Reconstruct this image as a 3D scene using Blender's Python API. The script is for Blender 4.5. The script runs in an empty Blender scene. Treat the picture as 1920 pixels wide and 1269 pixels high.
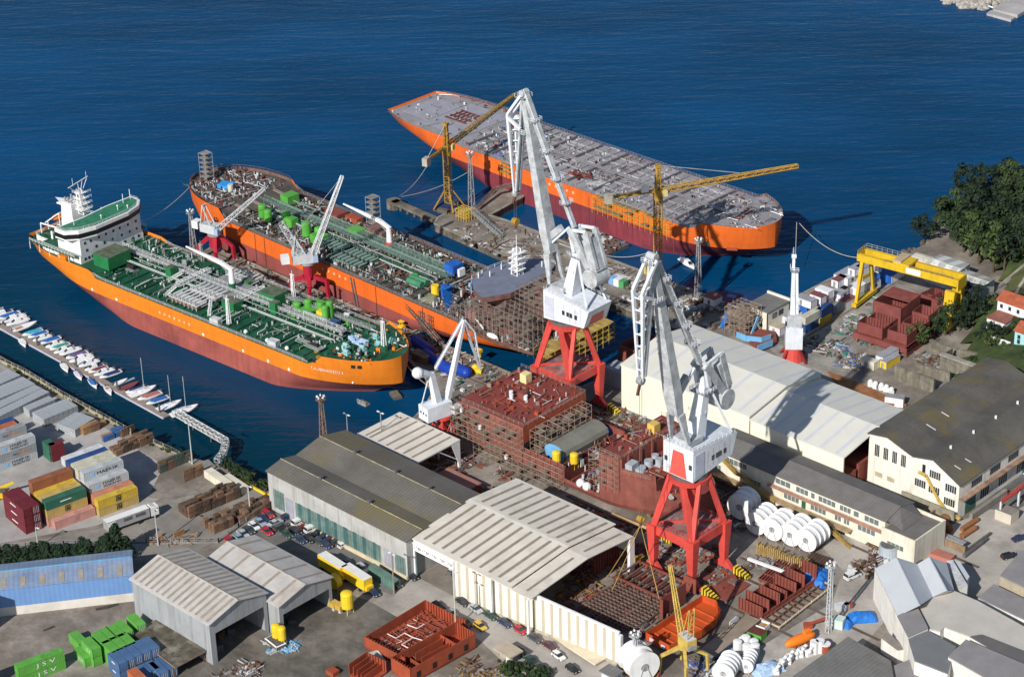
import bpy,math,random
from mathutils import Vector,Matrix,Euler,noise
random.seed(7)
R=random.random
def U(a,b):return random.uniform(a,b)
rad=math.radians
sc=bpy.context.scene
cam_d=bpy.data.cameras.new('camera');cam=bpy.data.objects.new('camera',cam_d);sc.collection.objects.link(cam)
_th,_ro,_az=0.4736935969400881,-0.028539346316091094,rad(44.3)
_F=Vector((0,math.cos(_th),-math.sin(_th)));_Up=Vector((0,math.sin(_th),math.cos(_th)));_Rt=Vector((1,0,0))
_r2=math.cos(_ro)*_Rt+math.sin(_ro)*_Up;_u2=-math.sin(_ro)*_Rt+math.cos(_ro)*_Up
_m=Matrix((_r2,_u2,-_F)).transposed()
_m=Matrix.Rotation(_az,3,'Z')@_m
cam.matrix_world=Matrix.Translation((400,-440,328.17462752))@_m.to_4x4()
cam_d.sensor_width=36;cam_d.lens=4300/1920*36;cam_d.clip_start=5;cam_d.clip_end=9000
sc.camera=cam
SUN_EL,SUN_AZ=33.0,103.0
w=bpy.data.worlds.new('World');sc.world=w;w.use_nodes=True
nt=w.node_tree;nt.nodes.clear()
sky=nt.nodes.new('ShaderNodeTexSky');sky.sky_type='NISHITA';sky.sun_disc=False
_sv=Vector((-math.cos(rad(SUN_AZ))*math.cos(rad(SUN_EL)),-math.sin(rad(SUN_AZ))*math.cos(rad(SUN_EL)),math.sin(rad(SUN_EL))))
sky.sun_elevation=rad(SUN_EL);sky.sun_rotation=math.atan2(_sv.x,_sv.y)
sky.air_density=1.0;sky.dust_density=0.6;sky.ozone_density=1.5
bg=nt.nodes.new('ShaderNodeBackground');bg.inputs[1].default_value=0.075
ow=nt.nodes.new('ShaderNodeOutputWorld');nt.links.new(sky.outputs[0],bg.inputs[0]);nt.links.new(bg.outputs[0],ow.inputs[0])
sd=bpy.data.lights.new('sun','SUN');sd.energy=4.6;sd.angle=rad(0.5);sd.color=(1,0.95,0.87)
sun=bpy.data.objects.new('sun',sd);sc.collection.objects.link(sun);sun.rotation_euler=(-_sv).to_track_quat('-Z','Y').to_euler()
sc.view_settings.view_transform='Standard';sc.view_settings.look='None';sc.view_settings.exposure=0.22;sc.view_settings.gamma=1
_mc={}
def M(name,col,rough=0.6,var=0.25,scale=0.35,dirt=None,dirt_amt=0.0,streak=0.0,stripe=None,metal=0.0,bump=0.0,spec=0.3,cells=None):
 """procedural paint/concrete/metal: mottled by two noises, optional dirt, vertical streaks, colour stripes (axis, period, strength) for patterns and painted corrugation groove shade"""
 if name in _mc:return _mc[name]
 m=bpy.data.materials.new(name);m.use_nodes=True;t=m.node_tree;N=t.nodes;Lk=t.links
 b=N['Principled BSDF'];b.inputs['Roughness'].default_value=rough;b.inputs['Metallic'].default_value=metal
 b.inputs['Specular IOR Level'].default_value=spec
 tc=N.new('ShaderNodeTexCoord');src=tc.outputs['Object']
 def noise_(s,d=4,sock=None,r=0.6):
  n=N.new('ShaderNodeTexNoise');n.inputs['Scale'].default_value=s;n.inputs['Detail'].default_value=d;n.inputs['Roughness'].default_value=r
  Lk.new(sock or src,n.inputs['Vector']);return n.outputs['Fac']
 def mix(kind,fac,a,bb):
  x=N.new('ShaderNodeMix');x.data_type='RGBA';x.blend_type=kind
  for i,v in((0,fac),(6,a),(7,bb)):
   if hasattr(v,'is_output')or isinstance(v,bpy.types.NodeSocket):Lk.new(v,x.inputs[i])
   else:x.inputs[i].default_value=v if i==0 else(*v,1)
  return x.outputs[2]
 def ramp(fac,lo,hi,a=0.0,bb=1.0):
  r=N.new('ShaderNodeMapRange');r.inputs[1].default_value=lo;r.inputs[2].default_value=hi;r.inputs[3].default_value=a;r.inputs[4].default_value=bb
  Lk.new(fac,r.inputs[0]);return r.outputs[0]
 dark=tuple(c*(1-var*1.3)for c in col);light=tuple(min(1,c*(1+var*0.6))for c in col)
 c=mix('MIX',ramp(noise_(scale,6),0.3,0.7),dark,light)
 c=mix('MULTIPLY',var,c,mix('MIX',ramp(noise_(scale*9,3),0.35,0.65),(0.6,0.6,0.6),(1,1,1)))
 if dirt:c=mix('MIX',ramp(noise_(scale*0.6,8,r=0.7),0.62-dirt_amt*0.35,0.72-dirt_amt*0.2,0,0.85),c,dirt)
 if streak:
  mp=N.new('ShaderNodeMapping');mp.inputs['Scale'].default_value=(0.8,0.8,0.05);Lk.new(src,mp.inputs['Vector'])
  c=mix('MULTIPLY',ramp(noise_(1.0,5,mp.outputs[0],0.7),0.45,0.75,0,streak),c,(0.35,0.28,0.24))
 hgt=None
 if stripe:
  ax,per,st=stripe[:3]
  sx=N.new('ShaderNodeSeparateXYZ');Lk.new(src,sx.inputs[0])
  w_=N.new('ShaderNodeMath');w_.operation='PINGPONG';w_.inputs[1].default_value=per/2;Lk.new(sx.outputs['xyz'.index(ax)],w_.inputs[0])
  f=ramp(w_.outputs[0],per*0.2,per*0.3,0,1)
  c=mix('MULTIPLY',st,c,mix('MIX',f,stripe[3]if len(stripe)>3 else(0.45,0.45,0.45),(1,1,1)))  # darker bands put corrugation groove shade into the colour; others are plain stripes
 Lk.new(c,b.inputs['Base Color'])
 if bump:
  bp=N.new('ShaderNodeBump');bp.inputs['Strength'].default_value=bump;bp.inputs['Distance'].default_value=0.15
  Lk.new(noise_(scale*6,5),bp.inputs['Height']);Lk.new(bp.outputs[0],b.inputs['Normal'])
 _mc[name]=m;return m
class MB:
 def __init__(s):s.v=[];s.f=[];s.mi=[];s.ms=[]
 def _m(s,m):
  if m not in s.ms:s.ms.append(m)
  return s.ms.index(m)
 def face(s,pts,m):
  n=len(s.v);s.v+=[tuple(p)for p in pts];s.f.append(tuple(range(n,n+len(pts))));s.mi.append(s._m(m));return s
 def raw(s,vs,fs,m):
  n=len(s.v);k=s._m(m);s.v+=[tuple(p)for p in vs]
  for f in fs:s.f.append(tuple(i+n for i in f));s.mi.append(k)
  return s
 def box(s,x0,x1,y0,y1,z0,z1,m,mt=None):
  v=[(x0,y0,z0),(x1,y0,z0),(x1,y1,z0),(x0,y1,z0),(x0,y0,z1),(x1,y0,z1),(x1,y1,z1),(x0,y1,z1)]
  s.raw(v,[(0,3,2,1),(0,1,5,4),(1,2,6,5),(2,3,7,6),(3,0,4,7)],m);s.raw(v[4:],[(0,1,2,3)],mt or m);return s
 def obox(s,c,d,rz,m,mt=None,rx=0,ry=0):
  n=len(s.v);s.box(-d[0]/2,d[0]/2,-d[1]/2,d[1]/2,0,d[2],m,mt)
  Rm=Euler((rx,ry,rz)).to_matrix();c=Vector(c)
  for i in range(n,len(s.v)):s.v[i]=tuple(Rm@Vector(s.v[i])+c)
  return s
 def beam(s,a,b,w,h,m,w2=None,h2=None):
  a=Vector(a);b=Vector(b);d=(b-a)
  if d.length<1e-6:return s
  d.normalize();up=Vector((0,0,1))if abs(d.z)<0.95 else Vector((1,0,0))
  r=d.cross(up).normalized();u=r.cross(d);w2=w if w2 is None else w2;h2=h if h2 is None else h2
  v=[a-r*w/2-u*h/2,a+r*w/2-u*h/2,a+r*w/2+u*h/2,a-r*w/2+u*h/2,b-r*w2/2-u*h2/2,b+r*w2/2-u*h2/2,b+r*w2/2+u*h2/2,b-r*w2/2+u*h2/2]
  return s.raw(v,[(0,3,2,1),(4,5,6,7),(0,1,5,4),(1,2,6,5),(2,3,7,6),(3,0,4,7)],m)
 def tube(s,a,b,r,m,r2=None,n=8,cap=True):
  a=Vector(a);b=Vector(b);d=(b-a)
  if d.length<1e-6:return s
  d.normalize();up=Vector((0,0,1))if abs(d.z)<0.95 else Vector((1,0,0))
  x=d.cross(up).normalized();y=x.cross(d);r2=r if r2 is None else r2
  v=[a+(x*math.cos(t)+y*math.sin(t))*r for t in[2*math.pi*i/n for i in range(n)]]+[b+(x*math.cos(t)+y*math.sin(t))*r2 for t in[2*math.pi*i/n for i in range(n)]]
  f=[(i,(i+1)%n,n+(i+1)%n,n+i)for i in range(n)]
  if cap:f+=[tuple(range(n-1,-1,-1)),tuple(range(n,2*n))]
  return s.raw(v,f,m)
 def path(s,pts,r,m,n=5):
  for a,b in zip(pts,pts[1:]):s.tube(a,b,r,m,n=n,cap=False)
  return s
 def sphere(s,c,r,m,sz=1.0,n=10,k=6):
  v=[];f=[]
  for j in range(k+1):
   p=math.pi*j/k
   for i in range(n):
    t=2*math.pi*i/n;v.append((c[0]+r*math.sin(p)*math.cos(t),c[1]+r*math.sin(p)*math.sin(t),c[2]+r*sz*math.cos(p)))
  for j in range(k):
   for i in range(n):f.append((j*n+i,(j+1)*n+i,(j+1)*n+(i+1)%n,j*n+(i+1)%n))
  return s.raw(v,f,m)
 def prism(s,poly,z0,z1,m,mt=None):
  n=len(poly);ar=sum(poly[i][0]*poly[(i+1)%n][1]-poly[(i+1)%n][0]*poly[i][1]for i in range(n))
  if ar<0:poly=poly[::-1]
  s.raw([(p[0],p[1],z0)for p in poly]+[(p[0],p[1],z1)for p in poly],[(i,(i+1)%n,n+(i+1)%n,n+i)for i in range(n)]+[tuple(range(n-1,-1,-1))],m)
  s.raw([(p[0],p[1],z1)for p in poly],[tuple(range(n))],mt or m);return s
 def rail(s,pts,h,m,sp=1.6,t=0.07,lines=2):
  """handrail along a polyline"""
  for a,b in zip(pts,pts[1:]):
   a=Vector(a);b=Vector(b);L=(b-a).length;k=max(1,int(L/sp))
   for i in range(k+1):
    p=a.lerp(b,i/k);s.tube(p,p+Vector((0,0,h)),t*0.6,m,n=3,cap=False)
   for j in range(1,lines+1):
    o=Vector((0,0,h*j/lines));s.tube(a+o,b+o,t*0.6,m,n=3,cap=False)
  return s
 def lattice(s,a,b,w,m,seg=None,t=0.12,h=None,w2=None,diag=True,chord=1.4):
  """square lattice truss between two points; w width, h depth, w2 far width"""
  a=Vector(a);b=Vector(b);d=b-a;L=d.length;d.normalize();up=Vector((0,0,1))if abs(d.z)<0.95 else Vector((1,0,0))
  r=d.cross(up).normalized();u=r.cross(d);h=h or w;k=max(1,int(round(L/(seg or w))));w2=w if w2 is None else w2
  def cn(i):
   p=a.lerp(b,i/k);q=1+(w2/w-1)*i/k;return[p+(r*sx*w/2+u*sy*h/2)*q for sx,sy in((-1,-1),(1,-1),(1,1),(-1,1))]
  c0=cn(0)
  for j in range(4):s.tube(c0[j],cn(k)[j],t*chord,m,n=4,cap=False)
  for i in range(k+1):
   c1=cn(i)
   for j in range(4):s.tube(c1[j],c1[(j+1)%4],t*0.7,m,n=3,cap=False)
   if i<k and diag:
    c2=cn(i+1)
    for j in range(4):
     p,q=(c1[j],c2[(j+1)%4])if i%2 else(c1[(j+1)%4],c2[j])
     s.tube(p,q,t*0.7,m,n=3,cap=False)
  return s
 def scaffold(s,x0,x1,y0,y1,z0,z1,m,mp=None,sx=2.2,sy=1.6,sz=2.0,t=0.06,planks=0.6,jit=0.0):
  nx=max(1,round((x1-x0)/sx));ny=max(1,round((y1-y0)/sy));nz=max(1,round((z1-z0)/sz))
  X=[x0+(x1-x0)*i/nx for i in range(nx+1)];Y=[y0+(y1-y0)*i/ny for i in range(ny+1)];Z=[z0+(z1-z0)*i/nz for i in range(nz+1)]
  for x in X:
   for y in Y:s.tube((x,y,z0),(x,y,z1+U(0,jit)),t,m,n=4,cap=False)
  for z in Z[1:]:
   for y in Y:s.tube((x0,y,z),(x1,y,z),t,m,n=3,cap=False)
   for x in X:s.tube((x,y0,z),(x,y1,z),t,m,n=3,cap=False)
   if mp:
    for i in range(nx):
     for j in range(ny):
      if R()<planks:s.box(X[i],X[i+1],Y[j]+0.2,Y[j+1]-0.2,z-0.12,z-0.02,mp)
  return s
 def mesh(s,name,smooth=False,org=(0,0,0)):
  me=bpy.data.meshes.new(name);o=Vector(org)
  me.from_pydata([(p[0]-o.x,p[1]-o.y,p[2]-o.z)for p in s.v]if any(org)else s.v,[],s.f)
  for m in s.ms:me.materials.append(m)
  if s.mi:me.polygons.foreach_set('material_index',s.mi)
  if smooth:me.polygons.foreach_set('use_smooth',[True]*len(s.f))
  me.update();return me
 def part(s,name,parent,label=None,smooth=False,kind=None):
  """link as a part; coordinates are in the parent's frame"""
  if not s.v:return None
  ob=bpy.data.objects.new(name,s.mesh(name,smooth));sc.collection.objects.link(ob);ob.parent=parent
  if label:ob['label']=label
  if kind:ob['kind']=kind
  return ob
 def thing(s,name,label,cat,group=None,org=None,smooth=False,kind=None):
  """link as a one-mesh top-level thing given in world coordinates; origin at its base"""
  if org is None:
   xs=[p[0]for p in s.v];ys=[p[1]for p in s.v];org=((min(xs)+max(xs))/2,(min(ys)+max(ys))/2,min(p[2]for p in s.v))
  ob=bpy.data.objects.new(name,s.mesh(name,smooth,org));sc.collection.objects.link(ob);ob.location=org
  tagit(ob,label,cat,group,kind);return ob
def tagit(ob,label,cat,group=None,kind=None):
 if label:ob['label']=label
 if cat:ob['category']=cat
 if group:ob['group']=group
 if kind:ob['kind']=kind
def T(name,label,cat,loc=(0,0,0),rz=0,group=None):
 o=bpy.data.objects.new(name,None);sc.collection.objects.link(o);o.location=(loc[0],loc[1],loc[2]if len(loc)>2 else 0);o.rotation_euler=(0,0,rz)
 o.empty_display_size=0.5;tagit(o,label,cat,group);return o
def dup(o,loc=None,rz=None,label=None,group=None,scale=None,parent=None):
 c=o.copy();sc.collection.objects.link(c)
 if parent:c.parent=parent
 if loc is not None:c.location=loc
 if rz is not None:c.rotation_euler=(0,0,rz)
 if label:c['label']=label
 if group:c['group']=group
 if scale:c.scale=scale
 for ch in list(kids.get(o.name,[])or o.children):dup(ch,parent=c)
 return c
kids={}
class PS:
 """every shape added becomes a part of its own"""
 def __init__(s,name,g,label=None):s.n,s.g,s.l=name,g,label
 def __getattr__(s,a):
  def f(*p,**k):m=MB();getattr(m,a)(*p,**k);m.part(s.n,s.g,s.l);return s
  return f
def structure(s,name,mbx=None):
 ob=bpy.data.objects.new(name,s.mesh(name));sc.collection.objects.link(ob);ob['kind']='structure';return ob
ORD=['first','second','third','fourth','fifth','sixth','seventh','eighth','ninth','tenth','eleventh','twelfth','thirteenth','fourteenth','fifteenth','sixteenth','seventeenth','eighteenth','nineteenth','twentieth']
def text_mesh(mb,txt,org,xdir,ydir,size,mat,width=None,off=0.03):
 """letters laid on a surface: xdir along the line, ydir up"""
 cu=bpy.data.curves.new('t','FONT');cu.body=txt;cu.resolution_u=2
 ob=bpy.data.objects.new('t',cu);sc.collection.objects.link(ob);bpy.context.view_layer.update()
 me=bpy.data.meshes.new_from_object(ob.evaluated_get(bpy.context.evaluated_depsgraph_get()))
 xs=[v.co.x for v in me.vertices];x0,x1=min(xs),max(xs);k=size/0.72;kx=k if width is None else width/(x1-x0)
 X=Vector(xdir).normalized();Y=Vector(ydir).normalized();N=X.cross(Y);o=Vector(org)+N*off
 mb.raw([o+X*((v.co.x-x0)*kx)+Y*(v.co.y*k)for v in me.vertices],[tuple(p.vertices)for p in me.polygons],mat)
 bpy.data.objects.remove(ob);bpy.data.curves.remove(cu);bpy.data.meshes.remove(me)
CONC=M('concrete',(0.30,0.28,0.25),0.85,0.35,0.12,(0.16,0.14,0.12),0.35)
CONCD=M('dark_concrete',(0.16,0.145,0.13),0.9,0.4,0.15,(0.07,0.06,0.05),0.45)
ASPH=M('asphalt',(0.155,0.145,0.14),0.9,0.25,0.08,(0.09,0.085,0.08),0.3)
WHITE=M('white_paint',(0.78,0.79,0.80),0.5,0.08,0.3,streak=0.25)
WHITED=M('weathered_white_paint',(0.62,0.64,0.66),0.6,0.22,0.5,(0.35,0.36,0.36),0.3,streak=0.3)
GREYM=M('grey_steel',(0.30,0.31,0.32),0.5,0.25,0.6)
GREYD=M('dark_grey_steel',(0.12,0.12,0.125),0.6,0.3,0.6)
GALV=M('galvanised_steel',(0.48,0.50,0.51),0.45,0.15,0.8)
BLACK=M('black_rubber_and_gap_shade',(0.02,0.02,0.022),0.7,0.2)  # rubber; its black also stands in for shade in openings and timber gaps
GLASS=M('window_glass',(0.03,0.04,0.05),0.15,0.1,spec=0.6)
RUST=M('rusty_steel',(0.16,0.075,0.045),0.85,0.4,0.7,(0.08,0.05,0.04),0.4)
PRIMER=M('red_primer_steel',(0.245,0.068,0.050),0.7,0.22,0.25,(0.15,0.05,0.045),0.3)
PRIMB=M('bright_red_primer',(0.36,0.075,0.035),0.65,0.2,0.3,(0.22,0.06,0.04),0.3)
PRIMD=M('dark_red_primer',(0.15,0.042,0.036),0.75,0.3,0.3)
CRED=M('crane_red_paint',(0.62,0.075,0.06),0.5,0.15,0.25,(0.40,0.06,0.05),0.25)
YEL=M('yellow_paint',(0.80,0.55,0.03),0.5,0.12,0.4)
YELC=M('crane_yellow_paint',(0.42,0.25,0.045),0.55,0.25,0.4,(0.30,0.18,0.05),0.3)
WOOD=M('weathered_timber',(0.22,0.13,0.08),0.85,0.4,0.9)
WOODL=M('fresh_timber',(0.45,0.27,0.13),0.8,0.3,0.9)
PLANK=M('scaffold_plank',(0.22,0.18,0.14),0.85,0.35,0.9)
GREEN=M('deck_green_paint',(0.018,0.115,0.060),0.6,0.3,0.2,(0.05,0.10,0.06),0.3)
GREENB=M('bright_green_paint',(0.10,0.38,0.06),0.5,0.2,0.4)
BLUE=M('blue_paint',(0.02,0.12,0.50),0.55,0.2,0.4)
LBLUE=M('light_blue_panel',(0.16,0.42,0.68),0.55,0.15,0.4)
TARP=M('blue_tarpaulin',(0.02,0.17,0.58),0.5,0.25,0.8,bump=0.6)
ORNG=M('orange_paint',(0.85,0.22,0.02),0.5,0.12,0.3)
# ================= SETTING =================
wm=bpy.data.materials.new('harbour_water');wm.use_nodes=True;t=wm.node_tree;N=t.nodes;Lk=t.links;b=N['Principled BSDF']
b.inputs['Roughness'].default_value=0.12;b.inputs['IOR'].default_value=1.22;b.inputs['Specular IOR Level'].default_value=0.2
tc=N.new('ShaderNodeTexCoord')
def _nz(s,scale=(1,1,1),d=3,rot=0.0,r=0.55):
 mp=N.new('ShaderNodeMapping');mp.vector_type='TEXTURE';mp.inputs['Scale'].default_value=tuple(1/q for q in scale);mp.inputs['Rotation'].default_value=(0,0,rot);Lk.new(tc.outputs['Object'],mp.inputs['Vector'])
 n=N.new('ShaderNodeTexNoise');n.inputs['Scale'].default_value=s;n.inputs['Detail'].default_value=d;n.inputs['Roughness'].default_value=r;Lk.new(mp.outputs[0],n.inputs['Vector']);return n.outputs['Fac']
WR=rad(42)
n1=_nz(0.16,(0.22,1,1),5,WR);n2=_nz(0.5,(0.35,1,1),4,WR+0.15);n3=_nz(0.012,(0.5,1,1),4,WR)
cr=N.new('ShaderNodeMix');cr.data_type='RGBA';cr.inputs[6].default_value=(0.0008,0.036,0.098,1);cr.inputs[7].default_value=(0.001,0.058,0.165,1)
mr=N.new('ShaderNodeMapRange');mr.inputs[1].default_value=0.35;mr.inputs[2].default_value=0.65;Lk.new(n3,mr.inputs[0]);Lk.new(mr.outputs[0],cr.inputs[0])
sx=N.new('ShaderNodeSeparateXYZ');Lk.new(tc.outputs['Object'],sx.inputs[0])
md=N.new('ShaderNodeMath');md.operation='MULTIPLY_ADD';md.inputs[1].default_value=-1;md.inputs[2].default_value=-20;Lk.new(sx.outputs[1],md.inputs[0])
mr2=N.new('ShaderNodeMapRange');mr2.inputs[1].default_value=0;mr2.inputs[2].default_value=60;mr2.inputs[3].default_value=0;mr2.inputs[4].default_value=0.8;Lk.new(md.outputs[0],mr2.inputs[0])
cg=N.new('ShaderNodeMix');cg.data_type='RGBA';cg.inputs[7].default_value=(0.001,0.024,0.036,1);Lk.new(mr2.outputs[0],cg.inputs[0]);Lk.new(cr.outputs[2],cg.inputs[6])
Lk.new(cg.outputs[2],b.inputs['Base Color'])
ad=N.new('ShaderNodeMath');ad.operation='MULTIPLY_ADD';ad.inputs[1].default_value=0.35;Lk.new(n2,ad.inputs[0]);Lk.new(n1,ad.inputs[2])
bp=N.new('ShaderNodeBump');bp.inputs['Strength'].default_value=0.5;bp.inputs['Distance'].default_value=1.0;Lk.new(ad.outputs[0],bp.inputs['Height']);Lk.new(bp.outputs[0],b.inputs['Normal'])
mb=MB();mb.face([(-4000,-700,-3),(900,-700,-3),(900,4500,-3),(-4000,4500,-3)],wm);structure(mb,'water')
GRD=M('yard_ground',(0.30,0.265,0.23),0.95,0.45,0.09,(0.13,0.11,0.09),0.42,bump=0.3)
LAND=[(-700,-96),(-160,-95),(-133,-96),(-108,-97),(-84,-98),(-68,-97),(-52,-92),(-37,-93),(-33,-90),(-33,-62),(-31,-45),(-36,-31),(-40,-24),(-46,-19),(-64,-12),(-172,-12),(-172,1),(-24,1),(-16,4),(-9,9),(-7,28),(-9,57),(-40,57.5),(-127.9,64.05,0),(-130.56,68.34,0),(-131.4,77.11,0),(-125.8,82.43,0),(-130.8,97.02,0),(-131.08,108.7,0),(-125.39,107.52,0),(-120.4,100.91,0),(-118.34,81.54,0),(-106.21,82.46,0),(-92.44,82.21,0),(2,81),(3,130),(6,138),(9,149),(11,159),(5,175),(0,190),(3,208),(12,220),(40,228),(100,236),(700,300),(700,-260),(-700,-260)]
mb=MB();n=len(LAND)
mb.raw([(q[0],q[1],0)for q in LAND],[tuple(range(n))],GRD);structure(mb,'ground')
qm=M('quay_wall_concrete',(0.25,0.22,0.18),0.9,0.45,0.2,(0.07,0.07,0.055),0.5,streak=0.7)
mb=MB()
for i in range(1,41):
 a,c=LAND[i],LAND[i+1];mb.face([(a[0],a[1],-0.02),(c[0],c[1],-0.02),(c[0],c[1],-9),(a[0],a[1],-9)],qm)
structure(mb,'quay_wall')
QE=M('quay_coping',(0.33,0.30,0.25),0.9,0.35,0.3,(0.16,0.14,0.11),0.4)
mb=MB()
for i in list(range(9,36)):
 a,c=LAND[i],LAND[i+1];mb.beam((a[0],a[1],0.02),(c[0],c[1],0.02),0.9,0.34,QE)
structure(mb,'quay_edge')
FEND=M('tyre_rubber',(0.018,0.018,0.018),0.8,0.3)
def sheet(name,pts,z,m):
 s=MB();s.raw([(p[0],p[1],z)for p in pts],[tuple(range(len(pts)))],m);return structure(s,name)
YC=M('container_yard_paving',(0.40,0.385,0.375),0.9,0.25,0.06,(0.24,0.22,0.20),0.35)
sheet('container_yard',[(-700,-99),(-160,-98),(-108,-101),(-84,-103),(-69,-104),(-66.21,-106.44,0),(-57.36,-118.29,0),(-54.13,-116.6,0),(-56.27,-137.1,0),(-68.67,-159.9,0),(-160,-230),(-700,-230)],0.004,YC)
ROADM=M('road_tarmac',(0.27,0.25,0.225),0.9,0.25,0.07,(0.125,0.115,0.105),0.4)
sheet('road',[(-71.39,-168.32,0),(-54.05,-136.98,0),(-50.75,-113.64,0),(-42.77,-93.22,0),(-29.96,-95.48,0),(-24.53,-118.33,0),(-27,-132.87,0),(-62.5,-174.43,0)],0.008,ROADM)
DIRT=M('yard_dirt',(0.165,0.15,0.13),0.95,0.5,0.09,(0.25,0.22,0.19),0.4,bump=0.3)
sheet('dirt_yard',[(4.32,-171.72,0),(20.06,-184.05,0),(72.22,-154.34,0),(44.59,-130.05,0),(40.62,-113.34,0),(26.41,-112.95,0),(18.49,-114.98,0),(8.69,-113.55,0),(-4.63,-138.65,0)],0.012,DIRT)
PARK=M('parking_asphalt',(0.165,0.16,0.155),0.9,0.25,0.1,(0.08,0.08,0.078),0.35)
sheet('car_park',[(-19.85,-121.33,0),(-29.92,-93.55,0),(26.72,-96,0),(26.45,-99.62,0),(29.27,-107.15,0),(11.97,-108.97,0),(3.51,-116.4,0),(-16.26,-123.44,0)],0.010,PARK)
RL=M('pale_road_concrete',(0.42,0.39,0.355),0.9,0.22,0.08,(0.22,0.20,0.18),0.35)
sheet('concrete_road',[(30.12,-107.39,0),(26.2,-96.46,0),(43.09,-96.63,0),(93.77,-91.09,0),(113.05,-98.72,0),(94.07,-115.56,0),(60.58,-106.71,0),(39.36,-106.43,0),(40.62,-113.34,0),(28.34,-112.89,0)],0.014,RL)
sheet('factory_forecourt',[(94.9,-13.64,0),(99.69,-5.89,0),(119.38,-9.48,0),(115.65,8.1,0),(124.34,41.22,0),(148.47,36.85,0),(154.51,-11.31,0),(129.43,-23.84,0),(134.15,-50.87,0),(132.43,-70.11,0),(124.21,-94.42,0),(114.05,-71.65,0),(116.27,-35.43,0),(109.46,-21.59,0)],0.016,RL)
sheet('gantry_yard',[(16.91,65.9,0),(15.54,129.91,0),(35.07,125.78,0),(39.65,90.23,0),(46.33,59.14,0),(30.47,58.97,0)],0.018,M('gantry_yard_concrete',(0.36,0.34,0.31),0.9,0.35,0.1,(0.13,0.12,0.115),0.45))
sheet('factory_yard_tarmac',[(108.49,23.64,0),(107.66,45.76,0),(107.24,57.2,0),(128.52,56.22,0),(126.71,32.2,0)],0.020,PARK)
mb=MB()
for y in(-54,-41,-10,3):
 mb.box(-20 if y>-20 else 30,135,y-0.5,y+0.5,0.02,0.06,CONCD);mb.box(-20 if y>-20 else 30,135,y-0.06,y+0.06,0.06,0.18,RUST)
for y in(-9.5,-1.5):mb.box(-170,-20,y-0.35,y+0.35,0.02,0.06,CONCD);mb.box(-170,-20,y-0.06,y+0.06,0.06,0.18,RUST)
structure(mb,'crane_rails')
mb=MB()
mb.beam((22.02,75.85,0.1),(20.25,133.33,0.1),1.1,0.1,CONC);mb.beam((22.14,75.69,0.2),(20.36,133.15,0.2),0.16,0.2,RUST)
mb.beam((34.12,75.91,0.1),(33.98,102.8,0.1),1.1,0.1,CONC)
structure(mb,'gantry_rail')
GRASSM=M('hill_grass',(0.055,0.085,0.025),0.95,0.55,0.06,(0.10,0.10,0.045),0.35,bump=0.6)
def xb(y):
 P_=[(80,76),(100,66),(112,58),(122,50),(132,48),(145,54),(160,34),(175,12),(190,5),(210,8),(240,20)]
 if y<=P_[0][0]:return P_[0][1]
 for a,c in zip(P_,P_[1:]):
  if y<=c[0]:return a[1]+(c[1]-a[1])*(y-a[0])/(c[0]-a[0])
 return P_[-1][1]
def hill(x,y):
 d=max(0,x-xb(y));e=max(0,min(1,(y-66)/16))
 return(9*(1-math.exp(-d/10))+0.05*d)*e+(noise.noise((x*0.06,y*0.06,0))*0.5 if d>3 else 0)*e
mb=MB();xs=[i*5.0 for i in range(-8,90)];ys=[66+i*5.0 for i in range(0,92)]
vs=[(x,y,hill(x,y)-0.05 if x>=xb(y)-1 else-0.3)for y in ys for x in xs];nx=len(xs)
fs=[(j*nx+i,j*nx+i+1,(j+1)*nx+i+1,(j+1)*nx+i)for j in range(len(ys)-1)for i in range(nx-1)if xs[i+1]>=xb(ys[j])+2 and ys[j]+5<219+0.1*max(0,xs[i]-20)]
mb.raw(vs,fs,GRASSM);structure(mb,'hillside')
mb=MB()
for z_,pts in((8,[(47,141),(48,150),(53,157)]),(8,[(65,127.5),(56,146),(56,152)])):
 for a,c in zip(pts,pts[1:]):
  a=(a[0],a[1],hill(a[0],a[1])+0.3);c=(c[0],c[1],hill(c[0],c[1])+0.15);mb.beam(a,c,1.0,1.1,CONC)
mb.thing('boundary_wall','pale low boundary wall climbing the grass slope behind the yellow gantry crane','wall')
mb=MB();c0=(-121.27,382.69,-3)
rk=M('mole_rock',(0.42,0.40,0.36),0.9,0.35,0.3)
for i in range(260):
 a_=U(0,6.28);r_=math.sqrt(R());x=c0[0]+math.cos(a_)*r_*15;y=c0[1]+10+math.sin(a_)*r_*17;h_=(1-r_*r_)*3.6-2.6
 s_=U(0.9,2.0);k=len(mb.v);mb.sphere((x,y,h_-0.6),s_,rk,0.8,6,4)
 for q in range(k,len(mb.v)):v=mb.v[q];mb.v[q]=(v[0]+U(-.3,.3),v[1]+U(-.3,.3),v[2]+U(-.2,.2))
mb.thing('rock_mole','rounded mound of pale boulders rising from the water in the far corner','breakwater')
mb=MB();sl=M('pontoon_concrete',(0.42,0.40,0.40),0.85,0.2,0.1)
mb.prism([(-105.77,375.66,-2),(-106.61,380.06,-2),(-93.6,378.92,-2),(-93.15,374.83,-2)],-3.6,-2,sl);mb.thing('floating_slab','narrow pale floating slab beside the larger platform at the far corner','pontoon')
mb=MB();mb.prism([(-105.9,380.48,-1.5),(-108.73,395.38,-1.5),(-94,407.43,-1.5),(-94.7,391.92,-1.5),(-93.72,380.87,-1.5)],-3.6,-1.5,sl);mb.thing('floating_platform','broad grey floating platform in the far corner of the water','pontoon')
mb=MB();mb.tube((-113.65,384.58,-2),(-107.41,383.39,-2),0.35,WHITE);mb.thing('mooring_boom','thin pale boom between the rock mole and the floating platform','boom')
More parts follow.
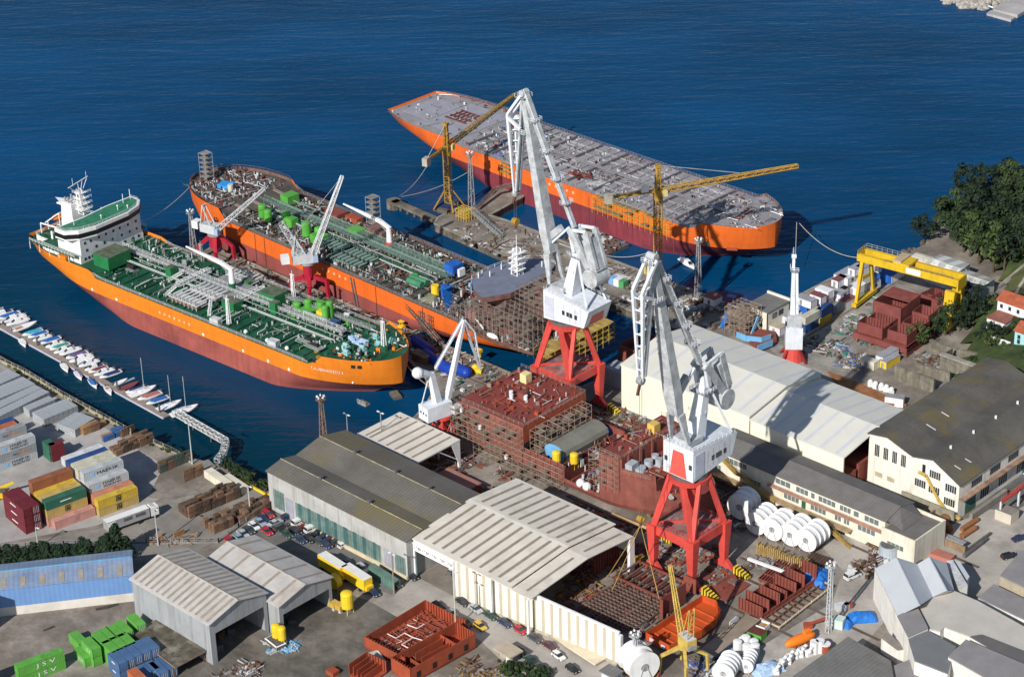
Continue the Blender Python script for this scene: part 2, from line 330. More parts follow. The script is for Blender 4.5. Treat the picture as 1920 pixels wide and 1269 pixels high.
# ================= BUILDINGS =================
def gable(mbw,mbr,x0,x1,y0,y1,ze,zr,mw,mr_,axis='x',over=0.4,th=0.25,base=0.0,ridge=0.5,open_hi=False,open_lo=False,skip_ends=False):
 """walls and pitched roof; ridge runs along axis"""
 if axis=='x':
  ym=y0+(y1-y0)*ridge
  mbw.face([(x0,y0,base),(x1,y0,base),(x1,y0,ze),(x0,y0,ze)],mw);mbw.face([(x1,y1,base),(x0,y1,base),(x0,y1,ze),(x1,y1,ze)],mw)
  if not open_lo:mbw.face([(x0,y1,base),(x0,y0,base),(x0,y0,ze),(x0,ym,zr),(x0,y1,ze)],mw)
  if not open_hi:mbw.face([(x1,y0,base),(x1,y1,base),(x1,y1,ze),(x1,ym,zr),(x1,y0,ze)],mw)
  a,b=x0-over,x1+over;s1=(zr-ze)/(ym-y0)*over;s2=(zr-ze)/(y1-ym)*over
  prof=[(y0-over,ze-s1),(ym,zr),(y1+over,ze-s2)]
  for(p,q)in((prof[0],prof[1]),(prof[1],prof[2])):
   v=[(a,p[0],p[1]+0.02),(b,p[0],p[1]+0.02),(b,q[0],q[1]+0.02),(a,q[0],q[1]+0.02)];v+=[(c[0],c[1],c[2]+th)for c in v]
   mbr.raw(v,[(3,2,1,0),(4,5,6,7),(0,1,5,4),(1,2,6,5),(2,3,7,6),(3,0,4,7)],mr_)
 else:
  xm=x0+(x1-x0)*ridge
  mbw.face([(x0,y1,base),(x0,y0,base),(x0,y0,ze),(x0,y1,ze)],mw);mbw.face([(x1,y0,base),(x1,y1,base),(x1,y1,ze),(x1,y0,ze)],mw)
  if not open_lo:mbw.face([(x0,y0,base),(x1,y0,base),(x1,y0,ze),(xm,y0,zr),(x0,y0,ze)],mw)
  if not open_hi:mbw.face([(x1,y1,base),(x0,y1,base),(x0,y1,ze),(xm,y1,zr),(x1,y1,ze)],mw)
  a,b=y0-over,y1+over;s1=(zr-ze)/(xm-x0)*over;s2=(zr-ze)/(x1-xm)*over
  prof=[(x0-over,ze-s1),(xm,zr),(x1+over,ze-s2)]
  for(p,q)in((prof[0],prof[1]),(prof[1],prof[2])):
   v=[(p[0],a,p[1]+0.02),(q[0],a,q[1]+0.02),(q[0],b,q[1]+0.02),(p[0],b,p[1]+0.02)];v+=[(c[0],c[1],c[2]+th)for c in v]
   mbr.raw(v,[(3,2,1,0),(4,5,6,7),(0,1,5,4),(1,2,6,5),(2,3,7,6),(3,0,4,7)],mr_)
def strips(mbo,x0,x1,y0,z0,y1,z1,n,wd,m,up=0.30,f0=0.5,a=0.0,b=1.0):
 """translucent strips lying on a roof slope whose ridge runs along x"""
 for i in range(n):
  x=x0+(x1-x0)*(i+f0)/n
  ya,za=y0+(y1-y0)*a,z0+(z1-z0)*a;yb,zb=y0+(y1-y0)*b,z0+(z1-z0)*b
  mbo.face([(x-wd/2,ya,za+up),(x+wd/2,ya,za+up),(x+wd/2,yb,zb+up),(x-wd/2,yb,zb+up)],m)
def wins(mb_,face,pos,u0,u1,z0,z1,n,gap,m=GLASS,mf=None,off=0.05):
 """row of windows on an axis-aligned wall: face 'y-' etc; pos is the wall coordinate"""
 wdt=(u1-u0-gap*(n-1))/n
 for i in range(n):
  a=u0+i*(wdt+gap);b_=a+wdt
  if face=='y-':mb_.box(a,b_,pos-off,pos+0.02,z0,z1,m)
  elif face=='x+':mb_.box(pos-0.02,pos+off,a,b_,z0,z1,m)
  elif face=='x-':mb_.box(pos-off,pos+0.02,a,b_,z0,z1,m)
ASB=M('asbestos_roof',(0.155,0.145,0.130),0.95,0.22,0.08,(0.165,0.135,0.06),0.28,stripe=('x',1.1,0.25),bump=0.2)
ASBG=M('grey_sheet_roof',(0.20,0.195,0.19),0.9,0.2,0.12,(0.15,0.14,0.125),0.35,stripe=('x',1.1,0.2))
SHEET=M('grey_corrugated_wall',(0.40,0.41,0.42),0.6,0.12,0.2,streak=0.35,stripe=('x',0.9,0.25))
TGLASS=M('green_translucent_panel',(0.17,0.25,0.235),0.35,0.3,0.3,stripe=('x',1.0,0.4))
g=T('workshop_hall','long dark double-gabled workshop with pale concrete wall and green glazed strip beside the car park','workshop',(-27,-99.6,0))
W=MB();Rf=MB()
X0,X1,Y0,YV,Y1=0,54.5,0,10.8,29.2
PW=M('pale_render_wall',(0.46,0.46,0.45),0.85,0.15,0.15,(0.34,0.34,0.33),0.3,streak=0.5)
gable(W,Rf,X0,X1,Y0,YV,11.9,13.0,PW,ASB,'x',0.4)
gable(W,Rf,X0,X1,YV,Y1,11.9,13.9,PW,ASB,'x',0.4,ridge=0.50)
W.part('wall',g);Rf.part('roof',g)
m_=PS('ridge_cap',g)
for y,z in((5.4,13.3),(20.0,14.2)):m_.tube((-0.5,y,z),(55,y,z),0.14,M('mossy_ridge_tile',(0.38,0.34,0.22),0.9,0.4,0.5),n=6)
pass
m_=PS('glazed_strip',g)
for a,b_ in((2,6.3),):m_.box(a,b_,-0.12,0,1.4,7.2,TGLASS)
m_.box(11,44.5,-0.12,0,1.3,6.4,TGLASS);m_.box(50,53.8,-0.12,0,1.3,6.4,TGLASS)
pass
m_=PS('dark_pane',g)
for i in range(9):x=12.5+i*3.6+U(-.5,.5);m_.box(x,x+U(1.0,1.6),-0.17,-0.12,1.3,6.6,M('dark_green_glass',(0.06,0.14,0.14),0.3,0.2))
pass
m_=PS('door',g)
for x in(6.8,46.0):m_.box(x,x+3.2,-0.15,0,0.1,6.4,M('lilac_grey_door',(0.36,0.36,0.42),0.6,0.15,stripe=('x',0.6,0.3)))
pass
m_=MB();m_.box(10.5,54.4,-0.4,0,0,1.2,M('cream_plinth',(0.60,0.52,0.36),0.9,0.15));m_.part('plinth',g)
for(x,y,z)in((16,5.4,13.1),(35,5.4,13.1),(14,20,14.0),(30,20,14.0),(43,20,14.0)):
 m_=MB();m_.box(x-.5,x+.5,y-.4,y+.4,z,z+1.0,GREYD);m_.part('roof_vent',g)
CREAMR=M('cream_sheet_roof',(0.66,0.62,0.55),0.6,0.1,0.2,(0.50,0.46,0.40),0.25)
BRSTR=M('brown_roof_light',(0.30,0.25,0.19),0.7,0.2,0.3)
g=T('slipway_shed','small white canopy shed with brown striped roof behind the dark double-gabled workshop','shed',(-27,-66,0))
W=MB();Rf=MB();St=Rf
Rf.box(0,24.5,0,16.5,9.0,9.4,CREAMR);Rf.box(-0.2,24.7,-0.2,0,8.2,9.5,WHITE)
for i in range(6):St.box(4+i*3.4,4.8+i*3.4,0.5,15.8,9.41,9.46,BRSTR)
St.box(2.3,3.0,0.5,8,9.41,9.46,BRSTR)
W.box(0,24.5,0,0.25,0,9,WHITED);W.box(0,0.25,0,16,0,9,WHITED)
for x in(8,16,24.2):W.beam((x,15.8,0),(x,15.8,9),0.5,0.5,WHITE);W.beam((x,15.8,3),(x,8,9),0.3,0.3,WHITE)
W.raw([(24.3,16.3,9),(24.3,13,9),(24.3,16.3,0),(24.5,16.3,9),(24.5,13,9),(24.5,16.3,0)],[(0,1,2),(5,4,3),(0,2,5,3),(1,4,5,2)],WHITE)
Rf.part('roof',g);W.part('wall',g)
g=T('fabrication_hall','large white open-ended hall with brown roof stripes and a long striped wall beside the road','hall',(27.5,-97.5,0))
HW=M('cream_corrugated_wall',(0.80,0.76,0.66),0.55,0.05,0.2,stripe=('x',0.5,0.12))
HWs=M('beige_wall_stripe',(0.52,0.46,0.36),0.6,0.08,0.2,stripe=('x',0.5,0.12))
W=MB();Rf=MB();St=Rf;Ws=W;D=MB()
L1,Wd,ze,zr=35.0,39.5,11.9,13.6
gable(MB(),Rf,0,L1,0,Wd,ze,zr,HW,CREAMR,'x',0.3,ridge=0.55)
gable(MB(),Rf,L1+0.3,41.5,0.6,Wd-0.6,ze-0.8,zr-0.8,HW,CREAMR,'x',0.3,ridge=0.55)
for a_ in(0,1):
 y0_,z0_,y1_,z1_=((0,ze,Wd*.55,zr),(Wd*.55,zr,Wd,ze))[a_]
 strips(St,1.5,L1,y0_,z0_,y1_,z1_,10,0.95,BRSTR,a=0.06,b=0.95)
 strips(St,L1+1.5,41,y0_,z0_-.8,y1_,z1_-.8,1,0.75,BRSTR,a=0.1,b=0.9)
Rf.part('roof',g)
wy=lambda x:.3+(x-15.2)*.108
wh=lambda x:11.8-(x-15.2)*.043
for i in range(19):
 xa,xc=15.2+i*2.66,15.2+(i+1)*2.66
 for x0_,x1_,m_,o_ in((xa,xc,HW,0),(xa+.9,xa+1.8,HWs,-.03)):
  Ws.face([(x0_,wy(x0_)+o_,.7),(x1_,wy(x1_)+o_,.7),(x1_,wy(x1_)+o_,wh(x1_)),(x0_,wy(x0_)+o_,wh(x0_))],m_)
W.face([(15.2,.65,0),(65.8,.65+50.6*.108,0),(65.8,.65+50.6*.108,wh(65.8)),(15.2,.65,wh(15.2))],HW)
W.beam((15.0,.4,wh(15)),(66.2,wy(66.2)+.1,wh(66.2)),.6,.4,WHITE);W.beam((65.9,wy(65.9)+.4,0),(65.9,wy(65.9)+.4,8.7),1.0,1.5,WHITE)
W.beam((15.2,.2,.35),(65.8,wy(65.8)-.1,.35),.3,.7,M('stained_plinth',(0.48,0.43,0.34),0.9,0.35,0.4))
W.box(0,41,Wd-0.4,Wd,6.0,ze-0.9,HW)
for x in(0.4,14.8,28,40.8):
 for y in(0.4,Wd-0.6):W.beam((x,y,0),(x,y,ze-0.3 if x<40 else ze-1.2),0.6,0.6,WHITE)
W.box(0,15,0,0.5,10.9,11.7,WHITE);W.box(0.1,0.5,0,Wd,10.4,ze-.1,HW)
W.part('wall',g)
D.lattice((0.6,0.2,9.6),(15,0.2,9.6),0.3,WHITE,seg=1.5,t=0.22,h=1.6);D.box(0.6,0.9,0.05,0.4,0,9,M('pale_green_steel',(0.30,0.42,0.40),0.6,0.15));D.part('door_truss',g)
F2=MB();F2.box(0.5,41,0.5,Wd-0.5,0.03,0.06,M('hall_floor',(0.25,0.22,0.19),0.9,0.3,0.15));F2.part('floor',g)
m_=MB()
m_.box(40.9,41.8,Wd-1.6,Wd+.2,0,10.9,WHITE)
m_.part('end_post',g)
CRW=M('cream_panel_wall',(0.78,0.75,0.62),0.6,0.05,0.15,stripe=('x',1.2,0.06))
CRR=M('cream_panel_roof',(0.64,0.63,0.57),0.6,0.05,0.15)
LIL=M('pale_lilac_roof_light',(0.55,0.56,0.60),0.6,0.05)
def cream_hall(lab,x0,x1,y0,y1,ze,zr,nst,openhi):
 g=T('ship_hall',lab,'hall',(x0,y0,0));W=MB();Rf=MB();St=Rf;L=x1-x0;Wd=y1-y0
 gable(W,Rf,0,L,0,Wd,ze,zr,CRW,CRR,'x',0.25,open_hi=openhi,th=0.3)
 strips(St,0,L,0,ze,Wd/2,zr,nst,1.1,LIL,up=0.35,a=0.02,b=0.98);strips(St,0,L,Wd/2,zr,Wd,ze,nst,1.1,LIL,up=0.35,a=0.02,b=0.98)
 if openhi:
  W.face([(L,0,0),(L,0.4,0),(L,0.4,ze),(L,0,ze)],CRW);I=MB();I.face([(L-9,0,0),(L-9,Wd,0),(L-9,Wd,ze),(L-9,Wd/2,zr-.1),(L-9,0,ze)],M('hall_inner_shade',(0.05,0.045,0.05),0.9,0.3));I.part('inner_shade_sheet',g)  # near-black sheet set back in the open end; inner shade painted as colour
  for k in range(4):I2=MB();y=2+k*7.3;I2.box(L-8,L-1.2,y,y+6,0.2,5.5+k%2,PRIMER);I2.part('steel_block',g)
 W.part('wall',g);Rf.part('roof',g)
 return g
cream_hall('tall cream ship hall, the taller western section under the crane shadow',8,55.5,7.2,40.6,14.0,16.8,6,False)
cream_hall('lower cream ship hall section with open dark end facing the white factory',56,88,7.2,39.6,13.0,15.7,6,True)
PWN=M('pale_window_glass',(0.16,0.19,0.18),.2,.2,1.2)
OW=M('cream_render',(0.72,0.68,0.57),0.85,0.08,0.2,(0.58,0.53,0.42),0.2,streak=0.35)
OR_=M('slate_grey_roof',(0.165,0.155,0.15),0.9,0.15,0.3,stripe=('x',1.0,0.15))
g=T('office_block','long cream two-storey office block with grey pitched roof before the cream halls','office building',(52,-7,0))
W=MB();Rf=MB();Wn=PS('window',g);Wf=PS('window_frame',g)
gable(W,Rf,0,60,0,12,9.6,11.2,OW,OR_,'x',0.6)
W.box(60,70.5,-1.5,12.5,0,7.4,OW,OR_);W.box(60,70.5,-1.5,-1.1,7.4,8.3,OW);W.box(70.1,70.5,-1.1,12.5,7.4,8.3,OW);W.box(60,70.1,12.1,12.5,7.4,8.3,OW)
W.part('wall',g)
Rf2=MB();Rf2.raw([(60.3,.2,9.7),(64.5,1.5,7.6),(64.5,10.5,7.6),(60.3,11.8,9.7),(60.3,6,11.3)],[(0,1,4),(1,2,4),(2,3,4)],OR_);Rf.part('roof',g);Rf2.part('hipped_end',g)
for a,b_,n_ in((2,14,8),(24,29,3),(31,35,3),(36,37.2,1),(38.5,44,4),(45.5,49,3),(50,51.6,1),(53.5,58,3)):
 wins(Wf,'y-',0,a-.15,b_+.15,6.95,8.85,1,0,m=WHITE,off=0.04);wins(Wn,'y-',0,a,b_,7.1,8.7,n_,0.15,m=PWN,off=0.07)
for a,b_,n_ in((1,5,4),(14,19,4),(27,32,4),(36,41,4),(44,46,2),(47,48.7,2),(51.5,57,4)):
 wins(Wf,'y-',0,a-.15,b_+.15,3.35,5.15,1,0,m=WHITE,off=0.04);wins(Wn,'y-',0,a,b_,3.5,5.0,n_,0.15,m=PWN,off=0.07)
wins(Wn,'y-',-1.5,62,67,3.6,5.0,4,0.15,m=PWN)
m_=PS('door',g);m_.box(33,34.3,-0.1,0,2.8,5.0,M('green_door',(0.03,0.12,0.08)));pass
m_=MB();m_.box(42,47.5,-0.15,0.05,0,2.4,BLACK);m_.part('archway',g)
GAL_=M('rusty_pink_gallery',(0.42,0.25,0.19),0.8,0.3,0.4)
m_=MB();m_.box(22,60,-1.3,0,5.9,6.15,GAL_);m_.rail([(22,-1.25,6.15),(60,-1.25,6.15)],1.0,GAL_,2.0,0.08);m_.part('gallery',g)
m_=MB();m_.box(-8,50,-2.4,-0.1,2.5,2.8,M('tan_walkway',(0.45,0.33,0.20),0.85,0.3,0.4));m_.rail([(-8,-2.35,2.8),(50,-2.35,2.8)],1.0,M('tan_rail',(0.40,0.30,0.18),0.8,0.3),2.2,0.09);m_.part('walkway',g)
OCH=M('ochre_steel',(0.42,0.28,0.08),0.7,0.25,0.4)
m_=MB()
for p,q in(((6,-2.2,9.4),(12,-2.2,6.2)),((12,-2.2,6.2),(14,-2.2,6.2)),((14,-2.2,6.2),(26,-2.6,2.8)),((46,-4.5,2.8),(52.5,-4.5,0.1))):
 m_.beam(p,q,1.1,0.2,OCH)
 for s_ in(-.5,.5):m_.rail([(p[0],p[1]+s_,p[2]),(q[0],q[1]+s_,q[2])],1.0,OCH,1.2,0.09)
m_.part('stairway',g)
FW=M('stained_white_wall',(0.76,0.74,0.67),0.85,0.07,0.2,(0.55,0.50,0.40),0.15,streak=0.35)
ASB2=M('mossy_dark_roof',(0.115,0.11,0.10),0.95,0.25,0.12,(0.15,0.115,0.04),0.35,stripe=('y',1.1,0.2),bump=0.2)
fc=(88.29,18.43,0);g=T('factory','white three-storey factory with mossy twin-gable roof and a yellow outside stair','factory',(88,19,0))
W=MB();Rf=MB();Wn=PS('window',g)
LY=58;xA,xV,xB=0,14.5,29.5;zV=14.0
W.face([(xA,0,0),(xB,0,0),(xB,0,10.8),(xV+6.5,0,15.2),(xV,0,13.8),(xA+6,0,16.6),(xA,0,15.6)],FW)
W.face([(xB,0,0),(xB,LY,0),(xB,LY,10.8),(xB,0,10.8)],FW);W.face([(xA,LY,0),(xA,0,0),(xA,0,15.6),(xA,LY,15.6)],FW)
W.face([(xB,LY,0),(xA,LY,0),(xA,LY,15.6),(xA+6,LY,16.6),(xV,LY,13.8),(xV+6.5,LY,15.2),(xB,LY,10.8)],FW);W.part('wall',g)
pr_=[(xA-.5,15.55),(xA+6,16.65),(xV,13.85),(xV+6.5,15.25),(xB+.5,10.5)]
for p,q in zip(pr_,pr_[1:]):
 v=[(p[0],-.4,p[1]+.03),(q[0],-.4,q[1]+.03),(q[0],LY+.4,q[1]+.03),(p[0],LY+.4,p[1]+.03)];v+=[(c[0],c[1],c[2]+.3)for c in v]
 Rf.raw(v,[(3,2,1,0),(4,5,6,7),(0,1,5,4),(1,2,6,5),(2,3,7,6),(3,0,4,7)],ASB2)
Rf.part('roof',g)
for k in range(4):wins(Wn,'y-',0,2+k*2.9,3.5+k*2.9,9.6,13.2,3,0.12)
for a,z in((20,11.2),(25.2,9.0)):wins(Wn,'y-',0,a,a+3.4,z-1.4,z+0.8,5,0.15)
for a,z in((15.5,6.6),(20,6.2),(25,4.4)):wins(Wn,'y-',0,a,a+3.4,z-1.1,z+1.1,5,0.15)
for k in range(5):wins(Wn,'x+',xB,6+k*9,11+k*9,7.2,9.2,6,0.2)
for k in range(4):wins(Wn,'x+',xB,11+k*9,15+k*9,1.4,5.2,4,0.3)
m_=PS('door',g);m_.box(17.6,18.6,-0.1,0,10.4,12.8,BLACK)
for y in(3.5,32,44):m_.box(xB,xB+0.12,y,y+5,0,5.4,M('green_gate',(0.07,0.16,0.12),0.6,0.2))
for x in(2.5,6.5):m_.box(x,x+2.4,-0.1,0,3.4,4.8,M('cream_shutter',(0.50,0.42,0.30),0.8,0.2))
pass
m_=MB();m_.box(xB,xB+1.6,0,58,6.0,6.3,M('rusty_canopy',(0.35,0.22,0.16),0.85,0.4));m_.part('canopy',g)
OC2=M('yellow_ochre_steel',(0.60,0.42,0.10),0.7,0.2,0.4)
m_=MB()
for p,q in(((17,-.8,10.3),(19.5,-.8,10.0)),((19.5,-.8,10.0),(24,-.8,4.0)),((24,-.8,4.0),(27,-.8,1.4)),((27,-.8,1.4),(31,-.8,1.2))):
 m_.beam(p,q,1.0,0.2,OC2);m_.rail([(p[0],p[1]-.5,p[2]),(q[0],q[1]-.5,q[2])],1.0,OC2,1.0,0.1)
m_.part('stairway',g)
for k in range(5):m_=MB();y=8+k*11;m_.tube((xV+6.5,y,15.3),(xV+6.5,y,16.3),0.35,WHITE);m_.part('roof_vent',g)
m_=PS('roof_patch',g)
for(x,y,z,l)in((9,14,15.6,3),(8.5,22,15.9,2.4),(24,4,13.3,3),(25,9,13.0,2),(23,49,13.7,3)):m_.beam((x,y,z+.42),(x+l,y+0.2,z+.42-l*.28),0.3,0.05,WHITE)
pass
m_=MB();m_.box(101,118,16.5,17,0,3.6,M('old_block_wall',(0.30,0.28,0.22),0.9,0.4,0.3));m_.thing('yard_wall','stained grey block wall in front of the white factory gable','wall')
m_=MB();m_.box(120,121,21,38,0,2.2,CONC);m_.thing('low_wall','pale low wall bordering the scrap piles beside the white factory','wall')
g=T('loading_canopy','pale flat canopy on dark lattice beams projecting from the white factory','canopy',(117.5,62,0))
m_=MB();m_.box(0,40,0,34,9.2,9.5,M('pale_grey_roof',(0.36,0.36,0.36),0.8,0.12,0.2,stripe=('y',2.0,0.15)));m_.part('roof',g)
m_=MB();m_.lattice((0,0.4,8.2),(40,0.4,8.2),0.8,GREYD,seg=1.6,t=0.18,h=1.6);m_.part('truss',g)
for x in(6,22,38):m_=MB();m_.beam((x,0.5,0),(x,0.5,8),0.5,0.5,WHITED);m_.part('post',g)
PRF=M('pale_grey_sheet_roof',(0.50,0.53,0.57),0.6,0.06,0.15)
SLR=M('mid_grey_roof',(0.25,0.24,0.245),0.85,0.12,0.2)
BEI=M('beige_bitumen_roof',(0.50,0.47,0.43),0.85,0.10,0.15,(0.42,0.39,0.35),0.3)
WH3=M('white_render_wall',(0.78,0.76,0.71),0.85,0.10,0.2,(0.6,0.55,0.47),0.2,streak=0.3)
def poly_building(name,lab,cat,eave,hs,wall,roof,ridge=None,zb=0,extra=None):
 """building from its roof outline: eave = corner points (x,y,z) in order; ridge = two ends joined to the outline sides"""
 xs=sum(p[0]for p in eave)/len(eave);ys=sum(p[1]for p in eave)/len(eave);o=Vector((xs,ys,0));g=T(name,lab,cat,o)
 E_=[Vector(p)-o for p in eave];W=MB();Rf=MB();n=len(E_)
 for i in range(n):
  a,c=E_[i],E_[(i+1)%n];W.face([(a.x,a.y,zb),(c.x,c.y,zb),(c.x,c.y,c.z),(a.x,a.y,a.z)],wall)
 if ridge:
  r0,r1=Vector(ridge[0])-o,Vector(ridge[1])-o
  up=Vector((0,0,.12))
  Rf.face([E_[0]+up,E_[1]+up,r1+up,r0+up],roof);Rf.face([r0+up,r1+up,E_[2]+up,E_[3]+up],roof)
  W.face([E_[0],r0,E_[3]],wall);W.face([E_[1],E_[2],r1],wall)
  Rf.beam(r0+up,r1+up,0.3,0.12,GALV)
 else:
  Rf.prism([(p.x,p.y)for p in E_],E_[0].z+0.003,E_[0].z+0.35,roof)if all(abs(p.z-E_[0].z)<.01 for p in E_)else Rf.face([p+Vector((0,0,.1))for p in E_],roof)
 W.part('wall',g);Rf.part('roof',g);return g
poly_building('gabled_store','pale grey gabled roof, largest of the joined sheds at the lower right','shed',[(122.98,-27.06,9),(139.62,-40.73,9),(141.2,-27.95,9),(129.72,-18.13,9)],9,WH3,PRF,[(126.59,-22.95,12),(143.42,-37.12,12)])
poly_building('gabled_store','pale grey gabled roof, the middle one joined behind the largest shed','shed',[(129.72,-18.13,9),(141.26,-28.04,9),(143.45,-21.99,9),(134.92,-12.81,9)],9,WH3,PRF,[(132.68,-17.37,12),(144.67,-27.32,12)])
poly_building('narrow_annex','narrow pale annexe with white framed skylight beside the joined sheds','annexe',[(132.94,-9.65,7),(142.33,-18.21,7),(143.26,-15.55,7),(133.77,-8.16,7)],7,WH3,WHITED)
poly_building('side_lean_to','slim grey lean-to casting a dark shadow on the forecourt','annexe',[(133.18,-6.61,6),(141.11,-12.46,6),(140.63,-10.64,6),(134.82,-6.31,6)],6,WH3,PRF)
poly_building('row_house','purplish grey roofed part of the white building with porthole windows','building',[(140,-41.58,9.6),(147.21,-47.32,9.6),(148.61,-40.94,9.6),(141.38,-35.07,9.6)],9,WH3,SLR)
poly_building('row_house','dark grey flat roofed end of the white building nearest the lower edge','building',[(147.03,-47.01,9),(153.57,-53.66,9),(162.27,-52.85,9),(157.64,-42.38,9),(148.87,-41.27,9)],9,WH3,M('blue_grey_roof',(0.17,0.18,0.19),0.8,0.1,0.2))
poly_building('depot','broad beige flat-roofed depot with a long pale slope at the lower right','warehouse',[(141.21,-33.95,8.6),(148.34,-39.93,8.6),(150.9,-39.04,8.6),(150.64,-36.85,8.6),(157.31,-36.13,8.6),(159.06,-33.56,8.6),(179.93,-33.54,8.6),(174.89,-25.36,8.6),(150.38,-21.94,8.6),(142.94,-21.99,8.6),(141.02,-26.59,8.6)],8,WH3,BEI)
poly_building('grey_store','grey roofed store with white corrugated front at the bottom right corner','shed',[(159.25,-48.22,10),(173.75,-50.04,10),(182.96,-38.67,10),(158.43,-39.55,10)],10,M('white_corrugated_wall',(0.70,0.70,0.68),0.6,0.08,0.3,stripe=('x',0.7,0.25)),SLR)
poly_building('grey_store','dark low roof filling the gap beside the beige depot','shed',[(157.87,-36.8,9.2),(174.58,-39.4,9.2),(179.53,-38.28,9.2),(176.37,-33.21,9.2),(159.51,-34.32,9.2)],9,WH3,M('charcoal_grey_roof',(0.13,0.125,0.125),0.9,0.12,0.2))  # darkest even grey among these store roofs
poly_building('grey_store','wide grey roof at the right edge beside the parked blue car','shed',[(146.06,-5.12,6),(159.87,-6.22,6),(152.6,11.21,6),(143.68,8.76,6)],6,M('tan_wall',(0.42,0.37,0.27),0.85,0.2),SLR)
poly_building('grey_store','long grey roof running off the right edge behind the beige depot','shed',[(146.67,-15.85,5),(166.56,-16.83,5),(165.4,-9.41,5),(146.27,-8.11,5)],5,WH3,SLR)
poly_building('grey_store','grey arched roof workshop at the bottom edge beside the white drums','workshop',[(133.35,-86.03,6),(168.99,-78.85,6),(146.98,-53.88,6),(133.4,-52.46,6)],6,WH3,ASBG)
poly_building('grey_store','dark grey roof of the shed at the bottom edge right of the drums','shed',[(147.94,-53.74,5),(149.23,-60.52,5),(161.43,-56.21,5),(160.97,-49.47,5),(149.32,-49.17,5)],5,WH3,SLR)
g=poly_building('porch_annex','small white rooms with flat roofs stuck on the porthole building','annexe',[(138.04,-44.94,4),(144.01,-46.55,4),(145.04,-44.96,4),(137.89,-41.94,4)],4,WH3,M('taupe_roof',(0.25,0.22,0.20),0.9,0.2))
m_=MB();a0=Vector((119.74,-22.17,4.5));a1=Vector((149.7,-47.89,4.5));dr=(a1-a0).normalized();nn=Vector((dr.y,-dr.x,0))
if nn.y>0:nn=-nn
for k in range(12):
 for z in(3.0,6.2):c=a0.lerp(a1,(k+.7)/12.5);c.z=z;m_.obox(c+nn*(-0.02),(1.0,0.3,1.2),math.atan2(dr.y,dr.x),GLASS)
m_.thing('porthole_row','rows of small dark windows in the white wall below the pale sheds','windows')
HG=M('hangar_grey_wall',(0.36,0.385,0.41),0.6,0.10,0.15,(0.28,0.29,0.30),0.2,streak=0.5,stripe=('y',0.9,0.12))
HR=M('hangar_roof',(0.50,0.48,0.46),0.6,0.12,0.2,(0.40,0.34,0.30),0.35,streak=0.2)
HS=M('hangar_roof_strip',(0.33,0.29,0.24),0.7,0.2,0.3)
def hangar(lab,x0,x1,y0,y1,ze,zr,ns,door):
 g=T('hangar',lab,'hangar',(x0,y0,0));W=MB();Rf=MB();St=Rf;L=x1-x0;Wd=y1-y0;ym=Wd/2
 gable(W,Rf,0,L,0,Wd,ze,zr,HG,HR,'x',0.5,open_hi=True)
 W.raw([(L,0,0),(L,door[0],0),(L,door[0],door[2]),(L,door[1],door[2]),(L,door[1],0),(L,Wd,0),(L,Wd,ze),(L,ym,zr),(L,0,ze)],[(0,1,2,8),(2,3,7,8),(3,4,5,6),(3,6,7)],HG)
 strips(St,0,L,0,ze,ym,zr,ns,0.9,HS,up=0.3,a=0.02,b=0.97);strips(St,0,L,ym,zr,Wd,ze,ns,0.9,HS,up=0.3,a=0.02,b=0.98)
 St.beam((-.4,ym,zr+.35),(L+.4,ym,zr+.35),0.3,0.1,M('beige_ridge',(0.5,0.44,0.36)))
 W.part('wall',g);Rf.part('roof',g)
 I=MB()
 for k in range(9):a=U(4,L-3);c=U(2,Wd-3);I.obox((a,c,0),(U(1,3),U(1,3),U(.8,2.2)),U(0,3),RUST if k%2 else GREYD)
 I.part('stored_scrap',g,kind='stuff')
hangar('grey open-fronted hangar with streaked pale roof, the nearer of the pair at the lower left',-12,18.5,-158,-139.6,12.0,14.5,14,(1.6,17.2,8.6))
hangar('grey open-fronted hangar with brown roof strips, the one behind its twin beside the car park',-7,22.6,-139.2,-121.6,9.6,11.8,5,(1.2,16.6,6.6))
g=T('mossy_lean_to','low flat shed with dark mossy roof against the nearer grey hangar','shed',((-4.12,-165.88,3.6)[0],(-4.12,-165.88,3.6)[1],0))
o=Vector((-4.12,-165.88,3.6));o.z=0
pl_=[Vector(p)-o for p in((-4.12,-165.88,3.6),(-3.41,-156.82,3.6),(16.56,-158.3,3.6),(16.36,-167.94,3.6))]
W=MB();W.prism([(p.x,p.y)for p in pl_],3.2,3.6,M('rusty_fascia',(0.34,0.22,0.19),0.8,0.3),M('mossy_roof',(0.13,0.115,0.085),0.95,0.5,0.4,(0.26,0.24,0.20),0.35));W.part('roof',g)
W=MB();W.prism([(p.x*0.93+0.4,p.y*0.93+0.4)for p in pl_[:2]]+[((pl_[1].x+pl_[2].x)/2,(pl_[1].y+pl_[2].y)/2),((pl_[0].x+pl_[3].x)/2,(pl_[0].y+pl_[3].y)/2)],0,3.2,WHITED)
for p in(pl_[2],pl_[3]):W.beam((p.x*.97,p.y*.97,0),(p.x*.97,p.y*.97,3.2),0.25,0.25,RUST)
W.part('wall',g)
BW=M('blue_corrugated_wall',(0.16,0.30,0.58),0.55,0.08,0.2,stripe=('x',1.25,0.35,(0.72,0.76,0.85)))
BR=M('blue_grey_roof_sheet',(0.22,0.30,0.45),0.6,0.2,0.2,(0.28,0.29,0.31),0.3,stripe=('x',1.25,0.2))
p0,p1=Vector((-18.67,-153,7)),Vector((-38.7,-179.96,7));dx=(p0-p1);ang=math.atan2(dx.y,dx.x);p1=p0-dx.normalized()*75
g=T('blue_warehouse','long pale blue corrugated warehouse with white base below the conifer hedge','warehouse',(p1.x,p1.y,0),ang)
W=MB();Rf=MB();L=75
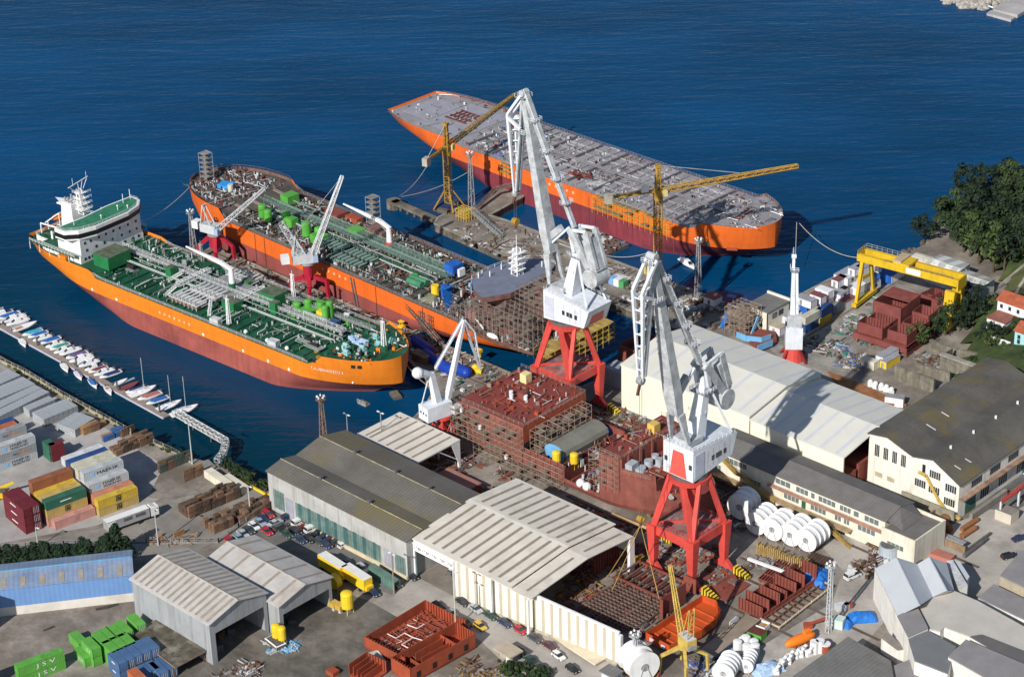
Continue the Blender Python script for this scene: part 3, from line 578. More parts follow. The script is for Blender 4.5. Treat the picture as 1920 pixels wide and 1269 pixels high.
W.box(0,L,0,0.3,0,2.6,M('white_base_wall',(0.66,0.63,0.58),0.9,0.12,0.2,(0.5,0.46,0.4),0.3));W.part('base_wall',g)
W=MB();W.box(0,L,-0.05,12,2.6,8.0,BW);W.box(L-.3,L,0.3,12,0,2.6,WHITED);W.part('wall',g)
Rf.raw([(-.3,-.3,8.0),(L+.3,-.3,8.0),(L+.3,6,9.6),(-.3,6,9.6),(L+.3,12.3,8.0),(-.3,12.3,8.0)],[(0,1,2,3),(3,2,4,5)],BR)
for k in range(14):
 x=L-3.2-k*4.9;Rf.face([(x-.7,0.3,8.23),(x+.7,0.3,8.23),(x+.7,3.6,9.09),(x-.7,3.6,9.09)],HS)
Rf.beam((0,6,9.75),(L,6,9.75),0.4,0.15,LBLUE);Rf.part('roof',g)
g=T('harbour_office','small cream two-storey building with grey roof on the shore behind the ship halls','building',((10.75,73.55,0)[0]-0.2,(10.75,73.55,0)[1],0));
hw=M('cream_white_wall',(0.72,0.69,0.58),0.8,0.12,0.3)
W=MB();W.box(-8.5,0,0,0.25,0,6.6,hw);W.box(-8.5,0,11,11.25,0,6.6,hw);W.box(-0.25,0,0,11.2,0,6.6,hw);W.box(-8.5,-8.25,0,11,0,6.6,hw);W.box(-8.7,0.3,10.9,11.5,6.6,7.6,hw);W.part('wall',g)
W=MB();W.box(-8.7,0.3,-.2,10.9,6.6,6.9,ASBG);W.part('roof',g)
W=PS('window',g);wins(W,'y-',0,-6,-4,4,5.2,1,0);wins(W,'y-',0,-3,-1.8,1.2,2.2,1,0);W.box(-6.5,-5,-.06,0,0,2.2,GREYD);wins(W,'x+',0,2.5,8,3.6,5.4,2,0.8,off=0.08)
g=T('barrel_shed','cream barrel-roofed shed with red end behind the yellow gantry crane','shed',((18.48,138.42,4)[0],(18.48,138.42,4)[1],0),rad(4));W=MB()
prof=[(math.cos(math.pi*i/8),math.sin(math.pi*i/8))for i in range(9)]
Lb=9;vs=[(x,3.6-3.6*c,3.2+1.9*s_)for x in(0,Lb)for c,s_ in prof];W.raw(vs,[(i+1,i,9+i,10+i)for i in range(8)],M('cream_barrel_roof',(0.62,0.58,0.48),0.7,0.15));W.part('roof',g)
W=MB();W.box(0,Lb,.05,7.15,0,3.2,WHITED);W.raw([(Lb+.02,3.6-3.6*c,3.2+1.9*s_)for c,s_ in prof],[tuple(range(9))],PRIMB);W.part('wall',g)
poly_building('striped_shed','white shed roof with grey stripes behind the gantry, the higher one','shed',[(26.03,135.99,6),(38.36,135.18,6),(37.64,145.35,6),(26.03,145.35,6)],6,WHITED,M('white_striped_roof',(0.66,0.67,0.66),0.6,0.08,0.3,stripe=('x',5.0,0.7,(0.45,0.45,0.43))),[(27.44,138.78,7.2),(39.29,138.02,7.2)])
poly_building('striped_shed','cream shed roof with grey stripes behind the gantry, the lower one to its right','shed',[(37.96,136.51,5),(48.78,135.15,5),(48.84,142.6,5),(37.88,142.9,5)],5,WHITED,M('cream_striped_roof',(0.52,0.52,0.47),0.6,0.08,0.3,stripe=('x',5.0,0.6,(0.5,0.5,0.47))),[(38.77,137.66,6.2),(50.16,137.28,6.2)])
TILE=M('terracotta_tile',(0.38,0.10,0.05),0.85,0.25,0.6)
HWm=M('whitewashed_wall',(0.72,0.74,0.76),0.8,0.08,0.3)
def house(lab,p,lx,ly,h_,rz,roofm,flat=False,wall=HWm):
 z=hill(p[0],p[1])-0.5;g=T('hillside_house',lab,'house',(p[0],p[1],z),rz);W=MB();Rf=MB();Wn=PS('window',g)
 if flat:W.box(0,lx,0,ly,0,h_,wall);Rf.box(-.2,lx+.2,-.2,ly+.2,h_,h_+.3,roofm)
 else:gable(W,Rf,0,lx,0,ly,h_,h_+1.8,wall,roofm,'x',0.4)
 for k in range(max(2,int(lx/3))):wins(Wn,'y-',0,1+k*3,2+k*3,h_-2.4,h_-1.1,1,0);wins(Wn,'y-',0,1+k*3,2+k*3,1.0,2.4,1,0)if h_>4 else None
 W.part('wall',g);Rf.part('roof',g);
house('long white hillside house with terracotta roof at the right edge',(65.4,117.8),16,7,6.0,-0.02,TILE)
house('low white hillside house with a brick-red terrace in front of the terracotta roofed one',(66.1,111.2),6.5,7,4.2,0.0,M('red_terrace',(0.30,0.12,0.09),0.85,0.2),True)
house('pale turquoise hillside house at the right edge below the white ones',(81,103),9,7,5.0,0.0,TILE,wall=M('turquoise_wall',(0.35,0.62,0.66),0.8,0.1))
m_=MB();pp=(76.5,102.7);m_.obox((pp[0],pp[1],hill(pp[0],pp[1])-.5),(7,0.4,2.2),0.0,HWm);m_.thing('garden_wall','short white garden wall below the hillside houses','wall')
OC_=M('old_retaining_concrete',(0.27,0.25,0.20),0.95,0.45,0.25,(0.10,0.095,0.08),0.5,streak=0.7)
def wall_line(lab,pts,th,z0,z1,name='retaining_wall'):
 m_=MB()
 for a,c in zip(pts,pts[1:]):m_.beam((a[0],a[1],(z0+z1)/2),(c[0],c[1],(z0+z1)/2),th,z1-z0,OC_)
 m_.thing(name,lab,'wall')
wall_line('curved pale retaining wall below the green slope',[(55.13,97.44,3),(59.3,97.18,3),(65.1,97.38,3),(71.19,98.84,3),(78.68,103.41,3),(85.17,105.25,3)],1.2,0,3.2)
wall_line('long streaked retaining wall beside the mossy factory roof',[(58.62,74.05,0),(72.2,74.62,0)],1.0,0,4.5)
wall_line('stained concrete wall with pilasters behind the scrap strip',[(60.71,81.53,0),(71.76,83.72,0)],0.8,0,3.0)
g=T('concrete_ruin','grey roofless concrete block building between the retaining walls','ruin',((65.22,87.71,0)[0],(65.22,87.71,0)[1],0));m_=MB();m_.box(0,13,0,0.5,0,5,OC_);m_.box(12.5,13,0.5,6,0,5,OC_);m_.box(0,0.5,0.5,6,0,5,OC_);m_.box(-.3,13.3,-.3,1.6,5,5.4,M('pale_lintel',(0.34,0.32,0.28),0.9,0.3));m_.part('wall',g)
# ================= SHIPS =================
def stepf(x,a,b):
 t=max(0,min(1,(x-a)/(b-a)));return t*t*(3-2*t)
class Hull:
 """x 0 (stern) .. L (bow); z 0 = waterline (-3 in the world)"""
 def __init__(s,L,B,H,zb,fc,poop,over=19,bowcut=6,twf=0.62,bp=1.3,be=0.5):
  s.L,s.B,s.H,s.zb,s.fc,s.poop,s.over,s.bc,s.twf,s.bp,s.be=L,B,H,zb,fc,poop,over,bowcut,twf,bp,be
 def deck(s,x):
  return s.H+s.fc[1]*stepf(x,s.L-s.fc[0]-4,s.L-s.fc[0])+s.poop[1]*(1-stepf(x,s.poop[0],s.poop[0]+4))
 def ends(s,z):
  t=max(0,min(1,z/s.H));tb=s.zb/s.H
  xs=s.over*(1-t)**1.3;xe=s.L-s.bc*(max(0,(tb-t)/tb))**1.0 if t<tb else s.L
  return xs,xe
 def hb(s,u,z):
  """half breadth at fraction u of the length at height z"""
  t=max(0,min(1,z/s.H));h=s.B/2
  fb=0.78+0.07*t
  if u>fb:q=(u-fb)/(1-fb);h*=max(0,1-q**(s.bp+.1))**(s.be+0.5*(1-t))
  ss=0.30-0.10*t
  if u<ss:q=1-u/ss;w_=s.twf*t**0.7;h*=w_+(1-w_)*(1-q**(1.6+1.6*t))
  return h
 def at(s,x,z):
  xs,xe=s.ends(z);return s.hb(max(0,min(1,(x-xs)/(xe-xs))),z)
 def build(s,root,mo,mr,md,bul=1.0,ms=None,n=90):
  us=[i/n for i in range(n+1)];us=[u if u<0.8 else 0.8+0.2*(1-(1-(u-0.8)/0.2)**1.7)for u in us]
  m=MB();rings=[]
  for side in(-1,1):
   grid=[]
   for u in us:
    col=[]
    for k,f in enumerate((-0.12,0.0,0.2,0.4,'b','b+',0.75,'d')):
     xd=u*s.L;top=s.deck(xd)+bul*(1 if(xd>s.L-s.fc[0]-2 or xd<s.poop[0]+2)else 0.0)
     z=s.zb if f in('b','b+')else top if f=='d' else f*s.H
     if f==0.75:z=s.zb+(top-s.zb)*0.5
     zz=min(z,s.H);xs,xe=s.ends(zz);col.append((xs+(xe-xs)*u,side*s.hb(u,zz),z))
    grid.append(col)
   K=len(grid[0]);vs=[p for c in grid for p in c];fo=[];fr=[]
   for i in range(n):
    for k in range(K-1):
     if k==4:continue
     f=(i*K+k,(i+1)*K+k,(i+1)*K+k+1,i*K+k+1);f=f if side<0 else f[::-1]
     (fr if k<4 else fo).append(f)
   m.raw(vs,fr,mr);m.raw(vs,fo,mo);rings.append(grid)
  K=len(rings[0][0])
  for k in range(K-1):
   if k==4:continue
   a,b,c,d=rings[0][0][k],rings[1][0][k],rings[1][0][k+1],rings[0][0][k+1];m.face([b,a,d,c],mr if k<4 else mo)
  ob=m.part('hull',root);
  for p in ob.data.polygons:p.use_smooth=True
  m=MB();vs=[];fs=[]
  for i,u in enumerate(us):
   x=u*s.L;z=s.deck(x);h=s.hb(u,s.H)-0.12
   for v in(-1,-0.5,0,0.5,1):vs.append((x,v*h,z))
  for i in range(n):
   for k in range(4):fs.append((i*5+k,(i+1)*5+k,(i+1)*5+k+1,i*5+k+1)[::-1])
  m.raw(vs,[f[::-1]for f in fs]if False else fs,md)
  for sd_ in(-1,1):
   for i in range(n):
    x0,x1=us[i]*s.L,us[i+1]*s.L
    if x0>s.L-s.fc[0]-2 or x1<s.poop[0]+2:
     h0,h1=s.hb(us[i],s.H)-0.25,s.hb(us[i+1],s.H)-0.25;z0,z1=s.deck(x0),s.deck(x1)
     f=[(x0,sd_*h0,z0),(x1,sd_*h1,z1),(x1,sd_*(h1+.22),z1+bul),(x0,sd_*(h0+.22),z0+bul)];m.face(f,ms or md)
  m.part('deck',root)
 def edge(s,x0,x1,side,n=40,inset=0.2):
  return[(x,side*(s.at(x,s.H)-inset),s.deck(x))for x in[x0+(x1-x0)*i/n for i in range(n+1)]]
def ship(name,lab,ctr,rz,L):
 ex=Vector((math.cos(rz),math.sin(rz),0));o=Vector((ctr[0],ctr[1],-3))-ex*L/2
 return T(name,lab,'ship',o,rz)
OH1=M('orange_hull_paint',(0.74,0.215,0.018),0.45,0.10,0.05,(0.66,0.20,0.02),0.2,streak=0.22,stripe=('z',3.1,0.05))
OH3=M('vermilion_hull_paint',(0.74,0.145,0.022),0.5,0.10,0.05,(0.55,0.10,0.03),0.2,streak=0.3,stripe=('z',3.1,0.05))
RH1=M('red_antifouling',(0.37,0.10,0.08),0.6,0.18,0.06,(0.20,0.055,0.05),0.35,streak=0.35)
RH2=M('dusty_red_antifouling',(0.31,0.085,0.075),0.65,0.2,0.06,(0.16,0.05,0.05),0.35,streak=0.4)
RH3=M('crimson_antifouling',(0.24,0.045,0.06),0.6,0.2,0.05,(0.12,0.03,0.04),0.35,streak=0.5)
DK1=M('tanker_green_deck',(0.014,0.095,0.05),0.55,0.35,0.12,(0.035,0.10,0.055),0.3)
DK2=M('unfinished_deck',(0.13,0.10,0.095),0.85,0.5,0.2,(0.07,0.085,0.07),0.45)
DK3=M('grey_primer_deck',(0.30,0.29,0.315),0.75,0.2,0.1,(0.21,0.195,0.20),0.35)
PIPEG=M('pale_pipe_paint',(0.30,0.34,0.32),0.5,0.2,0.5)
PIPEW=M('white_pipe_paint',(0.62,0.64,0.64),0.5,0.12,0.5)
BRWN=M('brown_deck_fitting',(0.17,0.10,0.08),0.8,0.35,0.6)
def pick(*a):return random.choice(a)
def pipe_runs(g,H,x0,x1,ys,z,mats,name='pipe',r=0.16):
 for y in ys:
  a=x0+U(0,6);e=x1-U(0,6);m=MB();mt=pick(*mats);zz=z+U(0,.5)
  pts=[(a,y,zz-0.8),(a,y,zz)];x=a
  while x<e-6:
   x2=min(e,x+U(8,26));pts.append((x2,y,zz));x=x2
  pts.append((x,y,zz-0.8));m.path(pts,r*U(.7,1.4),mt,5);m.part(name,g)
def deck_crane(g,p,az,jl,el=0.12,zc=6.5,basem=GREEN,m=WHITE,twist=0.0):
 """ship's pedestal crane with a knuckled box jib; part > sub-parts"""
 root=MB().tube(p,(p[0],p[1],p[2]+2.4),1.25,basem,n=14).tube((p[0],p[1],p[2]+2.4),(p[0],p[1],p[2]+zc),1.0,m,r2=0.8,n=14).part('deck_crane',g)
 top=Vector((p[0],p[1],p[2]+zc));d=Vector((math.cos(az),math.sin(az),0));knee=top+d*3.2+Vector((0,0,1.6));tip=knee+d*jl+Vector((0,0,el*jl))
 J=MB();J.beam(top-d*0.6,knee,1.1,1.2,m,0.9,1.1);J.beam(knee,tip,1.0,1.3,m,0.4,0.4);J.part('jib',root)
 MB().tube(top-Vector((0,0,1.6))+d*0.8,knee+d*2.0,0.16,GREYM,n=6).part('hydraulic_ram',root)
 return root
def mast(g,p,h,m,w=0.9,cross=True):
 k=MB();k.lattice(p,(p[0],p[1],p[2]+h),w,m,seg=w*1.2,t=0.13,w2=w*0.55)
 if cross:k.beam((p[0]-.9,p[1],p[2]+h),(p[0]+.9,p[1],p[2]+h),0.5,0.15,m);k.tube((p[0],p[1],p[2]+h),(p[0],p[1],p[2]+h+1.4),0.09,m,n=4)
 return k.part('light_mast',g)
def walkway(g,x0,x1,y,z,w,m,name='walkway',deckm=GREYM):
 k=MB();k.box(x0,x1,y-w/2,y+w/2,z,z+0.1,deckm)
 k.rail([(x0,y-w/2,z+.1),(x1,y-w/2,z+.1)],1.0,m,2.0,0.11);k.rail([(x0,y+w/2,z+.1),(x1,y+w/2,z+.1)],1.0,m,2.0,0.11)
 x=x0
 while x<x1:k.beam((x,y-w/2,z-1.9),(x,y-w/2,z),0.12,0.12,m);k.beam((x,y+w/2,z-1.9),(x,y+w/2,z),0.12,0.12,m);x+=4
 return k.part(name,g)
def small_fittings(g,H,x0,x1,y0,y1,n,mats,smax=0.9,name='deck_fittings',hmax=1.2):
 m=MB()
 for i in range(n):
  x=U(x0,x1);hb=H.at(x,H.H)-0.8;y=max(-hb,min(hb,U(y0,y1)));z=H.deck(x);s_=U(.2,smax);mt=pick(*mats);q=R()
  if q<.35:m.obox((x,y,z),(s_*U(.6,2.2),s_*U(.6,1.4),U(.3,hmax)),U(0,.3)if R()<.7 else U(0,3),mt)
  elif q<.6:m.tube((x,y,z),(x,y,z+U(.4,hmax*1.3)),s_*.4,mt,n=6)
  elif q<.9:a_=pick(0,0,math.pi/2,math.pi/2,U(0,3));l_=U(1,5.5);h_=U(.2,1.1);m.tube((x,y,z+h_),(x+math.cos(a_)*l_,max(-hb,min(hb,y+math.sin(a_)*l_)),z+h_),0.09+s_*.08,mt,n=4)
  else:m.sphere((x,y,z+s_*.4),s_*.45,mt,1,6,4)
 return m.part(name,g,kind='stuff')
def green_tank(g,p,r,h,m=GREENB,legs=True):
 k=MB();k.tube((p[0],p[1],p[2]+1.0),(p[0],p[1],p[2]+1.0+h),r,m,n=14);k.sphere((p[0],p[1],p[2]+1.0+h),r,m,0.35,14,6)
 for a_ in(0.8,2.4,3.9,5.5):k.beam((p[0]+math.cos(a_)*r*.8,p[1]+math.sin(a_)*r*.8,p[2]),(p[0]+math.cos(a_)*r*.8,p[1]+math.sin(a_)*r*.8,p[2]+1.2),.15,.15,m)
 return k.part('deck_tank',g)
def hull_marks(g,H,xs,z,m=WHITE,s_=0.55):
 for x in xs:
  y=-(H.at(x,z)+0.06);k=MB();k.face([(x-s_,y,z),(x,y,z-s_*1.2),(x+s_,y,z),(x,y,z+s_*1.2)],m);k.part('hull_mark',g)
def hull_text(g,H,txt,x,z,size,width,mat=WHITE,seg=True):
 """lettering wrapped letter by letter on the near side of the hull"""
 k=MB();n=len(txt);cw=width/n
 for i,ch in enumerate(txt):
  if ch==' ':continue
  xa,xb_=x+i*cw,x+i*cw+cw*.8;ya,yb=-(H.at(xa,z)),-(H.at(xb_,z));ya2=-(H.at(xa,z+size))
  text_mesh(k,ch,(xa,min(ya,yb,ya2)-0.02,z),(xb_-xa,(yb-ya),0),(0,0,1),size,mat,width=(cw*.72 if ch not in 'I1' else cw*.25),off=0.08)
 k.part('lettering',g)
L1=162;H1=Hull(L1,32.0,12.4,7.0,(19,2.6),(38,1.2),over=20,bowcut=12,twf=0.60)
s1=ship('tanker','finished orange and red tanker with green deck and white bridge house, nearest the marina',(-127.6,-34.2),rad(3.2),L1)
H1.build(s1,OH1,RH1,DK1,bul=1.0,ms=OH1)
W1=WHITE;zp=H1.deck(20)
g=MB();g.box(12,31.5,-13.4,13.4,zp,zp+2.9,W1,DK1);g.part('lower_house',s1)
g=MB();g.box(20,31.5,-13.0,13.0,zp+2.9,zp+5.7,W1,DK1);g.part('middle_house',s1)
g=MB();g.box(23.5,31.5,-13.0,13.0,zp+5.7,zp+8.6,W1,DK1);g.part('upper_house',s1)
def polybox(m,pts,z0,z1,mat,mt=None):m.prism(pts,z0,z1,mat,mt)
bp_=[(23.5,-16.4),(28.2,-16.4),(31.5,-13.0),(33.2,-7),(33.2,7),(31.5,13.0),(28.2,16.4),(23.5,16.4),(23.0,6),(24,-6)]
g=MB();polybox(g,bp_,zp+8.6,zp+9.2,W1);polybox(g,[(x+.12 if x>26 else x,y*1.006)for x,y in bp_],zp+9.2,zp+10.7,M('bridge_window_band',(0.012,0.014,0.016),.35,.05));polybox(g,bp_,zp+10.7,zp+11.9,W1)
bridge=g.part('bridge',s1)
g=MB();polybox(g,[(x-.7 if x>26 else x+.7,y*.95)for x,y in bp_],zp+11.9,zp+11.98,M('bridge_roof_green',(0.035,0.20,0.11),0.6,0.2,0.4));g.part('bridge_roof',bridge)
g=MB();g.rail([(24,-15.8,zp+11.9),(28,-15.8,zp+11.9),(31,-12.6,zp+11.9),(32.6,-7,zp+11.9),(32.6,7,zp+11.9),(31,12.6,zp+11.9),(28,15.8,zp+11.9),(24,15.8,zp+11.9)],0.9,PIPEW,1.6,0.08);g.part('handrail',bridge)
for(x,y,h)in((27,-11,1.8),(29,6,1.6),(30,-2,1.2),(26,11,3.2),(25.5,14.5,3.6),(30.5,9,1.0)):
 MB().tube((x,y,zp+11.9),(x,y,zp+11.9+h),0.12,W1,n=5).sphere((x,y,zp+11.9+h),0.32 if h<2 else 0.1,W1,1,8,5).part('antenna',bridge)
for zz,yy in((zp+6.8,[-11,-8.5,-5,-2,1.2,4,7.5,11]),(zp+4.1,[-10.5,-6.5,-3,0.5,4.5,8,11]),(zp+1.3,[-11.5,-10,-8.5,-7,-5.5,5.5,9,11.5])):
 for y in yy:PS('window',s1).box(31.45,31.58,y-.38,y+.38,zz-.45,zz+.45,GLASS)
for x in(14,17,20,24,27.5):PS('window',s1).box(x-.4,x+.4,-13.5,-13.38,zp+1,zp+1.9,GLASS)
for y in(-14.6,14.6):g=MB();g.box(8,31,y-1.0,y+1.0,zp+2.75,zp+2.9,DK1);g.rail([(8,y*1.06,zp+2.9),(31,y*1.06,zp+2.9)],1,W1,1.6,0.1);[g.beam((x,y*1.06,zp),(x,y*1.06,zp+2.8),.2,.2,W1)for x in range(8,32,5)];g.part('side_gallery',s1)
g=MB();g.raw([(14,-6.5,zp+2.9),(21,-6.5,zp+2.9),(21,-1,zp+2.9),(14,-1,zp+2.9),(15,-6,zp+15.5),(20,-6,zp+15.5),(20,-1.5,zp+15.5),(15,-1.5,zp+15.5)],[(0,1,5,4),(1,2,6,5),(2,3,7,6),(3,0,4,7),(4,5,6,7)],W1)
g.box(12.5,15,-6,-1.5,zp+14.2,zp+14.6,W1);g.raw([(9,-3.7,zp+14.8),(15,-6,zp+14.8),(15,-1.5,zp+14.8),(15,-3.7,zp+13)],[(0,1,2),(0,3,1),(0,2,3)],W1)
for k in range(4):g.box(14.8,15.3,-5.6,-2,zp+6+k*2,zp+6.8+k*2,GREYM)
fun=g.part('funnel',s1)
g=MB();g.lattice((21.5,-2,zp+11.9),(21,-3,zp+20.5),2.6,W1,seg=1.5,t=0.17,w2=1.2)
for k in range(4):g.box(19.6-k*.1,23.4-k*.3,-4.4+k*.2,0.2-k*.3,zp+13.4+k*1.9,zp+13.55+k*1.9,W1);g.rail([(19.5,-4.4,zp+13.5+k*1.9),(23.4,-4.4,zp+13.5+k*1.9),(23.4,.2,zp+13.5+k*1.9)],.9,W1,1.0,0.09)
g.beam((21,-7,zp+22.2),(21,1.5,zp+23.6),0.22,0.22,W1)
for y,z in((-6.5,22.2),(-3,22.8),(1.2,23.5),(-1,23.1)):g.tube((21,y*.4-1.5,zp+20),(21,y,zp+z),0.10,W1,n=4)
g.tube((21,-5,zp+22.4),(21,-5,zp+25),0.07,W1,n=4);g.tube((21,0.8,zp+23.4),(21,0.8,zp+25.6),0.07,W1,n=4);g.part('radar_mast',s1)
for k in range(6):MB().tube((16+k%3*1.6,-5+k//3*2.6,zp+15.4),(16+k%3*1.6,-5+k//3*2.6,zp+16.6+R()),0.35,GREYM,n=8).part('exhaust_pipe',fun)
g=MB();g.sphere((4.5,-1,zp+5.6),1.5,ORNG,0.8,12,8)
for i in range(len(g.v)):v=g.v[i];g.v[i]=((v[0]-4.5)*2.1+5.5,v[1],v[2]+(v[0]-4.5)*0.9)
g.part('lifeboat',s1)
g=MB()
for y in(-3,1):g.beam((1,y,zp+3),(9,y,zp+8.6),.35,.35,W1);g.beam((9,y,zp),(9,y,zp+8.6),.3,.3,W1);g.beam((2.5,y,zp),(2.5,y,zp+4),.3,.3,W1)
g.beam((9,-3,zp+8.6),(9,1,zp+8.6),.3,.3,W1);g.part('lifeboat_ramp',s1)
g=MB();g.box(6,12,-11,11,zp,zp+2.9,W1,DK1);g.rail([(12,-13,zp+2.9),(6,-11,zp+2.9),(6,11,zp+2.9),(12,13,zp+2.9)],1,W1,1.4,.1);g.beam((6.5,-9,zp+2.9),(6.5,-9,zp+6.5),.35,.35,W1);g.beam((6.5,-9,zp+6.5),(20,-9,zp+7.5),.3,.4,W1);g.part('aft_house',s1)
small_fittings(s1,H1,6,22,-11,11,60,(GREEN,WHITE,GREYM,BRWN),0.8,hmax=3.6,name='aft_fittings').location=(0,0,2.9)
small_fittings(s1,H1,1,10,-9,9,30,(GREEN,WHITE,GREYM,ORNG),0.9,name='aft_fittings')
g=MB();g.obox((24,-14.6,zp+0.3),(4,1.6,1.5),0,ORNG);g.part('rescue_boat',s1)
def gbox(x0,x1,y0,y1,h,m=None,name='deckhouse'):m=m or M('deckhouse_green',(0.02,0.17,0.06),0.5,0.15,0.3);z=H1.deck((x0+x1)/2);MB().box(x0,x1,y0,y1,z,z+h,m,M('dusty_green_top',(0.12,0.15,0.10),0.8,0.4,0.5)).part(name,s1)
gbox(35,42.5,-11,-1.5,4.4);gbox(60.5,63,-2.5,0.5,4.6);gbox(91,96.5,-6.5,-2.5,3.4);gbox(97,104,4,10,4.2);gbox(106,108.5,0,2.5,4.6);gbox(85,88,8,11,3)
hd=H1.H
for i in range(23):
 x=44+i*4.1;hb_=H1.at(x,hd)-2.2;g=MB()
 for sgn in(-1,1):g.box(x-.16,x+.16,sgn*2.6 if sgn>0 else-hb_,hb_ if sgn>0 else-2.6,hd,hd+0.55,DK1)
 g.part('deck_girder',s1)
walkway(s1,33,136,2.2,hd+2.4,2.2,PIPEW);pipe_runs(s1,H1,34,138,[-2.2,-1.4,0.1,0.8,4.0,4.8,5.5,-3.0],hd+1.5,(PIPEG,GREYM,M('dull_pipe',(0.20,0.25,0.22),.6,.25),PIPEW,GREEN),r=0.15)
walkway(s1,96,142,9.5,hd+2.0,1.2,PIPEG)
for i in range(34):
 x=45+R()*85;sgn=pick(-1,-1,1);y0_=sgn*U(3,6);y1_=sgn*U(8,14.0);z=hd+U(.5,1.2);m_=pick(PIPEG,PIPEG,PIPEW,GALV);dx_=pick(0,0,U(-4,4));k=MB()
 k.path([(x,y0_,z-.6),(x,y0_,z),(x+dx_,(y0_+y1_)/2,z),(x+dx_,y1_,z),(x+dx_,y1_,z-.7)],U(.1,.2),m_,5);k.part('branch_pipe',s1)
def manifold(g_,x0,x1,y0,y1,z,n,mt,mf):
 k=MB();k.box(x0,x1,y0,y1,z+0.5,z+1.7,mt);k.box(x0-.2,x1+.2,y0-.2,y1+.2,z+1.7,z+1.8,mf)
 for i in range(n):
  x=x0+(x1-x0)*(i+.5)/n;k.tube((x,y0+.3,z+2.2),(x,y1+3,z+2.2),0.30,mf,n=8);k.tube((x,y0+.2,z+2.2),(x,y0+.5,z+2.2),0.5,BLACK,n=10);k.beam((x+.5,y0,z),(x+.5,y0,z+2.0),.16,.16,mf)
 k.rail([(x0,y0,z+1.8),(x1,y0,z+1.8),(x1,y1,z+1.8)],1.0,mf,1.0,.1);k.part('cargo_manifold',g_)
manifold(s1,73,86,-12.4,-8.4,hd,7,BRWN,PIPEW);manifold(s1,76,88,-5.8,-3.4,hd+.9,6,GREYM,PIPEW);manifold(s1,76,88,9.5,12.5,hd,6,BRWN,PIPEW)
g=MB();g.box(76,92,-3.2,8.5,hd+1.9,hd+2.1,M('grey_grating',(0.28,0.28,0.29),0.8,0.3,0.6));g.rail([(76,-3.2,hd+2.1),(92,-3.2,hd+2.1),(92,8.5,hd+2.1)],1,PIPEW,1.2,.1);[g.beam((x,y,hd),(x,y,hd+2),.3,.3,GREYM)for x in(76,84,92)for y in(-3,8)];g.part('grating_platform',s1)
for a,b_ in(((72,-8,hd+3.2),(69.5,-11,hd)),((88,-8,hd+3.2),(91,-12,hd)),((93,-2,hd+3),(96,-5,hd)),((66,0,hd+3),(62,-3,hd))):
 g=MB();g.beam(a,b_,1.1,.2,PIPEW);g.rail([(a[0],a[1]-.6,a[2]),(b_[0],b_[1]-.6,b_[2])],1,PIPEW,.8,.12);g.rail([(a[0],a[1]+.6,a[2]),(b_[0],b_[1]+.6,b_[2])],1,PIPEW,.8,.12);g.part('ladder',s1)
g=MB();g.lattice((70,-6,hd+2.4),(70,8,hd+2.4),1.6,PIPEW,seg=1.2,t=.12,h=1.2);g.lattice((94,-4,hd+2.4),(94,9,hd+2.4),1.6,PIPEW,seg=1.2,t=.12,h=1.2);g.part('cross_walkway',s1)
deck_crane(s1,(86,3.0,hd+1.9),math.pi+0.12,15,el=0.16,zc=6.8)
mast(s1,(100,-12.0,hd),8.6,WHITE);mast(s1,(104,12.3,hd),8.8,WHITE);mast(s1,(60,13.6,hd),6.5,PIPEG)
for(x,y,r_,h_)in((114,9,1.2,3.0),(119,9.5,1.1,3.4),(118,5,1.2,1.6),(124.5,6,1.1,5.2),(124.5,8,1.1,6.0),(111,7,1.4,2.0)):green_tank(s1,(x,y,hd),r_,h_)
for(x0,x1,y0,y1,h_,m_)in((113,117,11,14,2.2,GREENB),(120,123,9,12.5,2.4,GREENB),(121,123.5,5.5,7.5,3.6,YEL),(127,130,4,7,2.4,M('navy_deck_box',(0.04,0.09,0.20),0.6,0.2)),(113,118,5.5,9,1.8,GREENB)):MB().box(x0,x1,y0,y1,hd+.4,hd+.4+h_,m_).part('deck_machine',s1)
g=MB();g.box(118,128,3,5,hd+3.0,hd+3.1,GREYM);g.rail([(118,3,hd+3.1),(128,3,hd+3.1)],1,PIPEW,1.2,.1);[g.beam((x,3,hd),(x,3,hd+3),.2,.2,PIPEW)for x in(118,123,128)];g.part('tank_platform',s1)
hf=H1.deck(150)
for(x,y)in((129.5,-6.5),(133.5,-8)):MB().box(x-3.2,x+3.2,y-1.6,y+1.6,hd+.9,hd+1.1,PIPEG).rail([(x-3.2,y-1.6,hd+1.1),(x+3.2,y-1.6,hd+1.1)],1,PIPEG,1,.1).tube((x-1.5,y,hd+1.6),(x+1.5,y,hd+1.6),.6,BLACK,n=10).part('mooring_winch',s1)
for(x,y)in((46,-4.5),(48,4)):MB().box(x-2.4,x+2.4,y-1.3,y+1.3,hd+.1,hd+.4,GREYM).tube((x-1.6,y,hd+1.3),(x+1.6,y,hd+1.3),.8,BLACK,n=12).part('mooring_winch',s1)
for i,(x,y)in enumerate(((147,-8),(149,-3),(147,5),(151,2),(144,-5),(153,6))):MB().box(x-1.2,x+1.2,y-.8,y+.8,hf,hf+.7,M('pale_teal_winch',(0.25,0.50,0.50),0.5,0.2)).tube((x-.9,y,hf+1.1),(x+.9,y,hf+1.1),.6,M('pale_teal_winch',(0,0,0)),n=10).part('mooring_winch',s1)
g=MB()
for k in range(16):g.obox((141+U(0,7),-1+U(-.8,1.6)+0.2*k%2,hf+.1),(U(1.5,3.5),U(.4,1.0),U(.3,1.5)),U(-.3,.3),M('pale_blue_plastic_wrap',(0.42,0.58,0.80),0.4,0.3,1.2))
g.part('tarpaulin',s1)
mf_=mast(s1,(154,1,hf),9.5,WHITE,1.1)
MB().tube((154,1,hf),(154,1,hf+1.6),1.5,GREEN,n=12).part('mast_base',s1)
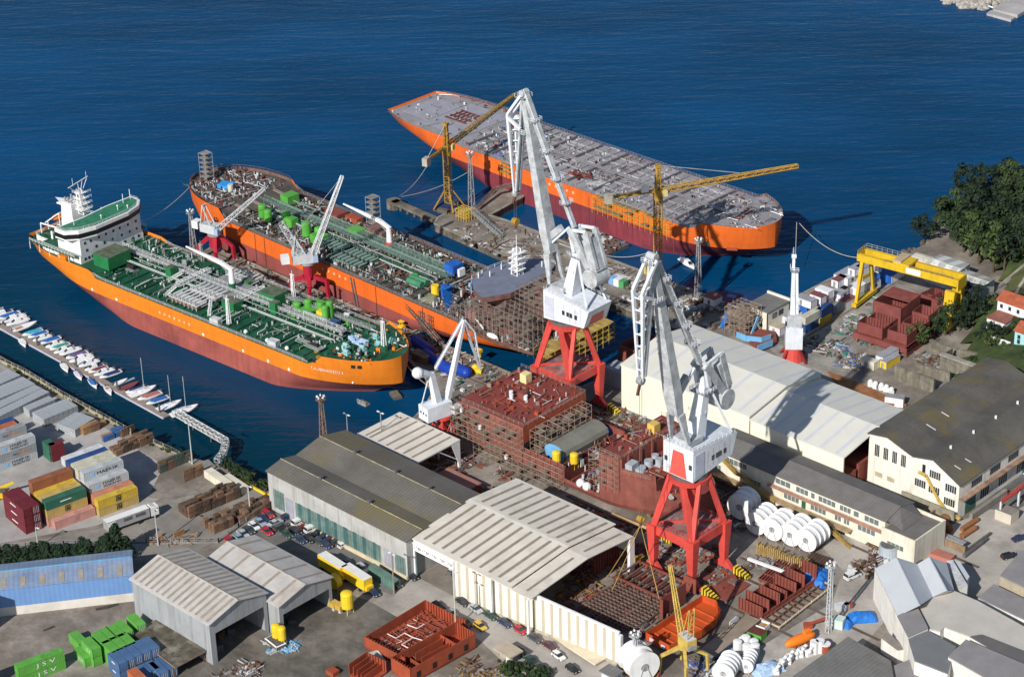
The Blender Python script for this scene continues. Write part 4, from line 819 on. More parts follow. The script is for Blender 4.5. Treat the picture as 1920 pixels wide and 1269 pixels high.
for(x,y,m_)in((146,-9.5,M('orange_ring',(0.8,0.2,0.05))),(138,-11,YELC),(150,-6,WHITE),(135,-8.8,YELC)):MB().tube((x,y,H1.deck(x)),(x,y,H1.deck(x)+.35),.8,m_,n=12).part('hatch',s1)
small_fittings(s1,H1,40,136,-15,15,420,(DK1,GREEN,PIPEG,GREYD,PIPEW,GREYM,DK1),0.5,hmax=.7)
small_fittings(s1,H1,60,136,-7,13,320,(PIPEG,GREYM,PIPEW,GREEN,GREYD,GREEN),0.6,hmax=1.8)
small_fittings(s1,H1,33,60,0,14,130,(PIPEG,GREYM,PIPEW,GREEN),0.8,hmax=2.4)
small_fittings(s1,H1,110,136,2,14,130,(GREENB,GREYM,PIPEW,GREEN,BRWN,GREENB),1.0,hmax=2.2)
small_fittings(s1,H1,139,158,-11,11,150,(GREEN,GREYM,WHITE,BLACK,GREEN,ORNG,GREEN),0.8,hmax=1.4)
for sgn in(-1,1):
 e=H1.edge(40,138,sgn,24);MB().rail(e,1.1,GALV,1.5,0.10,3).part('handrail',s1)
for(x,y)in((96.5,-14.2),(121.5,-13.6)):MB().obox((x,y,hd),(3.4,2.2,1.8),0.1,WHITED).part('covered_box',s1)
for x in(109,118.5,127):MB().sphere((x,-13.4,hd+.6),.7,WHITE,1,8,6).part('fairlead',s1)
hull_marks(s1,H1,(39,51,92,110,121,130,151),6.6+1.2)
for i in range(7):x=72+i*2.3;y=-(H1.at(x,9.5)+.06);PS('plimsoll_disc',s1).tube((x,y-.02,9.4),(x,y+.03,9.4),.5,M('salmon_disc',(0.85,0.45,0.25)),n=10)
hull_text(s1,H1,'T.N.HERNANDEZCIA',139.5,11.0,0.9,10.5)
g=PS('mooring_port',s1)
for u0 in(137.3,140.2,152.2,153.9):x=u0;y=-(H1.at(x,H1.H)+.05);y2=-(H1.at(x+1.1,H1.H)+.05);g.face([(x,y,13.4),(x+1.1,y2,13.4),(x+1.1,y2,14.5),(x,y,14.5)],BLACK)
x=154.6;g=MB();ya,yb_=-(H1.at(x,9)+.08),-(H1.at(x+3.2,9)+.08)
ya7,yb7=-(H1.at(x+.3,6)+.10),-(H1.at(x+3.4,6)+.10)
g.face([(x,ya,10.6),(x+3,yb_,10.6),(x+3.3,yb7,6.4),(x+.6,ya7,6.4)],M('anchor_pocket',(0.80,0.33,0.14),0.6,0.1));g.face([(x+1.2,(ya+yb_)/2-.04,10.0),(x+1.7,(ya+yb_)/2-.04,10.0),(x+2.1,(ya7+yb7)/2-.06,6.4),(x+1.6,(ya7+yb7)/2-.06,6.4)],RH1);g.part('anchor_pocket',s1)
m_=MB();p=(-55.37,-37.98,-2.6);m_.box(p[0]-1.8,p[0]+1.8,p[1]-1,p[1]+1,-3.2,-2.5,GREYM);m_.box(p[0]-1.6,p[0]+1.6,p[1]-.8,p[1]+.8,-2.5,-2.3,PLANK);m_.rail([(p[0]-1.8,p[1]-1,-2.5),(p[0]+1.8,p[1]-1,-2.5)],1,GALV,1,.1);m_.thing('work_raft','small grey work raft floating under the bow of the finished tanker','raft')
m_=MB();p=(-51.44,-28.45,-2.6);m_.obox((p[0],p[1],-3.3),(4.2,2.6,1.2),-.4,CONCD);m_.obox((p[0],p[1],-2.1),(3.6,2.2,.2),-.4,PLANK);m_.thing('fender_pontoon','dark square fender pontoon in the water just beyond the finished tanker bow','pontoon')
L3=176;H3=Hull(L3,35.0,13.4,7.6,(18,2.4),(40,0.8),over=26,bowcut=14,twf=0.72,bp=1.7)
s3=ship('ship_hull','bare orange and crimson hull with empty grey deck moored at the outer pier',(-108.5,119.0),rad(-1.0),L3)
H3.build(s3,OH3,RH3,DK3,bul=0.7,ms=PRIMD)
hd=H3.H
for i in range(27):
 x=46+i*4.15;hb_=H3.at(x,hd)-1.6;g=MB();big=i%3==0
 g.box(x-(.28 if big else.16),x+(.28 if big else.16),-hb_,hb_,hd,hd+(.9 if big else.45),M('deck_beam_grey',(0.14,0.135,0.15),0.8,0.2,0.3)if big else DK3);g.part('deck_beam',s3)
for y in(-11,-5,1,7,12):MB().box(46,154,y-.12,y+.12,hd,hd+.5,DK3).part('deck_beam',s3)
MB().box(44,156,-.9,.9,hd+.9,hd+1.0,DK3).rail([(44,-.9,hd+1),(156,-.9,hd+1)],.9,GREYM,2,.1).part('walkway',s3)
for(x0,x1,y0,y1)in((19,40,-12,13),(4,18,-9,9)):MB().box(x0,x1,y0,y1,H3.deck(10)+.02,H3.deck(10)+.12,M('pale_plate',(0.31,0.31,0.36),0.7,0.12,0.2)).part('deck_plate',s3)
g=MB()
for i in range(5):g.box(22+i*2.0,22.5+i*2.0,-3,6,H3.deck(10)+.15,H3.deck(10)+.5,PRIMD)
for i in range(4):g.box(21,32,-3+i*2.8,-2.5+i*2.8,H3.deck(10)+.16,H3.deck(10)+.56,PRIMD)
g.part('hatch_frame',s3)
for i in range(12):a_=i/12*6.28;r_=U(1,3.2);MB().obox((96+math.cos(a_)*r_*1.4,-9+math.sin(a_)*r_,hd+.2),(U(1.5,3),U(.5,1.2),U(.4,1.0)),U(0,3),pick(PRIMER,PRIMD)).part('steel_offcut',s3)
for i in range(5):MB().obox((104+i*1.1,-10.5+i*.2,hd+.3),(.5,6-i*.5,.4),-.25,pick(GALV,WHITED)).part('plate_stack',s3)
small_fittings(s3,H3,42,66,-16,14,200,(GREYM,PRIMER,BLUE,GREEN,GREYD,WHITE,GALV),1.0,hmax=1.0)
small_fittings(s3,H3,60,156,-16.5,16.5,430,(GREYM,GREYD,DK3,GALV,PRIMD,DK3,GALV),0.8,hmax=.9)
small_fittings(s3,H3,158,174,-12,12,90,(GREYM,GREYD,WHITE,BRWN),0.8,hmax=.8)
small_fittings(s3,H3,2,40,-16,16,70,(GREYM,WHITE,BRWN,DK3),0.7,hmax=1.2)
for i in range(5):MB().tube((162+i*.8,-1-i%2*5,H3.deck(165)),(162+i*.8,3-i%2*5,H3.deck(165)+.01),.35,PRIMD,n=8).part('bollard',s3)
for sgn in(-1,1):MB().rail(H3.edge(3,172,sgn,40),1.1,GREYM,1.3,0.09,2).part('handrail',s3)
for i in range(6):x=83+i*3.0+(2.4 if i>3 else 0);y=-(H3.at(x,11)+.06);PS('plimsoll_disc',s3).tube((x,y-.02,11.2),(x,y+.03,11.2),.55,M('salmon_disc',(0,0,0)),n=10)
x=165;y=-(H3.at(x,8)+.1);yb_=-(H3.at(x+3,8)+.1);MB().face([(x,y,9.8),(x+3,yb_,9.8),(x+3,yb_,7.0),(x,y,7.0)],PRIMB).part('anchor_pocket',s3)
x=158;y=-(H3.at(x,9)+.1);MB().face([(x,y,9.6),(x+2,y+.5,9.6),(x+2.2,y+.5,8.0),(x-.3,y,8.2)],GREYD).part('bow_thruster_mark',s3)
YS=M('yellow_scaffold',(0.55,0.38,0.06),0.7,0.25)
g=MB();g.scaffold(112,146,-20.4,-17.9,8,14.2,YS,PLANK,2.4,2.4,1.9,0.08,.5);g.part('scaffold',s3)
g=MB();g.scaffold(66,70,-19,-17.4,8.5,13.4,YS,PLANK,2.0,1.5,1.5,0.1,.8);g.part('scaffold',s3)
for i,x in enumerate((108,111,128,147)):MB().tube((x,-17.9,12),(x,-17.9,2.5),.07,GREYD,n=4).part('hanging_rope',s3)
L2=182;H2=Hull(L2,33.0,12.2,6.2,(30,2.6),(30,-2.0),over=30,bowcut=5,twf=0.8,bp=2.0,be=0.5)
s2=ship('tanker_under_outfitting','orange tanker under outfitting, deck cluttered brown and green, moored between the two piers',(-111.5,20.3),rad(178.5),L2)
H2.build(s2,OH3,RH2,DK2,bul=1.1,ms=BRWN)
hd=H2.H
for i in range(24):
 x=56+i*3.9;hb_=H2.at(x,hd)-1.6;MB().box(x-.2,x+.2,-hb_,hb_,hd,hd+.55,M('dim_green_beam',(0.04,0.075,0.055),0.8,0.3)).part('deck_beam',s2)
walkway(s2,56,150,-1.0,hd+2.2,2.0,M('green_grey_rail',(0.20,0.30,0.26),0.6,0.2),deckm=M('green_grating',(0.10,0.16,0.13),0.8,0.3))
walkway(s2,60,120,-5.5,hd+1.6,1.2,M('green_grey_rail',(0,0,0)),deckm=M('green_grating',(0,0,0)))
pipe_runs(s2,H2,56,150,[1.5,2.3,3.0,-3.6,-4.3,4.0,-7.5],hd+1.4,(PIPEG,GREEN,M('green_grey_rail',(0,0,0)),GALV),r=.17)
for x0,y0_,w_ in((92,4.5,5),(92,9.5,4),(104,4.5,3)):manifold(s2,x0-8,x0+6,y0_,y0_+3,hd+.2,7,M('dull_green_box',(0.08,0.13,0.10),0.8,0.3),M('green_grey_rail',(0,0,0)))
SUP=M('primer_superstructure',(0.20,0.095,0.08),0.8,0.35,0.4,(0.11,0.08,0.075),0.4)
MB().box(12,34,-12,12,hd-2,hd+2.2,SUP).part('lower_house',s2);MB().box(17,31,-12,11,hd+2.2,hd+5.4,SUP).part('middle_house',s2);MB().box(21,31,-12,8,hd+5.4,hd+8.6,SUP).part('upper_house',s2)
bl=M('blue_grey_bridge_roof',(0.17,0.19,0.26),0.6,0.15)
MB().prism([(24,-17),(30,-17),(36,-11),(37,0),(36,8),(30,13),(24,15),(20,7),(20,-9)],hd+9.4,hd+11.2,SUP,bl).part('bridge',s2)
MB().rail([(24,-17,hd+11.2),(30,-17,hd+11.2),(36,-11,hd+11.2),(37,0,hd+11.2),(36,8,hd+11.2)],1.1,WHITE,2.4,.13).part('handrail',s2)
g=MB()
for a,b_ in(((36.2,1,0),(36.2,8,0)),((35,9.5,0),(31,13,0))):
 g.beam((a[0],a[1],hd+10.2),(b_[0],b_[1],hd+10.2),.3,1.3,LBLUE)
g.part('window_protection',s2)
g=MB();g.lattice((28,-4,hd+11.2),(28,-4,hd+20),2.6,WHITE,seg=1.6,t=.17,w2=1.6)
for k in range(4):g.box(26,30,-6,-2,hd+13+k*1.9,hd+13.12+k*1.9,WHITE);g.beam((28,-7,hd+13.5+k*1.9),(28,-1,hd+13.7+k*1.9),.2,.2,WHITE)
g.tube((28,-4,hd+20),(28,-4,hd+24.5),.12,WHITE,n=4);g.beam((28,-6,hd+21),(28,-2,hd+22.3),.2,.2,WHITE);g.part('radar_mast',s2)
for x,y in((30,-9),(34,-3),(33,3),(26,-13),(35,6)):MB().tube((x,y,hd+11.2),(x,y,hd+13),.2,WHITE,n=6).part('antenna',s2)
MB().raw([(8,-7,hd),(16,-7,hd),(16,5,hd),(8,5,hd),(10,-5,hd+13.5),(15,-5,hd+12.5),(15,3,hd+12.5),(10,3,hd+13.5)],[(0,4,5,1),(1,5,6,2),(2,6,7,3),(3,7,4,0),(4,7,6,5)],SUP).part('funnel',s2)
SCF=M('scaffold_tube',(0.23,0.19,0.17),0.7,0.25,0.8)
for(x0,x1,y0,y1,z0,z1)in((6,20,5,14,-3,9),(7,19,-10,6,6,13),(20,34,8,15,-2,6),(33,42,12,16,-1,3),(2,16,-14,-8,-2,5)):
 MB().scaffold(x0,x1,y0,y1,hd+z0,hd+z1,SCF,PLANK,2.0,2.0,1.9,.09,.22).part('scaffold',s2)
g=MB();g.scaffold(-3,3.5,-15,14,6.0,13.0,YS,M('yellow_plank',(0.42,0.30,0.10),0.8,0.3),2.6,2.6,1.7,.10,.8);g.part('stern_scaffold',s2)
MB().face([(42.5,10.5,hd+8),(42.5,14.5,hd+8),(41.5,14,hd-1),(41.5,11.5,hd-1)],TARP).face([(42.7,10.5,hd+8),(41.7,11.5,hd-1),(41.7,14,hd-1),(42.7,14.5,hd+8)],TARP).box(41.5,42.4,10.6,14.4,hd+7.9,hd+8,TARP).part('tarpaulin',s2)
MB().box(28,33,9,14,hd+1,hd+4,M('lilac_brown_house',(0.25,0.15,0.14),0.8,0.2)).part('workshop_box',s2)
MB().beam((24,15,hd+.5),(30,13.5,hd+2.5),.35,.35,WHITE).part('davit',s2)
g=MB();g.sphere((20,15.2,hd-.4),1.0,WHITE,.8,10,6)
for i in range(len(g.v)):v=g.v[i];g.v[i]=((v[0]-20)*2.4+20,v[1],v[2])
g.part('lifeboat',s2)
MB().tube((52,9,hd+.3),(52,9,hd+4.2),1.3,YEL,n=14).part('yellow_tank',s2)
MB().box(48.5,51,6,7.5,hd,hd+4,BLUE).part('blue_panel',s2)
green_tank(s2,(66,5,hd),1.4,.8,GREENB)
MB().tube((59,6,hd+1.6),(66,6.5,hd+1.6),1.1,M('mid_green_tank',(0.06,0.22,0.12),0.5,0.2),n=12).tube((59,8.2,hd+1.6),(65,8.6,hd+1.6),1.1,M('mid_green_tank',(0,0,0)),n=12).part('horizontal_tank',s2)
MB().raw([(48,10,hd),(55,10,hd),(55,14,hd),(48,14,hd),(50,11,hd+2.2),(53,11,hd+2),(52,13,hd+1.6)],[(0,4,5,1),(1,5,6,2),(2,6,3),(3,6,4,0),(4,6,5)],M('olive_cover',(0.19,0.19,0.13),0.8,0.3)).part('tarpaulin',s2)
MB().box(58,62,-9,-4.5,hd+.2,hd+3.8,BLUE).part('blue_container',s2);MB().box(56,57,-8,-5.5,hd+.2,hd+3,WHITE).part('white_panel',s2)
for(x,y,r_,h_)in((140,7,1.5,4.0),(136,8,1.4,3.6),(131,4,1.5,3),(117,7,1.6,4.5),(113,5,1.5,3.0)):green_tank(s2,(x,y,hd),r_,h_,GREENB)
for(x0,x1,y0,y1,h_)in((108,113,5,9,3.0),(141,145,-10,-5,3.4),(104,109,-8,-4,2.0),(126,129,3,6,3)):MB().box(x0,x1,y0,y1,hd+.3,hd+.3+h_,GREENB).part('deck_machine',s2)
MB().box(96,104,-14,-8,hd,hd+2.8,M('brown_cover',(0.20,0.115,0.10),0.85,0.3)).part('deckhouse',s2)
MB().box(120,128,-14,-9,hd,hd+1.8,PRIMER).part('steel_block',s2);MB().box(112,118,-14,-11,hd,hd+2,PRIMB).part('steel_block',s2)
MB().tube((136,0,hd+.2),(136,0,hd+1.0),5.2,M('pale_green_cover',(0.17,0.24,0.20),0.7,0.2),n=20).part('round_cover',s2)
deck_crane(s2,(90,-6,hd),0.10,17,el=0.12,zc=7.2,basem=CRED)
MB().box(146,150,-15,15,hd+.02,hd+.1,BLACK).part('deck_well',s2)
for y in(-8,3,9):MB().beam((145,y,hd+2.2),(152,y,hd+2.6),1.2,.4,M('pinkish_bridge',(0.30,0.22,0.20),0.8,0.2)).part('gangway',s2)
hf=H2.deck(170)
MB().obox((166,2,hf+.1),(5,4,1.4),.3,M('bright_blue_tarp',(0.03,0.30,0.75),0.5,0.2,0.8,bump=0.5)).part('tarpaulin',s2)
MB().tube((161,4,hf+.5),(161,4,hf+3.2),1.0,M('cream_tank',(0.62,0.62,0.5)),n=10).part('cream_tank',s2)
small_fittings(s2,H2,152,178,-13,13,450,(BRWN,GREYM,GREYD,WHITED,BRWN,PRIMD,WHITED),0.9,hmax=1.4)
small_fittings(s2,H2,56,148,-15,15,1500,(BRWN,GREYM,PIPEG,GREYD,M('green_grey_rail',(0,0,0)),PRIMD,BRWN,GALV,GREYM,PIPEW,RUST),0.8,hmax=1.4)
small_fittings(s2,H2,2,55,-15,15,600,(BRWN,GREYM,PRIMD,GREYD,WHITED,GALV),1.1,hmax=1.8)
for sgn in(-1,1):MB().rail(H2.edge(34,150,sgn,30),1.1,GREYM,1.3,0.10,3).part('handrail',s2);MB().rail([(p[0],p[1],p[2]+1.1)for p in H2.edge(153,181,sgn,16)],.9,BRWN,.9,.14,1).part('bulwark_frames',s2)
for i in range(6):x=98-i*2.8;y=(H2.at(x,10)+.06);PS('plimsoll_disc',s2).tube((x,y-.03,10.1),(x,y+.02,10.1),.5,M('salmon_disc',(0,0,0)),n=10)
for x in(133,128,72,50):y=H2.at(x,8)+.1;MB().tube((x,y,12),(x,y,1.5),.1,BLACK,n=4).part('hanging_hose',s2)
for x in(84,82.6):MB().tube((x,16.7,11.5),(x-2,16.9,1.5),.25,GREYD,n=6).part('hanging_hose',s2)
for k in range(2):MB().scaffold(49-k*4,51-k*4,16.7,17.6,2,10.5,GREYD,None,1.2,.9,1.4,.09).part('side_ladder',s2)
for(x,y,h_,lab)in((176,2.5,10.5,''),(107,-14.2,11,'')):
 MB().scaffold(x-1.7,x+1.7,y-1.7,y+1.7,H2.deck(x),H2.deck(x)+h_,GREYM,M('dull_plank',(0.27,0.24,0.21),0.85,0.3),3.4,3.4,1.9,.11,1.0).part('scaffold_tower',s2)
for a,b_,lab in(((-83.06,4.56,8.5),(-60.16,0.17,0.5),'sloping grey gangway rising from the inner pier to the orange side of the outfitting tanker'),):
 m_=MB();m_.beam(a,b_,1.3,.25,GREYM);m_.lattice(a,b_,1.5,RUST,seg=1.6,t=.12,h=1.3);m_.thing('gangway',lab,'gangway')
# ================= CRANES =================
CW=M('crane_white_paint',(0.70,0.74,0.80),0.5,0.12,0.3,(0.42,0.46,0.50),0.18,streak=0.2)
CWD=M('worn_crane_white',(0.50,0.53,0.56),0.55,0.25,0.5,(0.25,0.27,0.29),0.42)
CRD2=M('faded_red_panel',(0.62,0.10,0.08),0.5,0.12)
BYEL=M('yellow_black_bumper',(0.75,0.55,0.05),0.5,0.2,0.5,stripe=('x',0.9,0.95,(0.03,0.03,0.03)))
DKM=M('portal_floor',(0.26,0.15,0.14),0.8,0.4,0.4,(0.36,0.30,0.28),0.3)
def big_crane(lab,x,y,az):
 g=T('portal_crane',lab,'crane',(x,y,0),az,'red legged portal cranes of the slipway')
 a=6.5
 F=[(-a,-a),(a,-a),(a,a),(-a,a)]
 for sx,sy in F:
  m=MB();m.beam((sx,sy,2.2),(sx,sy,14.6),1.5,1.5,CRED,2.7,2.7)
  c=math.atan2(sy,sx)
  for d in(-0.42,0.42):m.beam((sx*.98,sy*.98,14.2),(math.cos(c+d)*5.0,math.sin(c+d)*5.0,28.6),1.35,1.35,CRED,1.0,1.0)
  leg=m.part('leg',g)
  b=bpy.data.objects.new('bogie',bogie_mesh);sc.collection.objects.link(b);b.parent=leg;b.location=(sx,sy,0);b.rotation_euler=(0,0,-az+(0 if(Matrix.Rotation(az,3,'Z')@Vector((sx,sy,0))).x>0 else math.pi))
 m=MB()
 for i in range(4):p,q=F[i],F[(i+1)%4];m.beam((p[0],p[1],13.1),(q[0],q[1],13.1),0.9,2.6,CRED)
 m.part('portal_beam',g)
 m=MB();m.box(-a,a,-a,a,14.35,14.55,DKM);m.beam((-a,-a,14.9),(a,a,14.9),.5,.5,CRED);m.beam((-a,a,14.9),(a,-a,14.9),.5,.5,CRED);
 for i in range(4):p,q=F[i],F[(i+1)%4];m.rail([(p[0],p[1],14.6),(q[0],q[1],14.6)],1.1,CRED,1.8,.09)
 m.part('portal_floor',g)
 MB().tube((0,0,14.5),(0,0,28),1.2,CRED,r2=3.1,n=16).part('king_post',g)
 MB().tube((0,0,27.8),(0,0,29.3),5.3,CRED,r2=5.6,n=28).tube((0,0,29.3),(0,0,30.2),5.0,GREYD,n=28).part('slewing_ring',g)
 m=MB();z0,z1=30.2,39.2
 x0,x1,yy=-13.0,4.6,4.9
 m.raw([(x0+2,-yy,z0+1.6),(x1,-yy,z0),(x1,yy,z0),(x0+2,yy,z0+1.6),(x0,-yy,z1-1.6),(x1,-yy,z1),(x1,yy,z1),(x0,yy,z1-1.6)],[(0,3,2,1),(0,1,5,4),(1,2,6,5),(2,3,7,6),(3,0,4,7),(4,5,6,7)],CW)
 for k in range(7):m.box(x0+3+k*2.2,x0+3.08+k*2.2,-yy-.04,-yy,z0+2,z1-2,GREYM);m.box(x0+3+k*2.2,x0+3.08+k*2.2,yy,yy+.04,z0+2,z1-2,GREYM)
 m.box(x1-4.2,x1-.6,yy,yy+.12,z0+.8,z1-1.5,M('lilac_door',(0.52,0.55,0.66),0.6,0.1))
 m.box(-1.5,3.5,-3,3,z1,z1+1.4,CWD);house=m.part('machinery_house',g)
 PS('red_panel',house).raw([(x1+.06,-2.8,z0+.2),(x1+.06,2.8,z0+.2),(x1+.06,1.7,z1-1.6),(x1+.06,-1.7,z1-1.6)],[(0,1,2,3)],CRD2)
 PS('red_panel',house).raw([(x0+1.95,-3.2,z0+1.7),(x0+1.95,3.2,z0+1.7),(x0+.35,2.4,z1-2.6),(x0+.35,-2.4,z1-2.6)],[(0,3,2,1)],CRD2)
 for k in(0,1.9,3.1,4.8):PS('window',house).box(-8.5+k,-7.5+k,yy+.02,yy+.1,z0+3.4,z0+4.8,GLASS)
 for k in(0,2.2,4.4):PS('window',house).box(-8.5+k,-7.5+k,-yy-.1,-yy-.02,z0+3.4,z0+4.8,GLASS)
 for y_ in(-4,4):PS('window',house).box(x1+.02,x1+.1,y_-.5,y_+.5,z0+3.4,z0+4.8,GLASS)
 m=MB();m.rail([(x0+1,-yy,z1-1.4),(-2,-yy,z1-.4),(x1,-yy,z1)],1,CW,1.6,.1);m.rail([(x0+1,yy,z1-1.4),(-2,yy,z1-.4),(x1,yy,z1)],1,CW,1.6,.1);m.rail([(x1,-yy,z1),(x1,yy,z1)],1,CW,1.4,.1);m.part('handrail',house)
 m=MB();m.beam((-2.0,0,z1-.2),(-5.0,0,52.5),3.8,3.6,CW,2.6,2.2);m.beam((-5,0,52),(-5.2,0,55),2.4,2.0,CW,.8,.8)
 for s_ in(-1,1):m.beam((-11.5,s_*4.2,z1-1.2),(-5.2,s_*1.2,53.5),.55,.55,CW)
 m.box(-7.5,-2.5,-2.4,2.4,51.2,51.4,GREYM);m.rail([(-7.5,-2.4,51.4),(-2.5,-2.4,51.4),(-2.5,2.4,51.4),(-7.5,2.4,51.4),(-7.5,-2.4,51.4)],1.1,CW,1.1,.12)
 m.rail([(-4.6,2.2,46),(-1.8,2.2,46),(-1.8,-2.2,46)],1,CW,1,.1);m.part('a_frame',g)
 R0,TP=Vector((4.0,0,40.4)),Vector((15.0,0,95.0));m=MB()
 mid=R0.lerp(TP,0.16)
 for s_ in(-1,1):m.beam(R0+Vector((0,s_*2.9,0)),mid+Vector((0,s_*1.7,0)),.5,.9,CWD,.9,2.4)
 m.beam(mid,R0.lerp(TP,.27),3.2,2.4,CWD,3.8,3.0);m.beam(R0.lerp(TP,.27),R0.lerp(TP,.75),3.8,3.0,CWD,2.6,2.2);m.beam(R0.lerp(TP,.75),TP,2.6,2.2,CWD,1.5,1.4)
 dr=(TP-R0).normalized()
 m.beam(R0.lerp(TP,.25)+Vector((-1.0,0,0)),Vector((1.5,0,58)),1.2,2.0,CWD);m.part('boom',g)
 m=MB();a_,b_=R0.lerp(TP,.14)+Vector((1.6,1.2,0)),TP+Vector((1.0,.8,0));m.rail([a_,b_],1.0,CW,2.0,.08,2);m.part('boom_ladder',g)
 EL,NO,RE=Vector((20.2,0,88.3)),Vector((19.2,0,63.8)),Vector((12.6,0,84.5));m=MB()
 for s_ in(-1,1):
  o=Vector((0,s_*1.5,0));o2=Vector((0,s_*.7,0))
  m.beam(TP+o,EL+o,.75,.75,CW);m.beam(EL+o,NO+o2,.8,.9,CW,.45,.5);m.beam(EL+o+Vector((0,0,-1)),Vector((15.6,s_*1.3,84.8)),.8,.8,CW);m.beam(TP+o2+Vector((.2,0,-2)),NO+o2+Vector((-.8,0,1)),.7,.7,CWD)
 for k in range(7):t_=(k+.6)/7.5;p=EL.lerp(NO,t_);q=TP.lerp(NO,t_+(1-t_)*.12)if k else TP.lerp(NO,.2);m.beam(p,q+Vector((0,0,-1)),.35,.35,CW);m.beam(p+Vector((0,1.4*(1-t_)+.5,0)),p-Vector((0,1.4*(1-t_)+.5,0)),.3,.3,CW)
 m.box(13.6,17,-1.8,1.8,94.2,94.4,GREYM);m.tube((15,-1.3,95.6),(15,1.3,95.6),1.0,CWD,n=12);m.box(13.4,16.2,-2,2,83.6,84.0,CWD);m.rail([(13.4,-2,84),(16.4,-2,84),(16.4,2,84),(13.4,2,84)],1.1,CW,1,.12);m.rail([(13.6,-1.8,94.4),(17,-1.8,94.4),(17,1.8,94.4)],1.1,CW,1,.12)
 m.tube(NO+Vector((0,-.8,0)),NO+Vector((0,.8,0)),1.0,GREYM,n=12);m.beam(NO,NO+Vector((1.2,0,-3.6)),.5,.7,RUST);m.part('fly_jib',g)
 SL=Vector((-3.5,0,59.5));m=MB();m.beam(TP+Vector((-.6,0,.4)),SL,1.5,1.6,CWD,1.1,1.2)
 for t_ in(.22,.45,.66,.84):
  p=(TP).lerp(SL,t_);m.obox(p+Vector((0,0,.8)),(2.2,3.4,.12),0,GREYM);m.rail([p+Vector((-1.1,-1.7,.9)),p+Vector((1.1,-1.7,.9)),p+Vector((1.1,1.7,.9)),p+Vector((-1.1,1.7,.9)),p+Vector((-1.1,-1.7,.9))],1.1,CW,.9,.12)
 m.rail([TP+Vector((-.6,.8,1)),SL+Vector((0,.8,.8))],1.0,CW,1.6,.09);m.part('tie_strut',g)
 m=MB()
 for s_ in(-1,1):
  o=Vector((0,s_*1.9,0));m.beam(SL+o,Vector((-5.0,0,53.0))+o,.8,1.2,CW);m.beam(SL+o,Vector((-9.5,0,60.5))+o,.6,.8,CW);m.beam(Vector((-9.5,0,60.5))+o,Vector((-13,0,50))+o,1.0,1.8,CWD);m.beam(SL+o,Vector((-10.5,0,49.5))+o,1.0,2.2,CWD)
 m.beam((-9.5,0,58),(-12.6,0,49),4.4,2.6,CWD);m.part('rocker_frame',g)
 MB().tube((-11.6,-2.9,46.8),(-11.6,2.9,46.8),2.8,CWD,n=20).part('counterweight',g)
 MB().beam(Vector((-1.5,0,59)),R0.lerp(TP,.2),.6,.6,CW).part('luffing_rod',g)
 return g
bm_=MB();bm_.raw([(-3.4,-.55,.9),(3.6,-.55,.9),(1.0,-.55,3.2),(-1.0,-.55,3.2),(-3.4,.55,.9),(3.6,.55,.9),(1.0,.55,3.2),(-1.0,.55,3.2)],[(0,1,2,3),(4,7,6,5),(0,4,5,1),(1,5,6,2),(2,6,7,3),(3,7,4,0)],CRED)
for k in range(4):bm_.tube((-2.7+k*1.8,-.3,.55),(-2.7+k*1.8,.3,.55),.5,GREYD,n=10)
bm_.raw([(3.7,-.9,.4),(8.4,-.7,.4),(8.4,-.7,1.0),(3.7,-.9,2.6),(3.7,.9,.4),(8.4,.7,.4),(8.4,.7,1.0),(3.7,.9,2.6)],[(0,1,2,3),(4,7,6,5),(0,4,5,1),(1,5,6,2),(2,6,7,3),(3,7,4,0)],BYEL)
bogie_mesh=bm_.mesh('bogie')
big_crane('red-legged white portal crane standing over the panels in front of the cream halls',79,-47.5,rad(270))
big_crane('red-legged white portal crane between the outfitting tanker and the maroon hull',-3.5,-3.5,rad(180))
def rope(a,b,r=.06,m=GREYD):return MB().tube(a,b,r,m,n=4)
hk=Vector((79,-66.4,0));m=rope((79.4,-66.7,62),(79.4,-66.7,25.2),.07);m.tube((78.6,-66.7,62),(78.6,-66.7,25.2),.07,GREYD,n=4);m.thing('hoist_rope','thin hoist ropes running from the near portal crane to its yellow hook block','rope')
m=MB();m.tube((78.3,-66.7,24.4),(79.7,-66.7,24.4),.9,YELC,n=12);m.tube((77.8,-66.1,24.2),(80,-66.1,24.2),.6,YELC,n=10);m.beam((79,-66.7,24),(79,-66.7,22.4),.5,.5,RUST);m.thing('hook_block','yellow hook block with slings above the maroon panels by the near portal crane','hook')
m=MB()
for q in((70,-70,4),(74.5,-72.5,4),(88,-70,6),(84,-66,5)):m.tube((79,-66.7,22.6),q,.10,OCH,n=4)
m.thing('lifting_sling','four tan slings spreading from the hook block down to the maroon panels','sling')
m=rope((-22.8,-3.5,62),(-22.8,-3.5,55.5),.07);m.tube((-23.6,-3.5,62),(-23.6,-3.5,55.5),.07,GREYD,n=4);m.thing('hoist_rope','short hoist ropes under the nose of the far portal crane','rope')
m=MB();m.tube((-24,-3.5,54.6),(-22.4,-3.5,54.6),1.1,YELC,n=12);m.beam((-23.2,-3.5,54),(-23.2,-3.5,52.4),.5,.5,RUST);m.thing('hook_block','yellow hook block hanging from the far portal crane in front of the crimson hull','hook')
